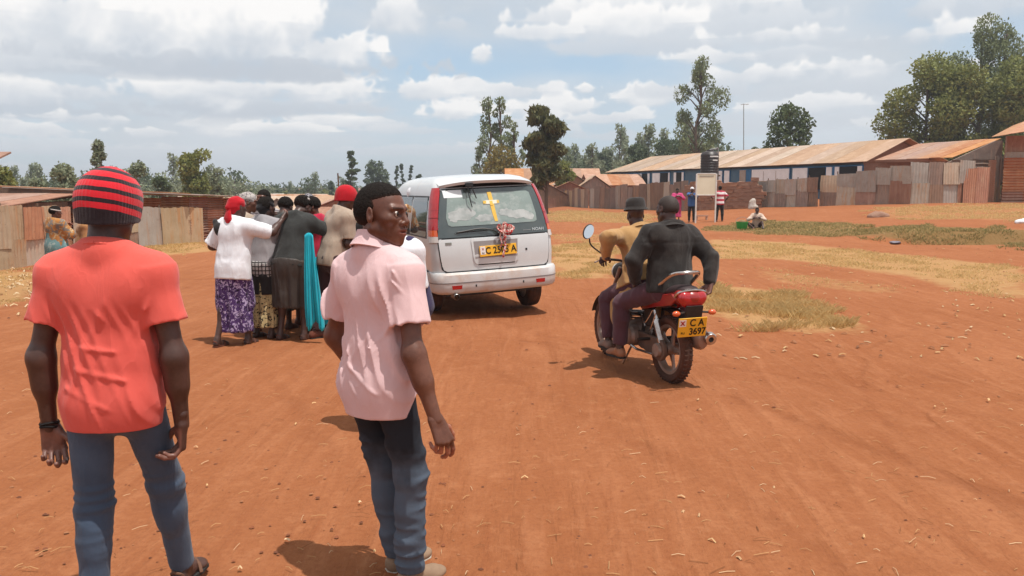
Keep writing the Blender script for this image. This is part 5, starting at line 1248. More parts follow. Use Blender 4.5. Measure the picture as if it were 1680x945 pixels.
def door_bits():
    a = Vector(gp(1578, 333)); root = empty('sheet_metal_gate', a, 0, 'tall orange-rust sheet gate near the right end of the fence', 'gate')
    for i in range(2):
        me = sheet_mesh(.70, P(0, 274, a.y).z - a.z, 6, seed=91 + i, amp=.012, mats=M_orange); o = obj('sheet', me, root); o.location = (i * .68, -.05 - .02 * i, -.02)
    for i in range(2): MB().box((i * 1.36, .02, .95), (.07, .07, 2.1)).build('post', M_wood, root)
    b = Vector(gp(1620, 332)); root = empty('stone_pillar', b, 0, 'narrow stacked pillar of pale bricks right of the orange gate', 'pillar'); R = random.Random(6)
    zt = P(0, 259, b.y).z - b.z; pr = MB().box((0, 0, 0), (.30, .26, .105)).me('brick', M_mud2, sharp=20)
    for k in range(int(zt / .115)):
        o = obj('brick', pr, root); o.location = (.12 + R.uniform(-.02, .02), 0, .05 + k * .115); o.rotation_euler = (0, 0, R.uniform(-.08, .08))
    fence('tall grey sheet fence panels between the brick pillar and the right house', [gp(1627, 332), gp(1648, 331)], [257, 257], .4, .5, [M_greysheet], 31, rows=2, split=.4, lowmats=[M_tan], jag=.02, posts=False)
    c = Vector(gp(1241, 340)); root = empty('board_panel', c, 0, 'tan board panel standing at the end of the mud wall', 'panel')
    zt = P(0, 297, c.y).z - c.z; MB().box((.35, -.12, zt / 2), (.72, .04, zt)).build('panel', M_tan, root, smooth=False); MB().box((.0, -.06, zt / 2), (.06, .06, zt * 1.02)).build('post', M_wood, root)
door_bits()
# ---------------------------------------------------------------- signboard, water tank, poles, bucket
def street_bits():
    g = GX(1157, 38.4); root = empty('signboard', g, 0, 'blank cream signboard standing on two white posts', 'sign'); M_cream = mat('cream_board', (.78, .72, .56), (.70, .63, .47), scale=1.5, rough=.7, stretch=(1, 1, .5))
    M_wp = mat('white_post', (.75, .73, .70), (.6, .56, .5), scale=4, rough=.7); sx = 38.4 / FPX; w = 32 * sx; x0 = -w / 2
    zt = P(0, 285, 38.4).z - g.z; zb = P(0, 320, 38.4).z - g.z
    MB().box((0, 0, (zt + zb) / 2), (w - .06, .03, zt - zb)).build('panel', M_cream, root, bevel=.006)
    for s_ in (-1, 1): MB().box((s_ * (w / 2), .0, zt / 2 - .05), (.065, .065, zt + .1)).build('post', M_wp, root, bevel=.006)
    for z in (zt, zb): MB().box((0, 0, z), (w - .07, .05, .05)).build('rail', M_wp, root, bevel=.005)
    MB().box((0, -.022, zt - .11), (w * .72, .012, .035)).build('strip', mat('grey_strip', (.25, .24, .22), rough=.8), root)
    # water tank on its stand
    D = 57; g = GX(1162, D); r = 29 / 2 * D / FPX; root = empty('water_tank', g, 0, 'black ribbed plastic water tank standing behind the signboard', 'water tank'); M_tank = mat('black_plastic', (.022, .017, .017), (.035, .024, .022), scale=3, rough=.45, spec=.5)
    z0 = P(0, 287, D).z - g.z; z1 = P(0, 253, D).z - g.z; prof = []; n = 8
    for i in range(n):
        a = z0 + (z1 - z0) * i / n; b = z0 + (z1 - z0) * (i + 1) / n; prof += [(r, a + .02), (r, b - .06), (r * .965, b - .03), (r * .965, b)]
    prof = [(0, z0)] + prof + [(r * .97, z1), (r * .8, z1 + .14), (r * .4, z1 + .22), (r * .38, z1 + .30), (0, z1 + .31)]
    MB().lathe(prof, axis='Z', n=32).build('tank', M_tank, root)
    for s_ in (-1, 1):
        for t in (-1, 1): MB().box((s_ * r * .7, t * r * .7, z0 / 2 - .1), (.14, .14, z0 + .1)).build('leg', M_wood, root)
    MB().box((0, 0, z0 - .06), (r * 2, r * 2, .1)).build('platform', M_wood, root)
    lab = mat('white_print', (.7, .7, .68), rough=.6)
    for (zz, a0, a1) in ((z1 - .22, -.2, .9), (z1 - .48, .1, .75)):
        MB().grid(lambda u, v: ((r + .012) * math.sin(a0 + (a1 - a0) * u), -(r + .012) * math.cos(a0 + (a1 - a0) * u), zz + .09 * v), 8, 1).build('label_strip', lab, root)
    M_pipe = mat('grey_pipe', (.28, .27, .27), rough=.5, metal=.3)
    x2 = P(1186, 0, D).x - g.x; zt = P(0, 245, D).z - g.z
    MB().tube(bez([(-.1, 0, z1 + .25), (-.1, 0, zt - .1), (.1, 0, zt), (x2 - .2, .0, zt), (x2, 0, zt - .15), (x2, 0, 1), (x2, 0, -.1)], 5), .045, 8).build('pipe', M_pipe, root)
    # thin mast with an aerial
    D = 82; g = GX(1220, D); root = empty('aerial_mast', g, 0, 'very thin guyed aerial mast leaning above the school roof', 'mast'); zt = P(0, 170, D).z - g.z; xt = P(1226, 0, D).x - g.x
    MB().tube([(0, 0, -.1), (xt, 0, zt)], [.06, .035], 6).build('pole', M_pipe, root); MB().tube([(xt - .3, 0, zt - .1), (xt + .5, 0, zt - .05)], .03, 6).build('aerial', M_pipe, root)
    for j in range(3): MB().tube([(xt - .2 + j * .28, -.25, zt - .08), (xt - .2 + j * .28, .25, zt - .08)], .02, 5).build('aerial_rod', M_pipe, root)
    D = 34; g = GX(558, D); root = empty('pole', g, 0, 'thin bare wooden pole rising behind the man in the red beanie', 'pole'); zt = P(0, 284, D).z - g.z; MB().tube([(0, 0, -.2), (.02, 0, zt * .5), (-.03, 0, zt)], [.045, .04, .03], 7).build('pole', M_wood, root)
    # green basin with things in it
    g = G(1217, 377); root = empty('bucket', g, 0, 'green plastic bucket on the grass beside the seated person', 'bucket'); M_green = mat('green_plastic', (.035, .32, .06), (.03, .25, .05), scale=6, rough=.4, spec=.5)
    MB().lathe([(0, .01), (.17, .01), (.19, .05), (.235, .30), (.25, .30), (.25, .32), (.225, .32), (.18, .07), (0, .05)], axis='Z', n=24).build('bucket', M_green, root)
    MB().ball((.0, 0, .31), (.16, .16, .09), 10, 6).build('contents', mat('wares', (.35, .12, .08), (.12, .14, .05), scale=20, rough=.8), root); MB().tube(bez([(-.24, 0, .30), (-.18, .02, .44), (.1, .02, .50), (.24, 0, .30)], 5), .008, 5).build('handle', M_pipe, root)
    g = G(1243, 341) + V3(-.25, -.6, 0); root = obj('sack', None); 
    bpy.data.objects.remove(root)
    v, F = polygonise([p_cone((0, 0, .1), (0, 0, .42), .24, .20, k=.05, flat=.7, fax=(0, 1, 0)), p_ell((.12, 0, .12), (.26, .18, .14), k=.08), p_cone((0, 0, .4), (.06, 0, .52), .1, .13, k=.06)], .035, noisefold(.02, (0, 0, 1), 7, 3))
    o = obj('sack', mesh_np('sack', v, F, mat('white_sack', (.55, .52, .48), (.42, .36, .30), scale=4, rough=.85)), None, loc=G(1234, 343)); tag(o, 'dirty white sack leaning at the foot of the mud wall', 'sack')
    for (px, py, r, lb, m_) in [(1441, 356, .45, 'low brown mound of earth on the open ground in front of the fence', M_mud), (935, 497, .0, '', None)]:
        if not r: continue
        g = G(px, py); v, F = polygonise([p_ell((0, 0, .0), (r, r * .6, .26), k=.05), p_ell((.25, .05, .0), (r * .6, r * .5, .17), k=.08), p_ell((-.28, 0, 0), (r * .5, r * .5, .14), k=.08)], .04, lambda X: .06 * (vnoise(X * 7, 2) - .5))
        tag(obj('earth_mound', mesh_np('earth_mound', v, F, m_), None, loc=g), lb, 'mound')
    g = G(1674, 366); v, F = polygonise([p_ell((0, 0, .04), (.16, .12, .06), k=.05), p_cone((-.12, 0, .04), (.14, .06, .13), .06, .03, k=.05)], .025, noisefold(.03, (1, 0, 0), 9, 3))
    tag(obj('plastic_bag', mesh_np('plastic_bag', v, F, mat('white_plastic', (.75, .75, .78), rough=.5)), None, loc=g), 'crumpled white plastic bag on the ground at the right edge', 'plastic bag')
    g = GX(1151, 41); tag(MB().box((0, 0, .22), (.62, .22, .07)).box((-.25, 0, .09), (.06, .2, .2)).box((.25, 0, .09), (.06, .2, .2)).build('bench', M_rooforange, None, loc=g), 'low pinkish plank bench at the foot of the signboard', 'bench')
    g = G(1468, 399) ; v, F = polygonise([p_ell((0, 0, .02), (.18, .10, .04), k=.05)], .02, noisefold(.03, (1, 0, 0), 9, 8)); tag(obj('plastic_bag', mesh_np('plastic_bag', v, F, mat('grey_plastic', (.16, .14, .17), rough=.4)), None, loc=g), 'grey plastic rubbish lying in the weedy ditch', 'plastic bag')
street_bits()
# ---------------------------------------------------------------- trees
M_leaf = attr_mat('foliage', .7, .25, .3); M_bark = mat('bark', (.16, .11, .08), (.10, .07, .05), scale=6, rough=.9, stretch=(1, 1, .2), bump=.6, bscale=12, bdist=.03)
M_barkpale = mat('pale_bark', (.34, .27, .21), (.20, .15, .11), scale=3, rough=.85, stretch=(1, 1, .3))
PAL = {'euc': ((.105, .125, .060), (.165, .185, .095)), 'olive': ((.115, .130, .036), (.175, .175, .055)), 'dark': ((.045, .062, .026), (.080, .098, .040)), 'grey': ((.12, .14, .085), (.19, .205, .13)),
       'rust': ((.14, .12, .03), (.16, .11, .03)), 'con': ((.05, .068, .038), (.085, .105, .055)), 'loq': ((.062, .066, .028), (.105, .10, .042))}
def leaves(centers, radii, N, size, pal, seed, aspect=2.0, droop=.3, shell=.35):
    R = np.random.RandomState(seed); w = np.array(radii)[:, 0] * np.array(radii)[:, 2]; w = w / w.sum(); ci = R.choice(len(centers), N, p=w)
    C = np.array(centers)[ci]; Rr = np.array(radii)[ci]; dv = R.normal(size=(N, 3)); dv /= np.linalg.norm(dv, axis=1, keepdims=True)
    rr = (shell + (1 - shell) * R.rand(N, 1)) ** .6; rr *= 1 + .35 * (R.rand(N, 1) < .12) * R.rand(N, 1)
    Pp = C + dv * rr * Rr
    s = size * R.uniform(.6, 1.4, (N, 1)); a = R.normal(size=(N, 3)); a[:, 2] -= droop * 2; a /= np.linalg.norm(a, axis=1, keepdims=True)
    b = np.cross(a, R.normal(size=(N, 3))); b /= np.linalg.norm(b, axis=1, keepdims=True)
    V = np.stack([Pp - a * s * .5, Pp + b * s * .5 / aspect, Pp + a * s * .5, Pp - b * s * .5 / aspect], 1).reshape(-1, 3)
    c0, c1 = map(np.array, PAL[pal]); t = R.rand(N, 1); cl = R.rand(len(centers), 1)[ci]; col = 1.5 * (c0 + (c1 - c0) * (t * .5 + cl * .5)) * (.8 + .4 * R.rand(N, 1))
    return V, np.repeat(col, 4, 0)
def crown_mesh(parts):
    V = np.concatenate([p[0] for p in parts]); C = np.concatenate([p[1] for p in parts]); F = np.arange(len(V)).reshape(-1, 4)
    me = mesh_np('crown', V, F, M_leaf, smooth=False); set_col(me, C); return me
def tree_geo(kind, H_, Wd, seed, N=4000, leaf=.3, pal='euc', trunk=.25, bark=None, env=None, lean=0.0, stems=1):
    """returns (trunk MB, crown mesh); H_ total height, Wd crown width"""
    R = random.Random(seed); tb = MB(); cs = []; rs = []
    for st in range(stems):
        sx = (st - (stems - 1) / 2) * Wd * .22; tp = [(sx * .25, 0, -.3)]
        n = 6
        for i in range(1, n + 1):
            t = i / n; tp.append((sx * (.3 + .9 * t) + lean * t * H_ + R.uniform(-.02, .02) * H_, R.uniform(-.02, .02) * H_, H_ * t * .93))
        tr = max(.07, H_ * .018); tb.tube(bez(tp, 3), [tr * (1 - .8 * i / (n * 3)) for i in range(n * 3 + 1)], 7)
        def tpt(t):
            f = t * n; i = min(int(f), n - 1); return Vector(tp[i]).lerp(Vector(tp[i + 1]), f - i)
        K = {'euc': 26, 'broad': 34, 'con': 22, 'loq': 24, 'bush': 14, 'poplar': 20}[kind] // stems + 2
        for k in range(K):
            t = (k + .5) / K; z = trunk + (1 - trunk) * t; base = tpt(max(.05, z - .12)); a = R.uniform(0, 6.283)
            e = env(t) if env else {'euc': math.sin(math.pi * min(1, t * .8 + .2)) ** .6, 'broad': math.sin(math.pi * (t * .82 + .12)) ** .55, 'con': (1 - t) * .9 + .12, 'loq': 1, 'bush': math.sin(math.pi * (t * .6 + .38)) ** .5, 'poplar': math.sin(math.pi * (t * .75 + .2)) ** .7}[kind]
            r = Wd / 2 * e * R.uniform(.35, .85) / (1.3 if stems > 1 else 1); c = tpt(z) + Vector((math.cos(a) * r, math.sin(a) * r, R.uniform(-.02, .02) * H_))
            q = Wd * {'euc': .13, 'broad': .19, 'con': .13, 'loq': .21, 'bush': .24, 'poplar': .2}[kind] * R.uniform(.7, 1.3)
            cs.append(tuple(c)); rs.append((q, q, q * {'euc': 1.2, 'broad': .8, 'con': .5, 'loq': .55, 'bush': .8, 'poplar': 1.2}[kind]))
            tb.tube([base, base.lerp(c, .5) + V3(0, 0, .02 * H_), c], [tr * .35, tr * .22, tr * .08], 5)
    for c in list(zip(cs, rs))[::2]:      # twigs that carry leaves out of the clumps
        pass
    return tb, crown_mesh([leaves(cs, rs, N, leaf, pal, seed, aspect={'euc': 2.4, 'loq': 2.8}.get(kind, 1.7), droop={'euc': .6, 'loq': .5}.get(kind, .1))])
def put_tree(px, ytop, D, wpx, kind, label, seed, N=4000, leaf=.3, pal='euc', trunk=.25, bark=None, group=None, name='tree', zbase=None, env=None, lean=0, stems=1, cat='tree'):
    g = GX(px, D); H_ = P(px, ytop, D).z - g.z; Wd = wpx * D / FPX; root = empty(name, g, 0, label, cat, group)
    tb, cm = tree_geo(kind, H_, Wd, seed, N, leaf, pal, trunk, bark, env, lean, stems)
    tb.build('trunk', bark or M_bark, root, sharp=None); obj('crown', cm, root); return root
put_tree(1512, 84, 88, 150, 'broad', 'big dense olive-green tree, left one of the cluster behind the right houses', 1, 22000, .34, 'olive', .06, env=lambda t: (.75 + .25 * math.sin(math.pi * t)) * (1.0 if t < .8 else .6))
put_tree(1608, 28, 92, 150, 'euc', 'tallest, loosely leaved tree of the cluster at the right edge', 2, 20000, .34, 'euc', .25, stems=2, lean=.01)
put_tree(1662, 92, 84, 130, 'broad', 'broad green tree cut off by the right edge of the view', 3, 20000, .33, 'olive', .06)
put_tree(1568, 96, 86, 110, 'broad', 'lower olive tree filling the middle of the cluster behind the right houses', 33, 14000, .33, 'olive', .05)
put_tree(1141, 86, 108, 92, 'euc', 'tall airy eucalyptus on a thin trunk above the water tank', 4, 4800, .42, 'euc', .30, lean=.008)
put_tree(1290, 170, 88, 84, 'broad', 'small dark bushy tree above the school roof', 5, 5200, .38, 'dark', .15, env=lambda t: .55 + .45 * math.sin(2.4 * t + .7))
put_tree(812, 148, 104, 62, 'euc', 'slender see-through eucalyptus behind the van, left of the dark tree', 6, 3400, .40, 'euc', .25, stems=2)
put_tree(846, 195, 100, 36, 'euc', 'thin short eucalyptus between the tall one and the dark tree', 16, 1300, .38, 'euc', .3)
put_tree(897, 167, 62, 74, 'loq', 'dark drooping broad-leaved tree rising over the fence beside the van', 7, 6500, .58, 'loq', .30, env=lambda t: [.65, .85, .90, .85, .70, .75, .85, .92, .85, .6][min(9, int(t * 10))])
put_tree(828, 246, 98, 80, 'bush', 'rounded yellow-brown bush tree just above the van roof', 8, 5200, .36, 'rust', .05)
put_tree(786, 238, 108, 40, 'euc', 'small feathery tree left of the rounded bush behind the van', 9, 1600, .38, 'grey', .15)
put_tree(930, 262, 82, 40, 'bush', 'olive shrub showing right behind the dark tree', 19, 2200, .30, 'olive', .1)
put_tree(173, 224, 62, 34, 'poplar', 'slim upright tree rising directly over the striped beanie', 10, 2400, .30, 'grey', .1)
put_tree(107, 266, 48, 58, 'bush', 'ragged grey-green tree behind the fence, left of the striped beanie', 11, 2600, .24, 'grey', .1)
put_tree(62, 288, 52, 46, 'bush', 'low grey-green bush tree between two others at the left', 12, 1800, .24, 'grey', .1)
put_tree(8, 272, 46, 56, 'bush', 'green tree under the jutting roof end at the left edge', 13, 2600, .24, 'olive', .1)
put_tree(228, 262, 60, 52, 'bush', 'spreading spiky tree right of the striped beanie', 14, 2000, .26, 'grey', .1)
put_tree(270, 288, 80, 40, 'bush', 'small dark round tree over the long shed', 15, 1700, .30, 'dark', .2)
put_tree(324, 242, 74, 66, 'broad', 'leafy olive-green tree standing behind the long shed', 17, 5600, .32, 'olive', .08, env=lambda t: 1 - .45 * t)
put_tree(360, 272, 80, 44, 'bush', 'dark low tree at the foot of the leafy olive one', 18, 2000, .30, 'grey', .1)
put_tree(578, 240, 150, 40, 'con', 'spiky open-branched conifer behind the man in the red beanie', 20, 1500, .62, 'dark', .15)
put_tree(619, 260, 190, 44, 'broad', 'dark rounded tree above the head of the man in pink', 21, 2600, .7, 'con', .1)
for i, (px, yt) in enumerate([(651, 266), (661, 262), (676, 264)]):
    put_tree(px, yt, 210, 15, 'con', ['short pointed conifer, first of three in a row behind the van', 'middle pointed conifer of three in a row behind the van', 'last pointed conifer of three in a row, nearest the van roof'][i], 22 + i, 1100, .6, 'con', .05, name='conifer_tree')
put_tree(1046, 236, 118, 44, 'broad', 'dark round-headed tree left of the airy eucalyptus', 26, 3200, .45, 'con', .1)
put_tree(1100, 228, 122, 70, 'broad', 'wide dark tree right behind the left end of the school roof', 27, 4200, .45, 'con', .08, env=lambda t: .6 + .4 * math.sin(2.2 * t + .9))
put_tree(990, 244, 150, 26, 'euc', 'thin feathery eucalyptus left of the school, above the hazy wood', 28, 1300, .5, 'grey', .2)
put_tree(1240, 240, 108, 30, 'bush', 'low bush peeping over the school roof beside the aerial mast', 29, 1200, .4, 'dark', .1)
# far tree line: individual trees out of five shared meshes
prot = []
for k, (kind, pal, H_, Wd) in enumerate([('broad', 'con', 9, 8), ('bush', 'olive', 6, 8), ('euc', 'grey', 12, 6), ('con', 'con', 11, 4.5), ('broad', 'grey', 8, 9)]):
    tb, cm = tree_geo(kind, H_, Wd, 60 + k, 900, .7, pal, .08); prot.append((tb.me('trunk', M_bark, sharp=None), cm))
RL = random.Random(9); LBL = ['dark round-headed tree in the far tree line along the horizon', 'low olive tree in the far tree line along the horizon', 'thin grey-green eucalyptus in the far tree line along the horizon', 'dark pointed tree in the far tree line along the horizon', 'spreading grey-green tree in the far tree line along the horizon']
def far_tree(px, D, k, s_):
    g = GX(px, D); root = empty('tree', g - V3(0, 0, .3), RL.uniform(0, 6), LBL[k], 'tree', 'trees of the far tree line'); root.scale = (s_, s_, s_ * RL.uniform(.85, 1.15))
    obj('trunk', prot[k][0], root); obj('crown', prot[k][1], root)
for i in range(120):
    px = 330 + i * 3.9 + RL.uniform(-4, 4); D = RL.choice([195, 230, 270, 320]) + RL.uniform(-15, 15); far_tree(px, D, RL.choice([0, 0, 1, 4, 4, 2, 3] if i % 3 else [1, 4, 0]), RL.uniform(.55, .95))
for i in range(46):
    px = 905 + i * 6.2 + RL.uniform(-5, 5); D = RL.choice([150, 185, 220]) + RL.uniform(-12, 12); far_tree(px, D, RL.choice([2, 2, 4, 0, 2]), RL.uniform(.75, 1.15))
for i in range(60):
    far_tree(-80 + i * 8 + RL.uniform(-8, 8), RL.uniform(120, 180), RL.choice([0, 1, 4, 2]), RL.uniform(.55, .9))
for i in range(30):
    far_tree(1180 + i * 20 + RL.uniform(-8, 8), RL.uniform(150, 220), RL.choice([0, 1, 4, 0]), RL.uniform(.8, 1.1))
# the wooded slope behind, one mass
def far_wood():
    R = np.random.RandomState(4); cs = []; rs = []
    for i in range(420):
        D = R.uniform(200, 430); x = R.uniform(-.62, .66) * D
        r = R.uniform(3, 6); cs.append((x, D, gz(x, D) + r * .35)); rs.append((r, r, r * .6))
    V, C = leaves(cs, rs, 42000, 1.5, 'con', 9, 1.5, 0); C = C * np.array([1.25, 1.25, 1.2])
    me = mesh_np('far_woodland', V, np.arange(len(V)).reshape(-1, 4), M_leaf, smooth=False); set_col(me, C); tag(obj('far_woodland', me), kind='stuff')
far_wood()
# ---------------------------------------------------------------- the van
M_paint = mat('silver_white_paint', (.61, .63, .635), (.57, .585, .59), rough=.32, scale=3, spec=.5, coat=.5, c=(.50, .40, .34), cscale=2.2, clo=.62, chi=.9)
M_paintdusty = mat('dusty_lower_paint', (.56, .56, .56), (.52, .47, .44), rough=.5, scale=2, spec=.4, c=(.48, .30, .20), cscale=4, clo=.48, chi=.85)
M_rubber = mat('tyre_rubber', (.045, .030, .024), (.10, .05, .03), rough=.9, scale=9); M_black = mat('black_trim', (.014, .014, .015), rough=.45, spec=.5)
M_red = mat('red_lens', (.42, .012, .016), (.34, .008, .012), rough=.18, spec=.6, scale=20, coat=.5); M_amber = mat('amber_lens', (.62, .10, .02), rough=.2, spec=.6, coat=.5); M_clear = mat('clear_lens', (.55, .50, .47), rough=.2, spec=.6, coat=.5)
M_steel = mat('steel', (.42, .40, .38), (.30, .27, .25), rough=.35, metal=.9, scale=20, spec=.5)
M_plate = mat('yellow_plate', (.80, .42, .025), rough=.45, spec=.4); M_ink = mat('black_ink', (.02, .015, .01), rough=.6); M_platewhite = mat('plate_white', (.75, .70, .66), rough=.5)
def glassmat(name, col, transp, rough=.04):
    m, n = newmat(name)
    p_ = n.n('ShaderNodeBsdfPrincipled', {'Base Color': col, 'Roughness': rough, 'Specular IOR Level': .9, 'Coat Weight': .6, 'Coat Roughness': .03})
    t = n.n('ShaderNodeBsdfTransparent', {0: (.75, .84, .82)}); n.n('ShaderNodeOutputMaterial', {0: n.n('ShaderNodeMixShader', {0: transp, 1: p_, 2: t})}); return m
M_glass = glassmat('tinted_glass', (.030, .050, .050), .40); M_glassdark = glassmat('dark_glass', (.060, .078, .078), .10)
def text_mesh(s_, size, m, depth=.002, bold=.0):
    cu = bpy.data.curves.new('lettering', 'FONT'); cu.body = s_; cu.size = size; cu.extrude = depth; cu.offset = bold; cu.align_x = 'CENTER'; cu.align_y = 'CENTER'
    o = bpy.data.objects.new('lettering', cu); COL.objects.link(o); dg = bpy.context.evaluated_depsgraph_get(); me = bpy.data.meshes.new_from_object(o.evaluated_get(dg))
    bpy.data.objects.remove(o); me.materials.clear(); me.materials.append(m); return me
def van():
    yaw, roll = 20, -2.6
    c = GX(822, 10.25); root = empty('van', c, 0, 'silver-white minivan seen from behind with a yellow cross on its rear window', 'van', rot=Matrix.Identity(3).to_euler())
    root.rotation_euler = (RZ(yaw) @ RY(roll)).to_euler(); root.location = c + V3(0, 0, .015)
    def lerp_tab(tab, z):
        for (z0, *a), (z1, *b) in zip(tab, tab[1:]):
            if z <= z1:
                t = max(0, (z - z0) / (z1 - z0)); return [x + (y - x) * t for x, y in zip(a, b)]
        return tab[-1][1:]
    # z: half width, rear y, front y, corner radius
    TAB = [(.34, .78, .03, 4.15, .16), (.37, .815, -.01, 4.2, .18), (.52, .835, -.02, 4.22, .2), (.60, .835, .0, 4.22, .2), (.62, .825, .055, 4.2, .17), (.80, .83, .05, 4.15, .16), (1.00, .825, .07, 3.85, .15), (1.25, .795, .135, 3.4, .15), (1.50, .745, .215, 3.05, .16), (1.66, .705, .28, 2.85, .18), (1.74, .66, .34, 2.7, .22), (1.79, .60, .45, 2.55, .28), (1.82, .5, .62, 2.35, .26), (1.835, .3, .95, 1.9, .2)]
    def F(u, z, off=0.0):
        w, y0, y1, r = lerp_tab(TAB, z); a = w - r; q = math.pi / 2 * r; s_ = 1 if u >= 0 else -1; t = abs(u)
        if t <= a: p = Vector((t, y0, 0)); n_ = Vector((0, -1, 0))
        elif t <= a + q:
            th = (t - a) / r; n_ = Vector((math.sin(th), -math.cos(th), 0)); p = Vector((a, y0 + r, 0)) + n_ * r
        else: p = Vector((w, y0 + r + t - a - q, 0)); n_ = Vector((1, 0, 0))
        p.y += .035 * (min(t, a) / a) ** 2 - .0
        p += n_ * off; return Vector((p.x * s_, p.y, z + off * .15))
    # shell: outline at each level, rear and sides; rounded nose
    zs = [.34, .37, .42, .52, .60, .62, .72, .80, .90, 1.0, 1.12, 1.25, 1.38, 1.5, 1.6, 1.66, 1.71, 1.74, 1.77, 1.79, 1.81, 1.82, 1.835]
    rings = []
    for z in zs:
        w, y0, y1, r = lerp_tab(TAB, z); a = w - r; q = math.pi / 2 * r; side = max(.1, y1 - y0 - r - .35); us = [a * i / 5 for i in range(6)] + [a + q * (i + 1) / 6 for i in range(6)] + [a + q + side * (i + 1) / 8 for i in range(8)]
        half = [F(u, z) for u in us]; e_ = half[-1]; nose = [Vector((e_.x * math.cos(t * math.pi / 2) ** .6 if t < 1 else 0, e_.y + .35 * math.sin(t * math.pi / 2), z)) for t in (.3, .6, .85, 1.0)]
        ring = half + nose + [Vector((-p.x, p.y, p.z)) for p in (half + nose)[::-1]][1:-1]; rings.append(ring)
    V = sum(rings, []); m = len(rings[0]); Fc = [[j * m + i, j * m + (i + 1) % m, (j + 1) * m + (i + 1) % m, (j + 1) * m + i] for j in range(len(zs) - 1) for i in range(m)]
    V.append(Vector((0, 1.4, 1.845))); k = len(V) - 1; Fc += [[(len(zs) - 1) * m + i, (len(zs) - 1) * m + (i + 1) % m, k] for i in range(m)]
    body = MB().raw(V, Fc); body.f.append(list(range(m))[::-1]); body.build('body', M_paint, root, sharp=28)
    def panel(name, rows, nu, off, m_, th=.012, parent=None, nz=1, inset=False):
        """patch that follows the shell: rows of (z, u left, u right)"""
        R2 = []
        for (a, b) in zip(rows, rows[1:]):
            for i in range(nz): t = i / nz; R2.append([x + (y - x) * t for x, y in zip(a, b)])
        R2.append(rows[-1]); w = nu + 1
        V = [F(l + (r - l) * i / nu, z, off) for (z, l, r) in R2 for i in range(w)]; n0 = len(V)
        Fs = [[j * w + i, j * w + i + 1, (j + 1) * w + i + 1, (j + 1) * w + i] for j in range(len(R2) - 1) for i in range(nu)]
        bd = [i for i in range(w)] + [j * w + nu for j in range(1, len(R2))] + [(len(R2) - 1) * w + i for i in range(nu - 1, -1, -1)] + [j * w for j in range(len(R2) - 2, 0, -1)]
        rows_b = []
        for i in bd:
            j, ii = divmod(i, w); z, l, r = R2[j]; rows_b.append(F(l + (r - l) * ii / nu, z, off - th))
        nb = len(bd); V += rows_b; Fs += [[bd[i], bd[(i + 1) % nb], n0 + (i + 1) % nb, n0 + i] for i in range(nb)]
        return MB().raw(V, Fs).build(name, m_, parent or root, sharp=40)
    gap = panel('door_gap', [(.615, -.68, .68), (.66, -.725, .725), (.80, -.745, .745), (1.0, -.76, .76), (1.06, -.755, .755)], 20, .003, M_black, .002)
    tg = panel('tailgate', [(.628, -.655, .655), (.65, -.695, .695), (.70, -.715, .715), (.80, -.730, .730), (.99, -.742, .742), (1.035, -.735, .735)], 24, .012, M_paint, .012)
    # plate recess, lamp bar and plate
    fr = panel('plate_surround', [(.70, -.27, .25), (.72, -.30, .28), (.80, -.32, .305), (1.0, -.335, .32), (1.028, -.33, .315)], 12, .022, M_paint, .012, tg)
    panel('plate_recess', [(.775, -.295, .275), (.99, -.305, .29)], 8, .0245, mat('shaded_recess', (.28, .26, .26), rough=.6), .004, fr)
    panel('recess_line', [(.685, -.255, .235), (.697, -.255, .235)], 8, .014, M_black, .004, fr)
    c0, c1 = F(-.23, .862, .030), F(.25, .862, .030); ctr = (c0 + c1) / 2; tilt = .12
    pl = MB().box((0, 0, 0), (.50, .012, .135)).build('number_plate', M_plate, root, bevel=.004); pl.location = ctr + V3(0, -.008, 0); pl.rotation_euler = (-tilt, rad(-1.5), 0)
    o = obj('lettering', text_mesh('C 2505 A', .118, M_ink, .001, .0022), pl); o.rotation_euler = (rad(90), 0, 0); o.location = (.035, -.0085, 0); o.scale = (.90, 1, 1)
    MB().box((-.205, -.0075, .01), (.068, .003, .10)).build('plate_emblem', M_platewhite, pl)
    o = obj('plate_emblem', text_mesh('x', .05, M_red, .001, .001), pl); o.rotation_euler = (rad(90), 0, 0); o.location = (-.205, -.0105, .032)
    o = obj('lettering', text_mesh('RU', .028, M_ink, .001, .0), pl); o.rotation_euler = (rad(90), 0, 0); o.location = (-.205, -.0105, -.022)
    # rear window with its black border, and the heaped white cushions behind it
    panel('window_seal', [(1.045, -.76, .76), (1.10, -.765, .765), (1.30, -.735, .735), (1.50, -.695, .695), (1.64, -.655, .655), (1.665, -.62, .62)], 24, .004, M_black, .003)
    gl = panel('rear_window', [(1.052, -.745, .745), (1.10, -.735, .735), (1.30, -.706, .706), (1.50, -.664, .664), (1.62, -.632, .632), (1.648, -.605, .605)], 24, .013, M_glassdark, .006)
    M_cush = mat('pale_lining', (.20, .24, .225), (.28, .31, .29), rough=.35, scale=2.2, c=(.12, .15, .14), cscale=1.6, spec=.5)
    R = random.Random(5)
    rows = [(1.19, -.56, .56), (1.21, -.60, .60), (1.30, -.615, .60), (1.45, -.585, .575), (1.575, -.56, .55), (1.595, -.52, .51)]
    panel('window_screen', rows, 30, .0175, mat('dotted_screen', (.20, .255, .235), (.26, .32, .295), rough=.08, scale=2.6, spec=.8, coat=.6, c=(.42, .46, .44), cscale=2.4, clo=.50, chi=.66), .003, gl, nz=3)
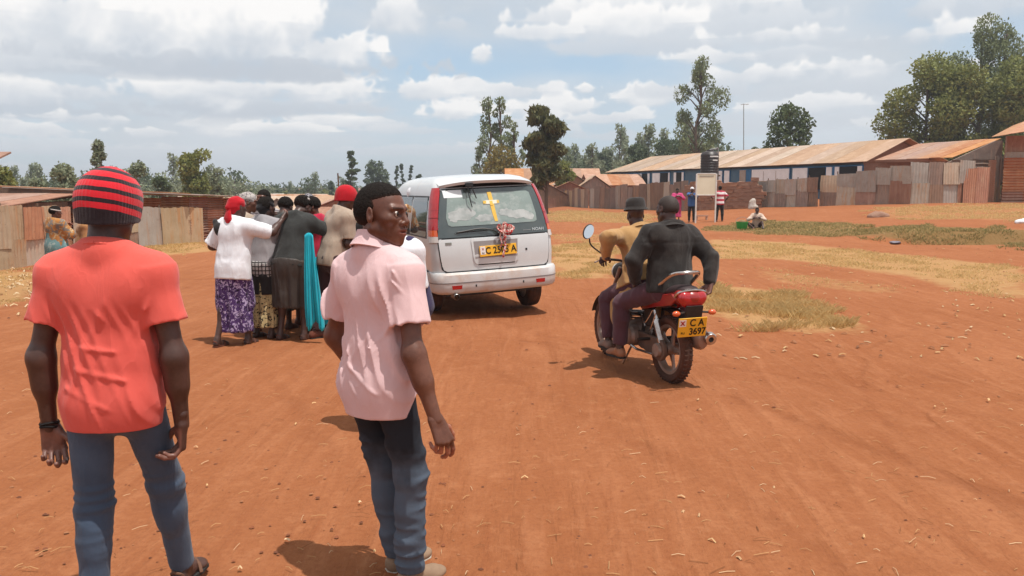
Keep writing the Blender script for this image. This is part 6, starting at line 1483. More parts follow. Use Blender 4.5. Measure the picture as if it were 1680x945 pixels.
    for (u, z, a, b) in [(-.40, 1.33, .17, .075), (-.12, 1.28, .12, .045), (.34, 1.30, .16, .055), (.18, 1.33, .10, .05), (-.52, 1.30, .06, .06), (.50, 1.27, .07, .05)]:
        pts = []
        for i in range(18):
            t = 2 * math.pi * i / 18; rr = 1 + .18 * R.uniform(-1, 1); pts.append(F(u + a * rr * math.cos(t), max(1.215, z + b * rr * math.sin(t)), .0195))
        MB().raw(pts + [F(u, z, .0195)], [[i, (i + 1) % 18, 18] for i in range(18)]).build('cushion', mat('pale_cushion', (.46, .48, .47), (.30, .33, .32), rough=.3, scale=9, coat=.4), gl)
    # taped yellow cross, white sticker
    M_tape = mat('yellow_tape', (.80, .52, .10), (.72, .45, .08), rough=.4, scale=9); M_tapew = mat('white_tape', (.78, .76, .62), rough=.4)
    def strip(name, pts, wd, m_, off=.022, par=None):
        V = []
        for (u, z), w_ in zip(pts, wd if isinstance(wd, list) else [wd] * len(pts)): V += [F(u - w_ / 2, z, off), F(u + w_ / 2, z, off)]
        return MB().raw(V, [[2 * i, 2 * i + 1, 2 * i + 3, 2 * i + 2] for i in range(len(pts) - 1)]).build(name, m_, par or gl)
    cr = strip('cross', [(.035, 1.225), (.02, 1.32), (.0, 1.50), (-.012, 1.60)], [.042, .05, .055, .06], M_tape)
    strip('cross_arm', [(.005, 1.448), (.0, 1.495)], [.185, .175], M_tapew, .024, gl); strip('cross_arm', [(.0, 1.43), (-.012, 1.60)], [.038, .05], M_tape, .026, gl); strip('tape', [(-.09, 1.455), (-.09, 1.49)], .04, M_tape, .026, gl); strip('tape', [(.09, 1.455), (.09, 1.49)], .03, M_tape, .026, gl)
    strip('sticker', [(-.485, 1.548), (-.49, 1.642)], [.235, .235], mat('white_sticker', (.70, .73, .75), rough=.4), .019)
    o = obj('lettering', text_mesh('NOAH', .052, mat('chrome_letter', (.55, .58, .58), rough=.3, metal=.5), .001, .001), gl); q = F(.60, 1.095, .018); o.location = q; o.rotation_euler = (rad(78), 0, rad(6)); o.scale = (1.1, 1, 1)
    strip('badge', [(.44, 1.088), (.44, 1.094)], .11, M_steel, .02)
    # wiper and the knotted ribbon on it
    wp = bez([F(.03, 1.075, .03), F(-.05, 1.12, .045), F(-.2, 1.145, .04), F(-.40, 1.125, .03), F(-.50, 1.115, .028)], 5)
    w_ = MB().tube(wp, .009, 6).build('wiper', M_black, root); MB().tube([F(-.10, 1.118, .026), F(-.32, 1.118, .024), F(-.53, 1.105, .024)], .006, 5).build('wiper_blade', M_black, w_)
    MB().ball(F(.035, 1.07, .03), .022, 10, 8).build('pivot', M_black, w_)
    M_rib = printmat('striped_ribbon', (.66, .50, .44), (.42, .035, .035), 24, .5)
    rb = MB(); cc = F(.07, 1.10, .07)
    for (dx, dz, dy) in [(.09, .03, -.02), (.11, -.01, 0), (-.05, .04, -.02), (.06, .06, .0), (.03, -.05, -.03), (.12, .03, -.04)]:
        pts = bez([cc, cc + V3(dx * .6, dy, dz + .035), cc + V3(dx * 1.25, dy, dz), cc + V3(dx * .7, dy - .02, dz - .04), cc + V3(.0, -.02, -.01)], 5); rb.tube(pts, .017, 6, flat=.35)
    for (pts) in ([(.0, 0, 0), (-.03, -.02, -.08), (-.01, -.02, -.16), (-.035, -.015, -.21)], [(.02, 0, 0), (.035, -.02, -.09), (.045, -.02, -.13)], [(.02, -.01, -.1), (.03, -.03, -.2), (-.005, -.04, -.30), (.0, -.035, -.34)]):
        rb.tube(bez([cc + V3(*p) for p in pts], 5), [.017] * 0 or .015, 6, flat=.4)
    tag(rb.build('ribbon', M_rib, None, sharp=50), 'red and white ribbon knotted round the rear wiper of the van', 'ribbon')
    o = bpy.data.objects['ribbon']; o.matrix_world = Matrix.Translation(root.location) @ root.rotation_euler.to_matrix().to_4x4()
    # tail lights
    def u_edge(z): w, y0, y1, r = lerp_tab(TAB, z); return w - r + math.pi / 2 * r
    for s_ in (-1, 1):
        rows = [(z, i0(z), i1(z)) for z, i0, i1 in []]
        def LR(z, a=0, b=.02):
            i_ = {1.03: .775, 1.1: .775, 1.2: .760, 1.3: .745, 1.4: .725, 1.5: .705, 1.6: .680, 1.68: .662}; i_ = {k: v - .022 for k, v in i_.items()}
            zz = min(i_, key=lambda t: abs(t - z)); l = i_[zz] - .012; r_ = u_edge(z) + .01 - .055 * max(0, (z - 1.45)) / .2
            return (z, s_ * l, s_ * r_) if s_ > 0 else (z, -r_, -l)
        lt = panel('tail_light', [LR(z) for z in (1.155, 1.2, 1.3, 1.4, 1.5, 1.6, 1.68)], 6, .020, M_red, .018)
        panel('lens_rib', [LR(1.30), (1.31, *LR(1.3)[1:])], 6, .022, mat('dark_red', (.22, .006, .008), rough=.3), .006, lt)
        panel('lens_rib', [LR(1.40), (1.41, *LR(1.4)[1:])], 6, .022, M_red, .006, lt)
        panel('indicator', [LR(1.075), LR(1.1), (1.153, *LR(1.1)[1:])], 6, .019, M_amber, .018, lt)
        panel('reverse_lamp', [LR(1.0, 0), LR(1.03), (1.073, *LR(1.03)[1:])], 6, .018, M_clear, .018, lt)
    # bumper
    bp = panel('bumper', [(.352, -1.15, 1.15), (.38, -1.2, 1.2), (.44, -1.2, 1.2), (.455, -1.2, 1.2), (.50, -1.2, 1.2), (.585, -1.2, 1.2), (.612, -1.15, 1.15)], 36, .022, M_paintdusty, .03)
    panel('bumper_groove', [(.480, -1.0, 1.0), (.492, -1.0, 1.0)], 30, .0245, mat('groove_grey', (.22, .2, .2), rough=.7), .004, bp)
    for s_ in (-1, 1):
        panel('reflector', [(.405, s_ * .565 - .06, s_ * .565 + .06), (.455, s_ * .565 - .065, s_ * .565 + .065)], 4, .028, M_red, .008, bp)
        panel('tow_cover', [(.42, s_ * .32 - .008, s_ * .32 + .008), (.45, s_ * .32 - .008, s_ * .32 + .008)], 1, .027, M_black, .005, bp)
    for (a, b, ww) in [((-.60, .96), .02, .045), ((.42, .86), .02, .02)]: pass
    panel('handle_mark', [(.965, -.665, -.585), (.995, -.665, -.585)], 3, .017, mat('worn_badge', (.22, .22, .20), rough=.5), .004, tg)
    panel('lock', [(.835, .395, .42), (.86, .395, .42)], 2, .018, M_black, .005, tg)
    # spoiler
    def sp(u, v):
        x = (u * 2 - 1) * .635; e_ = abs(u * 2 - 1); yb = .19 + .16 * e_ ** 4; yf = .62; y = yb + (yf - yb) * v
        return V3(x, y, 1.755 + .075 * math.sin(v * 1.4) * (1 - .3 * e_) - .05 * e_ ** 3)
    n0 = 20; m_ = MB(); top_ = [[sp(i / n0, j / 6) for i in range(n0 + 1)] for j in range(7)]; bot = [[p - V3(0, -.02 if j == 0 else 0, .035 if j < 5 else .02) for p in r] for j, r in enumerate(top_)]
    V = sum(top_, []) + sum(bot, []); w = n0 + 1; o2 = 7 * w; Fs = [[j * w + i, j * w + i + 1, (j + 1) * w + i + 1, (j + 1) * w + i] for j in range(6) for i in range(n0)]; Fs += [[o2 + a for a in f[::-1]] for f in Fs]
    Fs += [[i, i + 1, o2 + i + 1, o2 + i] for i in range(n0)] + [[6 * w + i, 6 * w + i + 1, o2 + 6 * w + i + 1, o2 + 6 * w + i] for i in range(n0)] + [[j * w + e2, (j + 1) * w + e2, o2 + (j + 1) * w + e2, o2 + j * w + e2] for j in range(6) for e2 in (0, n0)]
    sp_o = m_.raw(V, Fs).build('spoiler', M_paint, root, sharp=50); panel('spoiler_gap', [(1.675, -.56, .56), (1.735, -.50, .50)], 12, .006, M_black, .004)
    MB().box((-.28, .21, 1.705), (.10, .05, .045)).build('lamp_housing', M_black, sp_o)
    MB().tube([(-.25, .20, 1.69), (-.235, .17, 1.62), (-.20, .175, 1.53)], .008, 5).build('cable', M_black, sp_o); MB().tube([(-.30, .20, 1.69), (-.30, .16, 1.56), (-.27, .15, 1.42)], .007, 5).build('cable', M_black, sp_o)
    # sides
    for s_ in (-1, 1):
        def U(y, z): w, y0, y1, r = lerp_tab(TAB, z); return w - r + math.pi / 2 * r + y - y0 - r
        def SP(name, rows, m_, off, th=.01, par=None): return panel(name, [(z, s_ * U(a, z), s_ * U(b, z)) if s_ > 0 else (z, -U(b, z), -U(a, z)) for z, a, b in rows], 6, off, m_, th, par)
        q = SP('side_window', [(1.06, .42, 1.28), (1.10, .40, 1.30), (1.5, .50, 1.30), (1.56, .52, 1.28)], M_glassdark, .008); SP('window_seal', [(1.04, .38, 1.32), (1.58, .48, 1.32)], M_black, .004)
        q = SP('side_window', [(1.06, 1.38, 2.2), (1.56, 1.38, 2.2)], M_glassdark, .008); SP('window_seal', [(1.04, 1.35, 2.24), (1.58, 1.35, 2.24)], M_black, .004)
        q = SP('side_window', [(1.06, 2.3, 3.1), (1.56, 2.3, 2.75)], M_glassdark, .008)
        d = SP('sliding_door', [(.36, 1.34, 2.25), (1.02, 1.34, 2.25)], M_paint, .008); SP('door_handle', [(.93, 1.42, 1.60), (.965, 1.42, 1.60)], M_black, .03, .02, d)
        d = SP('front_door', [(.36, 2.28, 3.2), (1.02, 2.28, 3.15)], M_paint, .008); SP('rail', [(.80, .5, 1.34), (.82, .5, 1.34)], M_black, .006)
        SP('side_strip', [(.60, .35, 1.3), (.63, .35, 1.3)], M_black, .012)
        # wheels
        for yy in (.82, 3.35):
            SP('wheel_arch', [(.35, yy - .36, yy + .36), (.45, yy - .36, yy + .36), (.60, yy - .27, yy + .27), (.66, yy - .12, yy + .12)], M_black, .004)
            tz = .30 + math.tan(rad(-roll)) * 0
            wh = MB().lathe([(.17, -.09), (.20, -.098), (.27, -.10), (.295, -.085), (.303, -.05), (.300, -.03), (.305, -.025), (.305, .025), (.300, .03), (.303, .05), (.295, .085), (.27, .10), (.20, .098), (.17, .09)], axis='X', n=40).build('wheel', M_rubber, root)
            wh.location = (s_ * .70, yy, .305 + s_ * .70 * math.sin(rad(roll)) * .85)
            MB().lathe([(0, .06), (.06, .065), (.10, .05), (.15, .055), (.175, .085), (.175, -.085), (.12, -.05), (0, -.05)], axis='X', n=24).build('rim', M_steel, wh)
    ex = MB().lathe([(.036, 0), (.040, .004), (.040, .16), (.030, .16), (.030, .02), (.028, .004)], axis='Y', n=18).build('exhaust', M_steel, root); ex.location = (-.58, -.03, .315)
    MB().box((0, 1.3, .33), (1.2, 1.9, .12)).build('underbody', M_black, root); MB().tube([(-.66, .82, .27), (.66, .82, .27)], .045, 8).build('axle', M_black, root)
    MB().grid(lambda u, v: (-.58 + 1.16 * u, 3.45 - .45 * v + .08 * (1 - (2 * u - 1) ** 2), 1.05 + .55 * v), 8, 4).build('windscreen', M_glassdark, root)
    return root
van()
# ---------------------------------------------------------------- the motorcycle and its riders
M_orangep = mat('orange_stripe', (.55, .16, .05), rough=.4)
BK0 = G(1100, 627); BK1 = G(1000, 582); BD = Vector((BK1.x - BK0.x, BK1.y - BK0.y)).normalized(); BYAW = math.degrees(math.atan2(-BD.x, BD.y))
M_bikered = mat('red_bodywork', (.33, .020, .016), (.26, .014, .012), rough=.3, coat=.5, scale=5, spec=.5, c=(.30, .12, .08), cscale=4, clo=.6, chi=.9); M_frame = mat('black_frame', (.02, .017, .016), (.05, .03, .022), rough=.6, scale=7)
M_tyred = mat('dusty_tyre', (.10, .042, .026), (.055, .028, .02), rough=.95, scale=6); M_alu = mat('dusty_alloy', (.34, .27, .24), (.28, .17, .12), rough=.5, metal=.5, scale=8)
M_chrome = mat('chrome', (.62, .60, .58), (.45, .38, .34), rough=.22, metal=.95, scale=14); M_seat = mat('seat_vinyl', (.03, .02, .022), (.05, .03, .03), rough=.55, scale=20)
def bike():
    root = empty('motorcycle', BK0, rad(BYAW), 'red motorcycle with a yellow number plate carrying two men', 'motorcycle')
    WB = 1.24; rr = .29
    for (y, nm) in ((0, 'r'), (WB, 'f')):
        wd = .052 if nm == 'r' else .042
        t = MB().lathe([(rr - .075, -wd * .7), (rr - .05, -wd), (rr - .02, -wd * .95), (rr - .004, -wd * .5), (rr, 0), (rr - .004, wd * .5), (rr - .02, wd * .95), (rr - .05, wd), (rr - .075, wd * .7), (rr - .085, 0)], axis='X', n=48, closed=True).build('wheel', M_tyred, root); t.location = (0, y, rr)
        MB().lathe([(rr - .10, -.03), (rr - .072, -.036), (rr - .070, -.02), (rr - .078, 0), (rr - .070, .02), (rr - .072, .036), (rr - .10, .03)], axis='X', n=40, closed=True).build('rim', M_alu, t)
        MB().lathe([(0, -.06), (.045, -.055), (.055, -.02), (.055, .02), (.045, .055), (0, .06)], axis='X', n=20).build('hub', M_alu, t)
        sp = MB().tube([(0, 0, .045), (0, .008, .12), (0, 0, rr - .09)], [.020, .013, .017], 8, flat=1.4).me('spoke', M_alu)
        for k in range(5):
            o = obj('spoke', sp, t); o.rotation_euler = (k * 2 * math.pi / 5 + .35, 0, 0)
        tb = MB()
        for k in range(44):
            a = k * 2 * math.pi / 44
            for s_ in (-1, 1): tb.box((s_ * wd * .45, math.cos(a) * (rr - .001), math.sin(a) * (rr - .001)), (wd * .55, .014, .010), Matrix.Rotation(a, 3, 'X'))
        o = tb.build('tread', M_tyred, t, smooth=False)
    # front end
    st = V3(0, WB - .40, .92); ax = V3(0, WB, rr)
    for s_ in (-1, 1):
        MB().tube([ax + V3(s_ * .085, 0, 0), ax.lerp(st, .45) + V3(s_ * .085, 0, 0)], .026, 10).tube([ax.lerp(st, .45) + V3(s_ * .085, 0, 0), st + V3(s_ * .085, 0, 0)], .017, 10).build('fork_leg', M_alu, root)
        MB().tube([V3(s_ * .10, -.02, rr + .05), V3(s_ * .115, .10, .62)], .013, 8).tube([V3(s_ * .10, -.01, rr + .06), V3(s_ * .112, .08, .54)], .030, 10).build('shock_absorber', M_chrome, root)
    MB().grid(lambda u, v: (( -.055 + .11 * u), WB + (rr + .035 + .012 * math.sin(math.pi * u)) * math.cos(.35 + 2.0 * v), rr + (rr + .035 + .012 * math.sin(math.pi * u)) * math.sin(.35 + 2.0 * v)), 6, 14).build('front_mudguard', M_frame, root)
    MB().grid(lambda u, v: ((-.075 + .15 * u), -(rr + .05 + .02 * math.sin(math.pi * u)) * math.cos(.55 + 1.5 * v), rr + (rr + .05 + .02 * math.sin(math.pi * u)) * math.sin(.55 + 1.5 * v)), 6, 14).build('rear_mudguard', M_frame, root)
    hb = bez([(-.37, WB - .62, 1.00), (-.30, WB - .52, 1.01), (-.12, WB - .42, .99), (0, WB - .41, .97), (.12, WB - .42, .99), (.30, WB - .52, 1.01), (.37, WB - .62, 1.00)], 5)
    h = MB().tube(hb, .012, 8).build('handlebar', M_frame, root)
    for s_ in (-1, 1):
        MB().tube([(s_ * .25, WB - .47, 1.01), (s_ * .37, WB - .60, 1.00), (s_ * .39, WB - .63, 1.0)], .019, 10).build('grip', M_seat, h)
        MB().tube([(s_ * .24, WB - .40, 1.01), (s_ * .30, WB - .43, 1.0), (s_ * .40, WB - .52, .985)], .007, 6).build('lever', M_alu, h)
    # only the left mirror is on
    for s_, tilt in ((-1, 0),):
        b0 = V3(s_ * .25, WB - .48, 1.02); b1 = V3(s_ * .40, WB - .45, 1.13); b2 = V3(s_ * .43, WB - .46, 1.20)
        mr_ = MB().tube(bez([b0, b1, b2], 5), .0075, 7).build('mirror_stalk', M_frame, root)
        Rm = RZ(-14) @ RY(28) @ RX(-16)
        MB().ball((0, 0, 0), (.048, .020, .076), 18, 12).build('mirror_shell', M_frame, mr_).matrix_local = Matrix.Translation(b2 + V3(-.01, .006, .065)) @ Rm.to_4x4()
        n_ = 24; MB().raw([(0, 0, 0)] + [(.042 * math.cos(2 * math.pi * i / n_), 0, .068 * math.sin(2 * math.pi * i / n_)) for i in range(n_)], [[0, i + 1, (i + 1) % n_ + 1] for i in range(n_)]).build('mirror_glass', mat('mirror', (.85, .85, .85), rough=.03, metal=1), mr_).matrix_local = Matrix.Translation(b2 + V3(-.013, -.0175, .065)) @ Rm.to_4x4()
    # headlamp cowl, tank, side panels, tail
    MB().ball((0, WB - .26, .86), (.085, .10, .095), 16, 12).build('headlamp', M_frame, root); MB().ball((0, WB - .19, .86), (.07, .05, .08), 16, 10).build('headlamp_glass', M_clear, root)
    v, Fq = polygonise([p_ell((0, .62, .80), (.13, .26, .13), k=.03), p_ell((0, .50, .76), (.10, .22, .10), k=.05)], .015); obj('fuel_tank', mesh_np('fuel_tank', v, Fq, M_bikered), root)
    v, Fq = polygonise([p_cone((0, .42, .765), (0, -.02, .795), .10, .12, k=.03, flat=.42, fax=(0, 0, 1)), p_cone((0, -.02, .80), (0, -.22, .83), .12, .10, k=.03, flat=.40, fax=(0, 0, 1))], .013); obj('seat', mesh_np('seat', v, Fq, M_seat), root)
    for s_ in (-1, 1):
        pts = [(.40, .66), (.40, .73), (.10, .755), (-.22, .80), (-.28, .76), (-.20, .70), (.05, .655), (.30, .60)]
        m_ = MB().prism(pts, s_ * .105, s_ * .135, 'X'); o = m_.build('side_panel', M_bikered, root, bevel=.008)
        MB().prism([(.38, .688), (.37, .700), (-.02, .722), (-.02, .708)], s_ * .1355, s_ * .139, 'X').build('stripe', M_orangep, o)
    v, Fq = polygonise([p_cone((0, -.08, .75), (0, -.27, .775), .125, .10, k=.04, flat=.72, fax=(0, 0, 1)), p_cone((-.07, -.25, .78), (.07, -.25, .78), .055, .055, k=.03)], .012); obj('tail_cowl', mesh_np('tail_cowl', v, Fq, M_bikered), root)
    v, Fq = polygonise([p_cone((-.075, -.315, .775), (.075, -.315, .775), .055, .055, k=.03, flat=.8, fax=(0, 1, 0)), p_cone((-.045, -.315, .735), (.045, -.315, .735), .045, .045, k=.03, flat=.8, fax=(0, 1, 0))], .009); obj('tail_light', mesh_np('tail_light', v, Fq, M_red), root)
    MB().tube(bez([(-.13, -.26, .775), (-.12, -.31, .82), (0, -.335, .84), (.12, -.31, .82), (.13, -.26, .775)], 5), .010, 8).build('lamp_trim', M_chrome, root)
    MB().tube(bez([(-.15, .06, .80), (-.145, -.06, .87), (-.12, -.20, .955), (-.05, -.27, .975), (.05, -.27, .975), (.12, -.20, .955), (.145, -.06, .87), (.15, .06, .80)], 6), .0165, 10).build('grab_rail', M_chrome, root)
    # plate bracket, plate, indicators
    MB().box((0, -.34, .63), (.15, .018, .17), RX(12)).build('plate_bracket', M_frame, root)
    pl = MB().box((0, 0, 0), (.245, .008, .165)).build('number_plate', M_plate, root, bevel=.003); pl.location = (-.035, -.385, .545); pl.rotation_euler = (rad(14), rad(-2), rad(-6))
    for (s_, z, x, sz) in (('C A', .038, .035, .085), ('3697', -.038, .045, .082)):
        o = obj('lettering', text_mesh(s_, sz, M_ink, .001, .0016), pl); o.rotation_euler = (rad(90), 0, 0); o.location = (x, -.0060, z); o.scale = (.88, 1, 1)
    MB().box((-.088, -.0052, .040), (.060, .002, .058)).build('plate_emblem', M_platewhite, pl)
    o = obj('plate_emblem', text_mesh('x', .075, M_red, .001, .0016), pl); o.rotation_euler = (rad(90), 0, 0); o.location = (-.088, -.0072, .046)
    o = obj('lettering', text_mesh('RU', .026, M_ink, .001, 0), pl); o.rotation_euler = (rad(90), 0, 0); o.location = (-.080, -.006, -.048)
    for s_ in (-1, 1):
        ind = MB().tube([(s_ * .05, -.33, .66), (s_ * .14, -.35, .655)], .009, 6).build('indicator_stalk', M_frame, root); MB().ball((s_ * .165, -.355, .655), (.036, .025, .024), 12, 8).build('indicator', M_amber, ind)
    # swing arm, chain case, silencer, engine, pegs
    for s_ in (-1, 1): MB().tube([(s_ * .085, 0, rr), (s_ * .09, .40, .36)], .020, 8).build('swing_arm', M_frame, root)
    cc = [(math.cos(a) * .095 - .0, math.sin(a) * .095 + rr) for a in [math.pi * (.5 + i / 10) for i in range(11)]] + [(.42, .275), (.47, .33), (.42, .40)]
    MB().prism(cc, -.125, -.088, 'X').build('chain_case', mat('dusty_black', (.09, .06, .05), (.14, .08, .055), rough=.6, scale=6), root, bevel=.008)
    MB().lathe([(0, -.02), (.055, -.02), (.060, 0), (.060, .02), (0, .02)], (-.135, 0, rr), 'X', 20).build('hub_cap', M_alu, root)
    ms = MB().tube(bez([(.15, .52, .26), (.16, .25, .27), (.165, .08, .31), (.17, -.06, .36)], 5), .022, 10).build('exhaust_pipe', M_chrome, root)
    o = MB().lathe([(0, .03), (.05, .03), (.068, .06), (.078, .12), (.078, .42), (.06, .50), (.02, .52)], axis='Y', n=24).build('silencer', M_alu, ms); o.location = (.125, -.33, .405); o.rotation_euler = (rad(10), 0, rad(0)); o.scale = (.95, .8, 1.3)
    o2 = MB().lathe([(.022, 0), (.046, 0), (.052, .010), (.052, .05), (.03, .06)], axis='Y', n=24).build('silencer_end', M_chrome, ms); o2.location = (.165, -.355, .425); o2.rotation_euler = (rad(10), 0, rad(-8))
    MB().lathe([(0, -.004), (.022, -.004), (.024, .01), (0, .012)], (.165, -.350, .425), 'Y', 16).build('silencer_mouth', M_dark, ms)
    eng = MB().ball((0, .52, .36), (.15, .17, .13), 16, 10).build('engine', M_alu, root)
    for k in range(6): MB().lathe([(.05, 0), (.085, 0), (.085, .008), (.05, .008)], (0, .66 , .40 + k * .024), 'Z', 14).build('cooling_fin', M_alu, eng)
    MB().lathe([(0, -.19), (.075, -.185), (.095, -.16), (.095, -.10)], (0, .46, .34), 'X', 22).build('engine_cover', M_alu, eng)
    MB().tube([(0, .32, .62), (0, .50, .52), (0, .78, .50), (0, .86, .88)], .026, 8).tube([(0, .25, .36), (0, .52, .22), (0, .80, .28), (0, .86, .88)], .022, 8).tube([(.08, -.2, .70), (.08, .3, .68), (.0, .84, .86)], .015, 8).tube([(-.08, -.2, .70), (-.08, .3, .68), (.0, .84, .86)], .015, 8).tube([(-.08, .28, .68), (-.09, .36, .36), (.09, .36, .36), (.08, .28, .68)], .018, 8).build('frame', M_frame, root)
    MB().tube([(-.27, .58, .25), (.27, .58, .25)], .016, 8).tube([(-.24, .16, .36), (.24, .16, .36)], .014, 8).build('footrest', M_frame, root)
    bt = MB().box((-.10, .20, .54), (.04, .16, .16)).build('battery_box', M_frame, root, bevel=.01)
    MB().tube(bez([(-.13, .10, .62), (-.16, .18, .50), (-.14, .28, .56), (-.13, .24, .46)], 5), .006, 5).tube(bez([(-.13, .05, .60), (-.15, .10, .46), (-.12, .20, .42)], 5), .005, 5).build('cable', M_chrome, bt)
    for s_ in (-1, 1):
        MB().tube(bez([(s_ * .06, .80, .62), (s_ * .20, .86, .60), (s_ * .25, .88, .45), (s_ * .20, .84, .28), (s_ * .06, .78, .26)], 5), .014, 8).build('crash_bar', M_frame, root)
        MB().prism([(.84, .66), (.93, .64), (.95, .34), (.86, .36)], s_ * .20, s_ * .235, 'X').build('leg_shield', M_frame, root, bevel=.01)
    MB().tube([(-.12, .50, .24), (-.16, .60, .05)], .010, 6).build('side_stand', M_chrome, root)
    MB().tube([(-.17, .02, .255), (-.175, .30, .245), (-.17, .42, .26)], .011, 6).build('brake_lever', M_chrome, root)
    return root

bike()
def B(x, y, z=0): # bike frame to world
    return BK0 + RZ(BYAW) @ V3(x, y, z)
def riders():
    M_tan_coat = clothmat('tan_wool', (.46, .27, .115), (.36, .20, .08), rough=.9); M_darkden = clothmat('black_denim_jacket', (.030, .025, .023), (.020, .017, .016), rough=.8, c=(.065, .056, .050), clo=.5, chi=.8, cscale=3)
    M_plum = clothmat('plum_trousers', (.10, .045, .058), (.07, .032, .042)); M_darktr = clothmat('dark_trousers', (.035, .028, .03), (.05, .035, .035))
    M_shoe = mat('brown_boot', (.34, .15, .075), (.22, .095, .055), rough=.55, scale=8); M_shoe2 = mat('dusty_shoe', (.24, .16, .13), (.15, .10, .08), rough=.8, scale=8)
    # driver: local frame is the bike's
    pz = .84
    def seated(y, lean, label, skin, arm, head, legs, hs, H, side=0, shoulder=.175, fat=1.0, twist=0, palm=None):
        loc = B(0, y, 0); loc.z = BK0.z
        return make_person(loc, BYAW, label, skin, H=H, hs=hs, lean=lean, side=side, twist=twist, head=head, pelvis=(0, 0, pz), legs=legs, armpos=arm, hb=.010, hh=.0042, hd=.005, eyes=False, shoulder=shoulder, fat=fat,
                           curl={'L': (60, 62, 64, 66), 'R': (60, 62, 64, 66)}, thumb={'L': .3, 'R': .3}, palm=palm)
    WB = 1.24; yd = .46
    lg = {'L': ((-.40, .70, -.42), (-.02, -.16, -1), 0), 'R': ((.40, .70, -.42), (.02, -.16, -1), 0)}
    p = seated(yd, 24, 'man in a tan coat and dark brimmed hat driving the motorcycle', M_skin2,
               {'L': ((-.345, WB - .62 - yd - .02, 1.03), (-1, -.5, -.3), (.15, 1, -.05)), 'R': ((.345, WB - .62 - yd - .02, 1.03), (1, -.5, -.3), (-.15, 1, -.05))}, (-4, -12, 0), lg, 1.02, 1.60, palm={'L': (0, .1, -1), 'R': (0, .1, -1), 'tL': (1, 0, 0), 'tR': (-1, 0, 0)})
    J = p.J; pe = J['pelvis']
    top(p, 'tan_coat', M_tan_coat, g=.026, sleeve=1.93, sl=.024, hem=-.04, h=.010, disp=noisefold(.017, (0, .7, 1), 10, 31, .3, .5), neck=.0, flare=.03,
        extra=[p_cone(pe + V3(-.10, .02, .1), pe + V3(-.20, .10, -.16), .12, .10, k=.06, flat=.6, fax=(1, 0, 0)), p_cone(pe + V3(.10, .02, .1), pe + V3(.20, .10, -.16), .12, .10, k=.06, flat=.6, fax=(1, 0, 0))])
    q = p.root.children; coat = [o for o in q if o.name.startswith('tan_coat')][0]
    collar_ring(p, M_tan_coat, r=.070, hgt=.030, flare=.03)
    for k, sx in (('L', -1), ('R', 1)):   # coat tails hanging over the thighs
        v, Fq = polygonise([p_cone(pe + V3(sx * .13, .0, .12), pe + V3(sx * .235, .12, -.30), .10, .13, k=.05, flat=.22, fax=(1, .15, 0))], .011, noisefold(.007, (0, .3, 1), 16, 8, .25, .4)); obj('coat_tail', mesh_np('coat_tail', v, Fq, M_tan_coat), coat)
    trousers(p, M_plum, g=.022, h=.011, disp=noisefold(.008, (0, .4, 1), 12, 5, .6, .6), hemr=.016, ankle=.93, waist=.06)
    shoes(p, M_shoe2, h=.009)
    # felt hat
    hat = MB(); prof = [(0, .115), (.055, .113), (.082, .100), (.092, .07), (.097, .03), (.099, .018), (.116, -.002), (.118, -.007), (.098, .006), (.08, .01)]
    hat.lathe(prof, axis='Z', n=36); hat.v = [(x * .95, y * 1.12, z + .05 + .10 * (x * x) * 6 - .15 * max(0, -y - .08) * 0 - .12 * y * 0) for x, y, z in hat.v]
    o = hat.build('hat', clothmat('dark_felt', (.028, .024, .023), (.04, .033, .03), rough=.9), p.root, sharp=50); o.matrix_local = p.M @ Matrix.Translation((0, -.012, .0)) @ Matrix.Rotation(rad(6), 4, 'X'); o.scale = (.98,) * 3
    # passenger
    yp = .05; pz = .83
    lg = {'L': ((-.50, .75, -.36), (.02, .06, -1), 8), 'R': ((.50, .75, -.36), (-.02, .06, -1), 8)}
    p = seated(yp, 7, 'bareheaded man in a black denim jacket riding as the passenger', M_skin2,
               {'L': ((-.24, .16, .86), (-1, -.55, .1), (.2, .8, -.5)), 'R': ((.27, -.20, .86), (1, -.5, -.1), (-.5, -.2, -1))}, (14, 2, 2), lg, 1.0, 1.70, side=2, shoulder=.178, fat=1.02, twist=4)
    J = p.J; pe = J['pelvis']
    yoke = lambda X: .004 * np.exp(-(((X[:, 2] - (pe.z + .375)) / .008) ** 2)) * (X[:, 1] < 0)
    top(p, 'denim_jacket', M_darkden, g=.028, sleeve=1.9, sl=.026, hem=-.06, h=.010, disp=multi(noisefold(.018, (.3, 0, 1), 9, 41, .3, .5), yoke), neck=-.005, flare=.015)
    collar_ring(p, M_darkden, r=.068, hgt=.030, flare=.045)
    trousers(p, M_plum, g=.018, h=.011, disp=noisefold(.008, (0, .4, 1), 12, 6, .6, .6), hemr=.018, ankle=.9, waist=.04)
    shoes(p, M_shoe, h=.009)
    hair(p, mat('cropped_hair', (.035, .024, .02), (.045, .03, .025), rough=.7, scale=90, spec=.4), g=.0025, line=(.08, .05), rough=.0008, h=.0042)
riders()
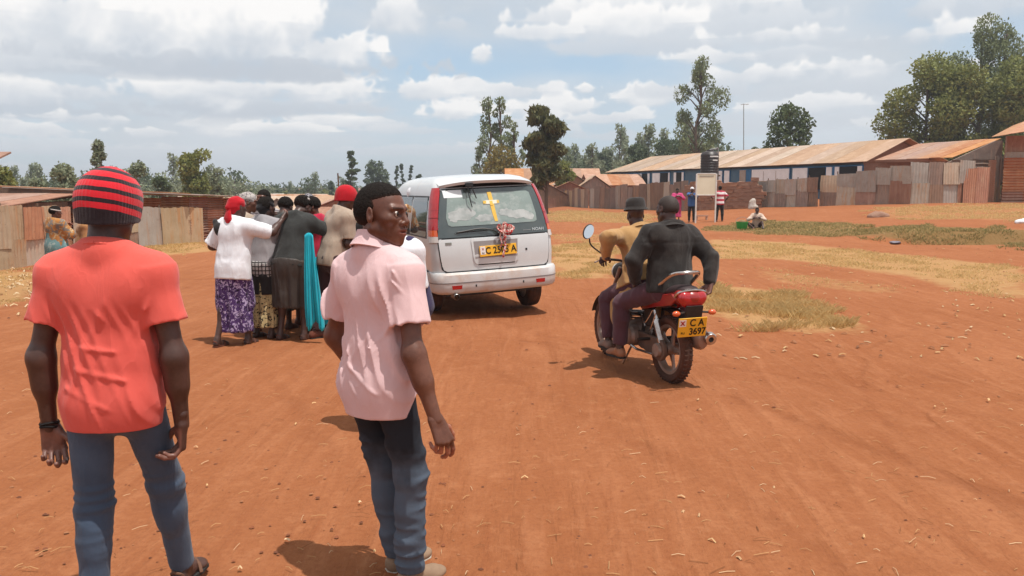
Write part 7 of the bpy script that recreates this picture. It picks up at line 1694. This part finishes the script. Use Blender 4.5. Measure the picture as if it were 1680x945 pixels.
# ---------------------------------------------------------------- the crowd beside the van
M_white_tee = clothmat('white_jersey', (.72, .72, .75), (.64, .64, .67), rough=.85); M_redknit = clothmat('red_knit', (.48, .012, .022), (.36, .009, .016), rough=.95, weave=300)
M_purple = printmat('purple_print', (.075, .035, .13), (.42, .34, .52), 22, .56, (.02, .012, .03)); M_leo = printmat('cream_blotch_print', (.035, .028, .02), (.52, .42, .22), 26, .44, kind='noise')
M_plaid = printmat('black_white_plaid', (.46, .44, .43), (.05, .045, .045), 22, kind='plaid'); M_blackcloth = clothmat('black_cloth', (.030, .027, .027), (.022, .02, .02)); M_cardigan = clothmat('charcoal_knit', (.040, .042, .040), (.030, .030, .029))
M_satin = clothmat('dark_brown_skirt', (.050, .036, .028), (.030, .022, .018), rough=.5, spec=.4); M_cyan = clothmat('cyan_cloth', (.015, .42, .52), (.012, .34, .45), rough=.6); M_pinkred = clothmat('crimson_top', (.55, .025, .07), (.42, .02, .05))
M_beige = clothmat('beige_tee', (.40, .31, .24), (.33, .255, .195)); M_vest = clothmat('grey_vest', (.34, .32, .33), (.28, .26, .27)); M_navy = clothmat('navy_cloth', (.040, .032, .085), (.03, .024, .065)); M_scarfgrey = printmat('grey_scarf', (.40, .36, .34), (.14, .12, .12), 30, .55)
M_striped = printmat('grey_white_stripes', (.42, .38, .37), (.16, .14, .15), 26, kind='stripe'); M_flip = mat('rubber_sandal', (.16, .05, .03), (.08, .04, .03), rough=.8)
M_teal = printmat('teal_wrap', (.14, .25, .26), (.30, .38, .36), 9, .55); M_ochre = clothmat('ochre_shawl', (.44, .22, .09), (.34, .16, .07)); M_redwhite = printmat('red_white_stripes', (.70, .64, .64), (.46, .05, .08), 4.6, kind='stripe'); M_bluetop = clothmat('blue_tee', (.06, .14, .34), (.04, .10, .26)); M_magenta = clothmat('magenta_wrap', (.50, .05, .16), (.38, .04, .12))
M_shawl = printmat('ochre_print_shawl', (.42, .19, .06), (.20, .17, .15), 9, .52, (.5, .36, .2))
def cp(px, D, yaw, label, skin=None, **kw):
    g = GX(px, D); kw.setdefault('hb', .012); kw.setdefault('hh', .0062); kw.setdefault('hd', .0062); kw.setdefault('eyes', D < 6)
    return make_person(g, yaw, label, skin or M_skin2, **kw)
def foldv(a=.008, s=1, f=10): return noisefold(a, (.15, 0, 1), f, s, .22, .5)
STEP = {'L': ((-.03, .25, -1), (0, -.05, -1), 0), 'R': ((.03, -.12, -1), (0, -.38, -1), 0)}
STEP2 = {'R': ((.03, .25, -1), (0, -.05, -1), 0), 'L': ((-.03, -.12, -1), (0, -.38, -1), 0)}
STAND = {'L': ((-.05, .04, -1), (0, -.03, -1), 10), 'R': ((.05, .0, -1), (0, -.02, -1), 10)}
def crowd():
    # woman in the white tee with the red scarf, pushing
    p = cp(388, 8.5, -20, 'woman in a white t-shirt, red headscarf and purple printed skirt, leftmost of the crowd', H=1.60, lean=8, twist=-6, head=(-14, -4, 0), legs=STEP2, fat=1.08,
           armpos={'R': ((.34, .42, 1.33), (.6, 0, -.8)), 'L': ((-.20, .26, 1.02), (-.6, -.3, -.6))})
    top(p, 'white_t_shirt', M_white_tee, g=.030, sleeve=.92, sl=.042, hem=-.16, h=.011, disp=foldv(.010, 3), flare=.03); skirt(p, M_purple, hem=.14, r0=.135, r1=.19, folds=8, amp=.014, waist=-.11)
    head_wrap(p, M_redknit, tail=True, mt=M_redknit, tl=.26); shoes(p, M_flip, sandal=True)
    # dark bag on her back, left side
    v, F = polygonise([p_ell((0, 0, 0), (.09, .07, .10), k=.03), p_cone((-.05, 0, .04), (-.10, .02, .12), .05, .04, k=.04)], .012, foldv(.006, 4)); J = p.J
    o = obj('shawl_end', mesh_np('shawl_end', v, F, M_blackcloth), p.root); o.location = J['shL'] + V3(.03, -.10, -.03); o.scale = (.62, .62, .7)
    # grey headscarf woman, face to the right
    p = cp(404, 9.4, -70, 'woman in a grey patterned headscarf looking right, just beside the red headscarf', M_skin, H=1.63, lean=6, head=(-10, 0, 0), legs=STAND, armpos={'R': ((.2, .35, 1.2), (.5, 0, -.8))})
    top(p, 'blouse', M_beige, g=.028, sleeve=1.3, sl=.03, hem=-.12, h=.012, disp=foldv(.008, 5)); skirt(p, M_satin, hem=.2, r1=.2); head_wrap(p, M_scarfgrey, tail=False); shoes(p, M_flip, h=.01)
    # grey vest, white sleeves, plaid and black wrap over a blotched skirt
    p = cp(434, 8.9, -28, 'woman in a grey vest, white sleeves, black wrap and cream blotched skirt', H=1.58, lean=10, head=(-10, -10, 0), legs={'L': ((-.06, .08, -1), (0, -.12, -1), 5), 'R': ((.05, .12, -1), (0, -.1, -1), 5)}, fat=1.0,
           armpos={'R': ((.30, .42, 1.28), (.6, 0, -.9)), 'L': ((-.28, .34, 1.30), (-.6, -.2, -.6))})
    top(p, 'white_blouse', M_white_tee, g=.022, sleeve=1.75, sl=.034, hem=-.05, h=.012, disp=foldv(.008, 7)); top(p, 'grey_vest', M_vest, g=.034, sleeve=.12, sl=.012, hem=-.04, h=.012, hollow=False, disp=foldv(.007, 8))
    skirt(p, M_leo, hem=.13, r0=.150, r1=.225, folds=10, amp=.015, name='skirt'); skirt(p, M_plaid, hem=.66, r0=.168, r1=.205, folds=7, amp=.010, name='plaid_shirt_tail', waist=.0)
    w = skirt(p, M_blackcloth, hem=.50, r0=.16, r1=.232, folds=5, amp=.012, name='black_wrap', waist=-.14); hair(p, M_hair, g=.016, line=(.085, .05), rough=.008, h=.006); shoes(p, M_flip, sandal=True)
    head_wrap(p, clothmat('black_headscarf', (.02, .018, .02)), tail=False)
    # charcoal cardigan, dark satin skirt
    p = cp(481, 8.80, -16, 'woman in a charcoal cardigan and shiny dark brown skirt bending into the crowd', H=1.66, lean=20, head=(-20, 18, 0), legs={'L': ((-.10, .10, -1), (-.02, -.22, -1), 0), 'R': ((.10, .16, -1), (.02, -.14, -1), 14)}, fat=1.08,
           armpos={'R': ((.40, .50, 1.15), (.8, 0, -.5)), 'L': ((-.30, .52, 1.22), (-.7, 0, -.6))})
    top(p, 'cardigan', M_cardigan, g=.030, sleeve=1.9, sl=.030, hem=-.10, h=.011, disp=foldv(.010, 9), flare=.02); skirt(p, M_satin, hem=.36, r0=.158, r1=.225, folds=9, amp=.018); hair(p, M_hair, g=.020, line=(.085, .05), rough=.010, h=.006); shoes(p, M_flip, sandal=True)
    v, F = polygonise([p_cone((-.17, 0, 0), (.17, 0, 0), .016, .016, k=.01)], .008); o = headpart(p, 'hair_band', M_scarfgrey, [p_cone((-.07, -.03, .08), (.07, -.03, .08), .022, .022, k=.02)], .006)
    # second dark head beside her
    p = cp(500, 9.7, -30, 'woman with a dark and silver striped headscarf behind the charcoal cardigan', M_skin, H=1.62, lean=12, head=(30, -4, 0), legs=STAND, armpos={'L': ((-.3, .4, 1.2), (-.5, 0, -.6))})
    top(p, 'blouse', M_blackcloth, g=.025, sleeve=1.3, sl=.03, hem=-.12, h=.014, disp=foldv(.008, 5)); skirt(p, M_blackcloth, hem=.3, r1=.2); head_wrap(p, printmat('dark_silver_scarf', (.04, .035, .04), (.32, .30, .32), 40, .55), tail=False); shoes(p, M_flip, h=.01)
    # crimson top, cyan wrap
    p = cp(526, 9.25, 60, 'girl in a crimson top with a long bright cyan cloth hanging from her waist', M_skin, H=1.58, lean=4, head=(50, 4, 0), legs=STAND, armpos={'L': ((-.18, .30, 1.0), (-.6, -.3, -.5))})
    top(p, 'crimson_top', M_pinkred, g=.024, sleeve=.9, sl=.028, hem=-.10, h=.012, disp=foldv(.007, 12)); skirt(p, M_cyan, hem=.10, r0=.15, r1=.205, folds=7, amp=.022, name='cyan_wrap', waist=.10); hair(p, M_hair, g=.010, line=(.085, .055), rough=.005, h=.006); shoes(p, M_flip, h=.01)
    def drape(u, v):
        w = .09 + .11 * v ** .8; x = (u - .5) * w + .04 * v; y = .020 * math.sin(u * 11 + 2.2 * math.sin(v * 2.5)) * (.35 + .8 * v) + .012 * math.sin(u * 41 + v * 5) - .05 * math.sin(math.pi * v) * .6
        return (x, y, .50 - v * (.98 + .05 * math.sin(u * 9)) + .03 * math.sin(math.pi * u) * (1 - v))
    o = MB().grid(drape, 44, 30).build('cyan_shawl', M_cyan, p.root, sharp=None); sd = o.modifiers.new('thickness', 'SOLIDIFY'); sd.thickness = .006
    o.location = p.root.rotation_euler.to_matrix().transposed() @ (GX(512, 8.58) + V3(0, 0, .66) - p.root.location); o.rotation_euler = (0, 0, -rad(60))
    # man in beige tee and red beanie
    p = cp(549, 8.9, -50, 'man in a beige t-shirt and bright red beanie standing above the bent crowd', H=1.72, lean=14, head=(-8, 4, 0), legs=STEP2, fat=1.0, armpos={'R': ((.12, .30, .95), (.3, -.6, -.6)), 'L': ((-.15, .5, 1.15), (-.4, 0, -.8))})
    top(p, 'beige_t_shirt', M_beige, g=.026, sleeve=.85, sl=.034, hem=-.12, h=.011, disp=foldv(.010, 14)); trousers(p, M_plum_d, g=.02, h=.013, disp=foldv(.006, 3)); knit_cap(p, M_redknit, g=.020, h=.006, low=-.030, tall=.012, ribs=.001); shoes(p, M_flip, h=.01)
    # spotted blouse, dark close-cropped head
    p = cp(583, 9.6, -20, 'person in a cream spotted top and black bag strap left of the pink shirt', H=1.60, lean=12, head=(-20, 6, 0), legs=STAND, armpos={'R': ((.3, .45, 1.25), (.6, 0, -.6)), 'L': ((-.3, .45, 1.2), (-.6, 0, -.6))})
    top(p, 'spotted_top', M_leo2, g=.028, sleeve=1.0, sl=.03, hem=.02, h=.012, disp=foldv(.008, 15)); top(p, 'black_waistband', M_blackcloth, g=.034, sleeve=.05, hem=-.10, h=.014, neck=-.16, hollow=False); skirt(p, M_blackcloth, hem=.25, r1=.2); hair(p, M_hair, g=.006, line=(.085, .055), rough=.002, h=.006); shoes(p, M_flip, h=.01)
    # striped shirt face at the back
    p = cp(441, 10.6, 160, 'boy in a striped shirt facing the camera from behind the crowd', M_skin, H=1.66, lean=0, head=(0, 0, 0), legs=STAND, eyes=False)
    top(p, 'striped_shirt', M_striped, g=.022, sleeve=.9, sl=.028, hem=-.12, h=.013, disp=foldv(.006, 16)); trousers(p, M_denim, g=.014, h=.014); hair(p, M_hair, g=.006, rough=.002, h=.006); shoes(p, M_flip, h=.01)
    # white shirt and navy bag, right ahead of the man in pink
    p = cp(640, 5.35, -14, 'person in a white shirt with a navy bag, almost hidden by the man in pink', H=1.58, lean=7, head=(-30, 10, 0), legs=STEP, fat=1.12, hh=.005, hd=.0045, arms={'L': ((-.25, .0, -1), (.1, .3, -1)), 'R': ((.10, .02, -1), (-.06, .22, -1))})
    top(p, 'white_shirt', M_white_tee, g=.028, sleeve=.95, sl=.040, hem=-.14, h=.009, disp=foldv(.010, 17)); trousers(p, M_blackcloth, g=.014, h=.012); hair(p, M_hair, g=.008, rough=.003, h=.005); shoes(p, M_flip, h=.008)
    J = p.J; v, F = polygonise([p_cone(J['shR'] + V3(-.02, .03, .03), J['shR'] + V3(.05, .05, -.38), .055, .085, k=.05, flat=.8, fax=(1, 0, 0)), p_cone(J['shR'] + V3(-.03, -.02, .05), J['shR'] + V3(-.02, .09, .02), .04, .04, k=.05)], .010, foldv(.006, 18))
    obj('navy_bag', mesh_np('navy_bag', v, F, M_navy), p.root)
    # at the van's left side, behind the head of the man in pink
    p = cp(683, 11.6, 24, 'person in a white cap raising a hand to the side window of the van', M_skin, H=1.70, lean=6, head=(-20, 0, 0), legs=STEP, armpos={'R': ((.28, .30, 1.62), (.8, -.2, -.6)), 'L': ((-.2, .3, 1.1), (-.5, 0, -.8))})
    top(p, 'orange_print_shirt', printmat('orange_print', (.55, .22, .06), (.60, .45, .30), 14, .5), g=.024, sleeve=.85, sl=.03, hem=-.12, h=.012, disp=foldv(.007, 19)); trousers(p, M_blackcloth, g=.014, h=.014); knit_cap(p, M_white_tee, g=.012, h=.006, low=.0); shoes(p, M_flip, h=.01)
    # two more in the press, seen as legs and dark hair between the others
    p = cp(462, 9.5, -10, 'woman with plaited dark hair in a brown dress in the middle of the crowd', H=1.60, lean=16, head=(-10, 10, 0), legs=STAND, armpos={'R': ((.2, .5, 1.15), (.5, 0, -.6)), 'L': ((-.2, .5, 1.15), (-.5, 0, -.6))})
    top(p, 'brown_dress', M_satin, g=.026, sleeve=.9, sl=.03, hem=-.12, h=.013, disp=foldv(.007, 23)); skirt(p, M_satin, hem=.22, r1=.2); hair(p, M_hair, g=.016, rough=.008, h=.006); shoes(p, M_flip, h=.01)
    # left: women by the fence
    p = cp(98, 15.2, -34, 'woman in a white headband, ochre shawl and teal wrap standing by the tan fence', M_skin, H=1.60, lean=0, head=(-22, 0, 0), legs=STAND, fat=1.15, hh=.007, armpos={'R': ((.05, .26, 1.12), (.8, -.2, -.5)), 'L': ((-.10, .26, 1.22), (-.8, -.2, -.5))})
    top(p, 'ochre_shawl', M_shawl, g=.05, sleeve=1.2, sl=.05, hem=-.02, h=.015, disp=foldv(.014, 25, 8)); skirt(p, M_teal, hem=.12, r0=.18, r1=.24, folds=7, amp=.02, waist=.26); hair(p, M_hair, g=.020, rough=.008, h=.007); shoes(p, M_flip, h=.012)
    headpart(p, 'headband', clothmat('pale_band', (.55, .50, .47)), [p_cone((0, -.012, .040), (0, -.006, .062), .100, .098, k=.01, flat=1.15, fax=(0, 1, 0), cut=True)], .006)
    v, F = polygonise([p_cone((.06, -.02, 1.25), (.20, .05, .55), .07, .16, k=.06, flat=.5, fax=(0, 1, 0))], .014, noisefold(.014, (.2, 0, 1), 12, 6, .2, .5)); obj('teal_cloth', mesh_np('teal_cloth', v, F, M_teal), p.root)
    p = cp(139, 15.8, -60, 'woman in an orange and maroon wrap half hidden behind the striped beanie', M_skin2, H=1.50, lean=8, head=(-6, 0, 0), legs=STAND, fat=1.1)
    top(p, 'orange_blouse', M_ochre, g=.03, sleeve=1.2, sl=.035, hem=-.10, h=.016, disp=foldv(.01, 27)); skirt(p, printmat('maroon_wrap', (.16, .03, .03), (.40, .22, .12), 12, .56), hem=.14, r1=.22); head_wrap(p, M_ochre, tail=False, h=.009); shoes(p, M_flip, h=.014)
    # far right group
    p = cp(1110, 41, 175, 'distant figure in a magenta wrap standing by the fence, left of the signboard', H=1.66, legs=STAND, hb=.022, hh=.012, hd=.012, fat=1.1, armpos={'R': ((.05, .25, 1.25), (.8, -.2, -.5)), 'L': ((-.10, .26, 1.25), (-.8, -.2, -.5))})
    top(p, 'magenta_wrap', M_magenta, g=.05, sleeve=1.3, sl=.05, hem=-.2, h=.025, disp=foldv(.014, 29)); skirt(p, M_magenta, hem=.2, r1=.24, h=.025, waist=.2); hair(p, M_hair, g=.01, rough=.003, h=.01); shoes(p, M_flip, h=.02)
    p = cp(1134, 39.4, 178, 'distant man in a white cap and blue top at the left post of the signboard', H=1.70, legs=STAND, hb=.02, hh=.012, hd=.012, armpos={'R': ((-.02, .22, 1.42), (.9, -.2, -.5)), 'L': ((-.02, .26, 1.32), (-.8, -.2, -.5))})
    top(p, 'blue_top', M_bluetop, g=.025, sleeve=.9, sl=.03, hem=-.15, h=.02, disp=foldv(.01, 30)); trousers(p, M_blackcloth, g=.016, h=.02); knit_cap(p, M_white_tee, g=.014, h=.01, low=.01); shoes(p, M_flip, h=.02)
    p = cp(1180, 38.9, 8, 'distant man in a red-and-white striped shirt at the right signboard post', H=1.72, legs={'L': ((-.10, .02, -1), (-.02, 0, -1), 10), 'R': ((.12, .04, -1), (.02, -.04, -1), 10)}, hb=.02, hh=.012, hd=.012, fat=1.1, armpos={'R': ((.30, .10, .98), (.8, -.3, -.5)), 'L': ((-.26, .30, 1.1), (-.8, -.2, -.5))})
    top(p, 'striped_shirt', M_redwhite, g=.03, sleeve=.95, sl=.038, hem=-.12, h=.018, disp=foldv(.008, 31)); trousers(p, M_blackcloth, g=.02, h=.018); hair(p, M_hair, g=.006, rough=.002, h=.01); shoes(p, M_flip, h=.02)
    g = G(1241, 375); p = make_person(g, 165, 'distant thin person sitting on the ground beside the green bucket', M_skin2, H=1.62, lean=10, head=(0, -8, 0), pelvis=(0, 0, .12), hb=.018, hh=.010, hd=.010, eyes=False,
        legs={'L': ((-.25, .75, .42), (-.12, .55, -.62), 0), 'R': ((.65, .55, .30), (-.55, .65, -.42), 0)}, armpos={'R': ((.16, .36, .42), (.6, 0, -.4)), 'L': ((-.12, .36, .44), (-.6, 0, -.4))})
    top(p, 'pale_shirt', clothmat('pale_peach', (.60, .45, .36)), g=.022, sleeve=1.8, sl=.026, hem=-.06, h=.018, disp=foldv(.008, 33)); trousers(p, M_blackcloth, g=.014, h=.018, waist=.05); hair(p, M_hair, g=.006, rough=.002, h=.01); shoes(p, M_flip, h=.016)
M_plum_d = clothmat('dark_plum_trousers', (.06, .03, .032)); M_leo2 = printmat('gold_spotted_print', (.46, .36, .20), (.10, .06, .03), 34, .54)
crowd()
# ---------------------------------------------------------------- air
def haze():
    m = bpy.data.materials.new('haze'); m.use_nodes = True; n = NT(m.node_tree)
    v = n.n('ShaderNodeVolumePrincipled', {'Color': (.82, .88, .96), 'Density': .0006, 'Anisotropy': .3}); n.n('ShaderNodeOutputMaterial', {1: v})
    tag(MB().box((0, 900, 19), (2600, 1990, 56)).build('haze', m, None, smooth=False), kind='stuff')
haze()
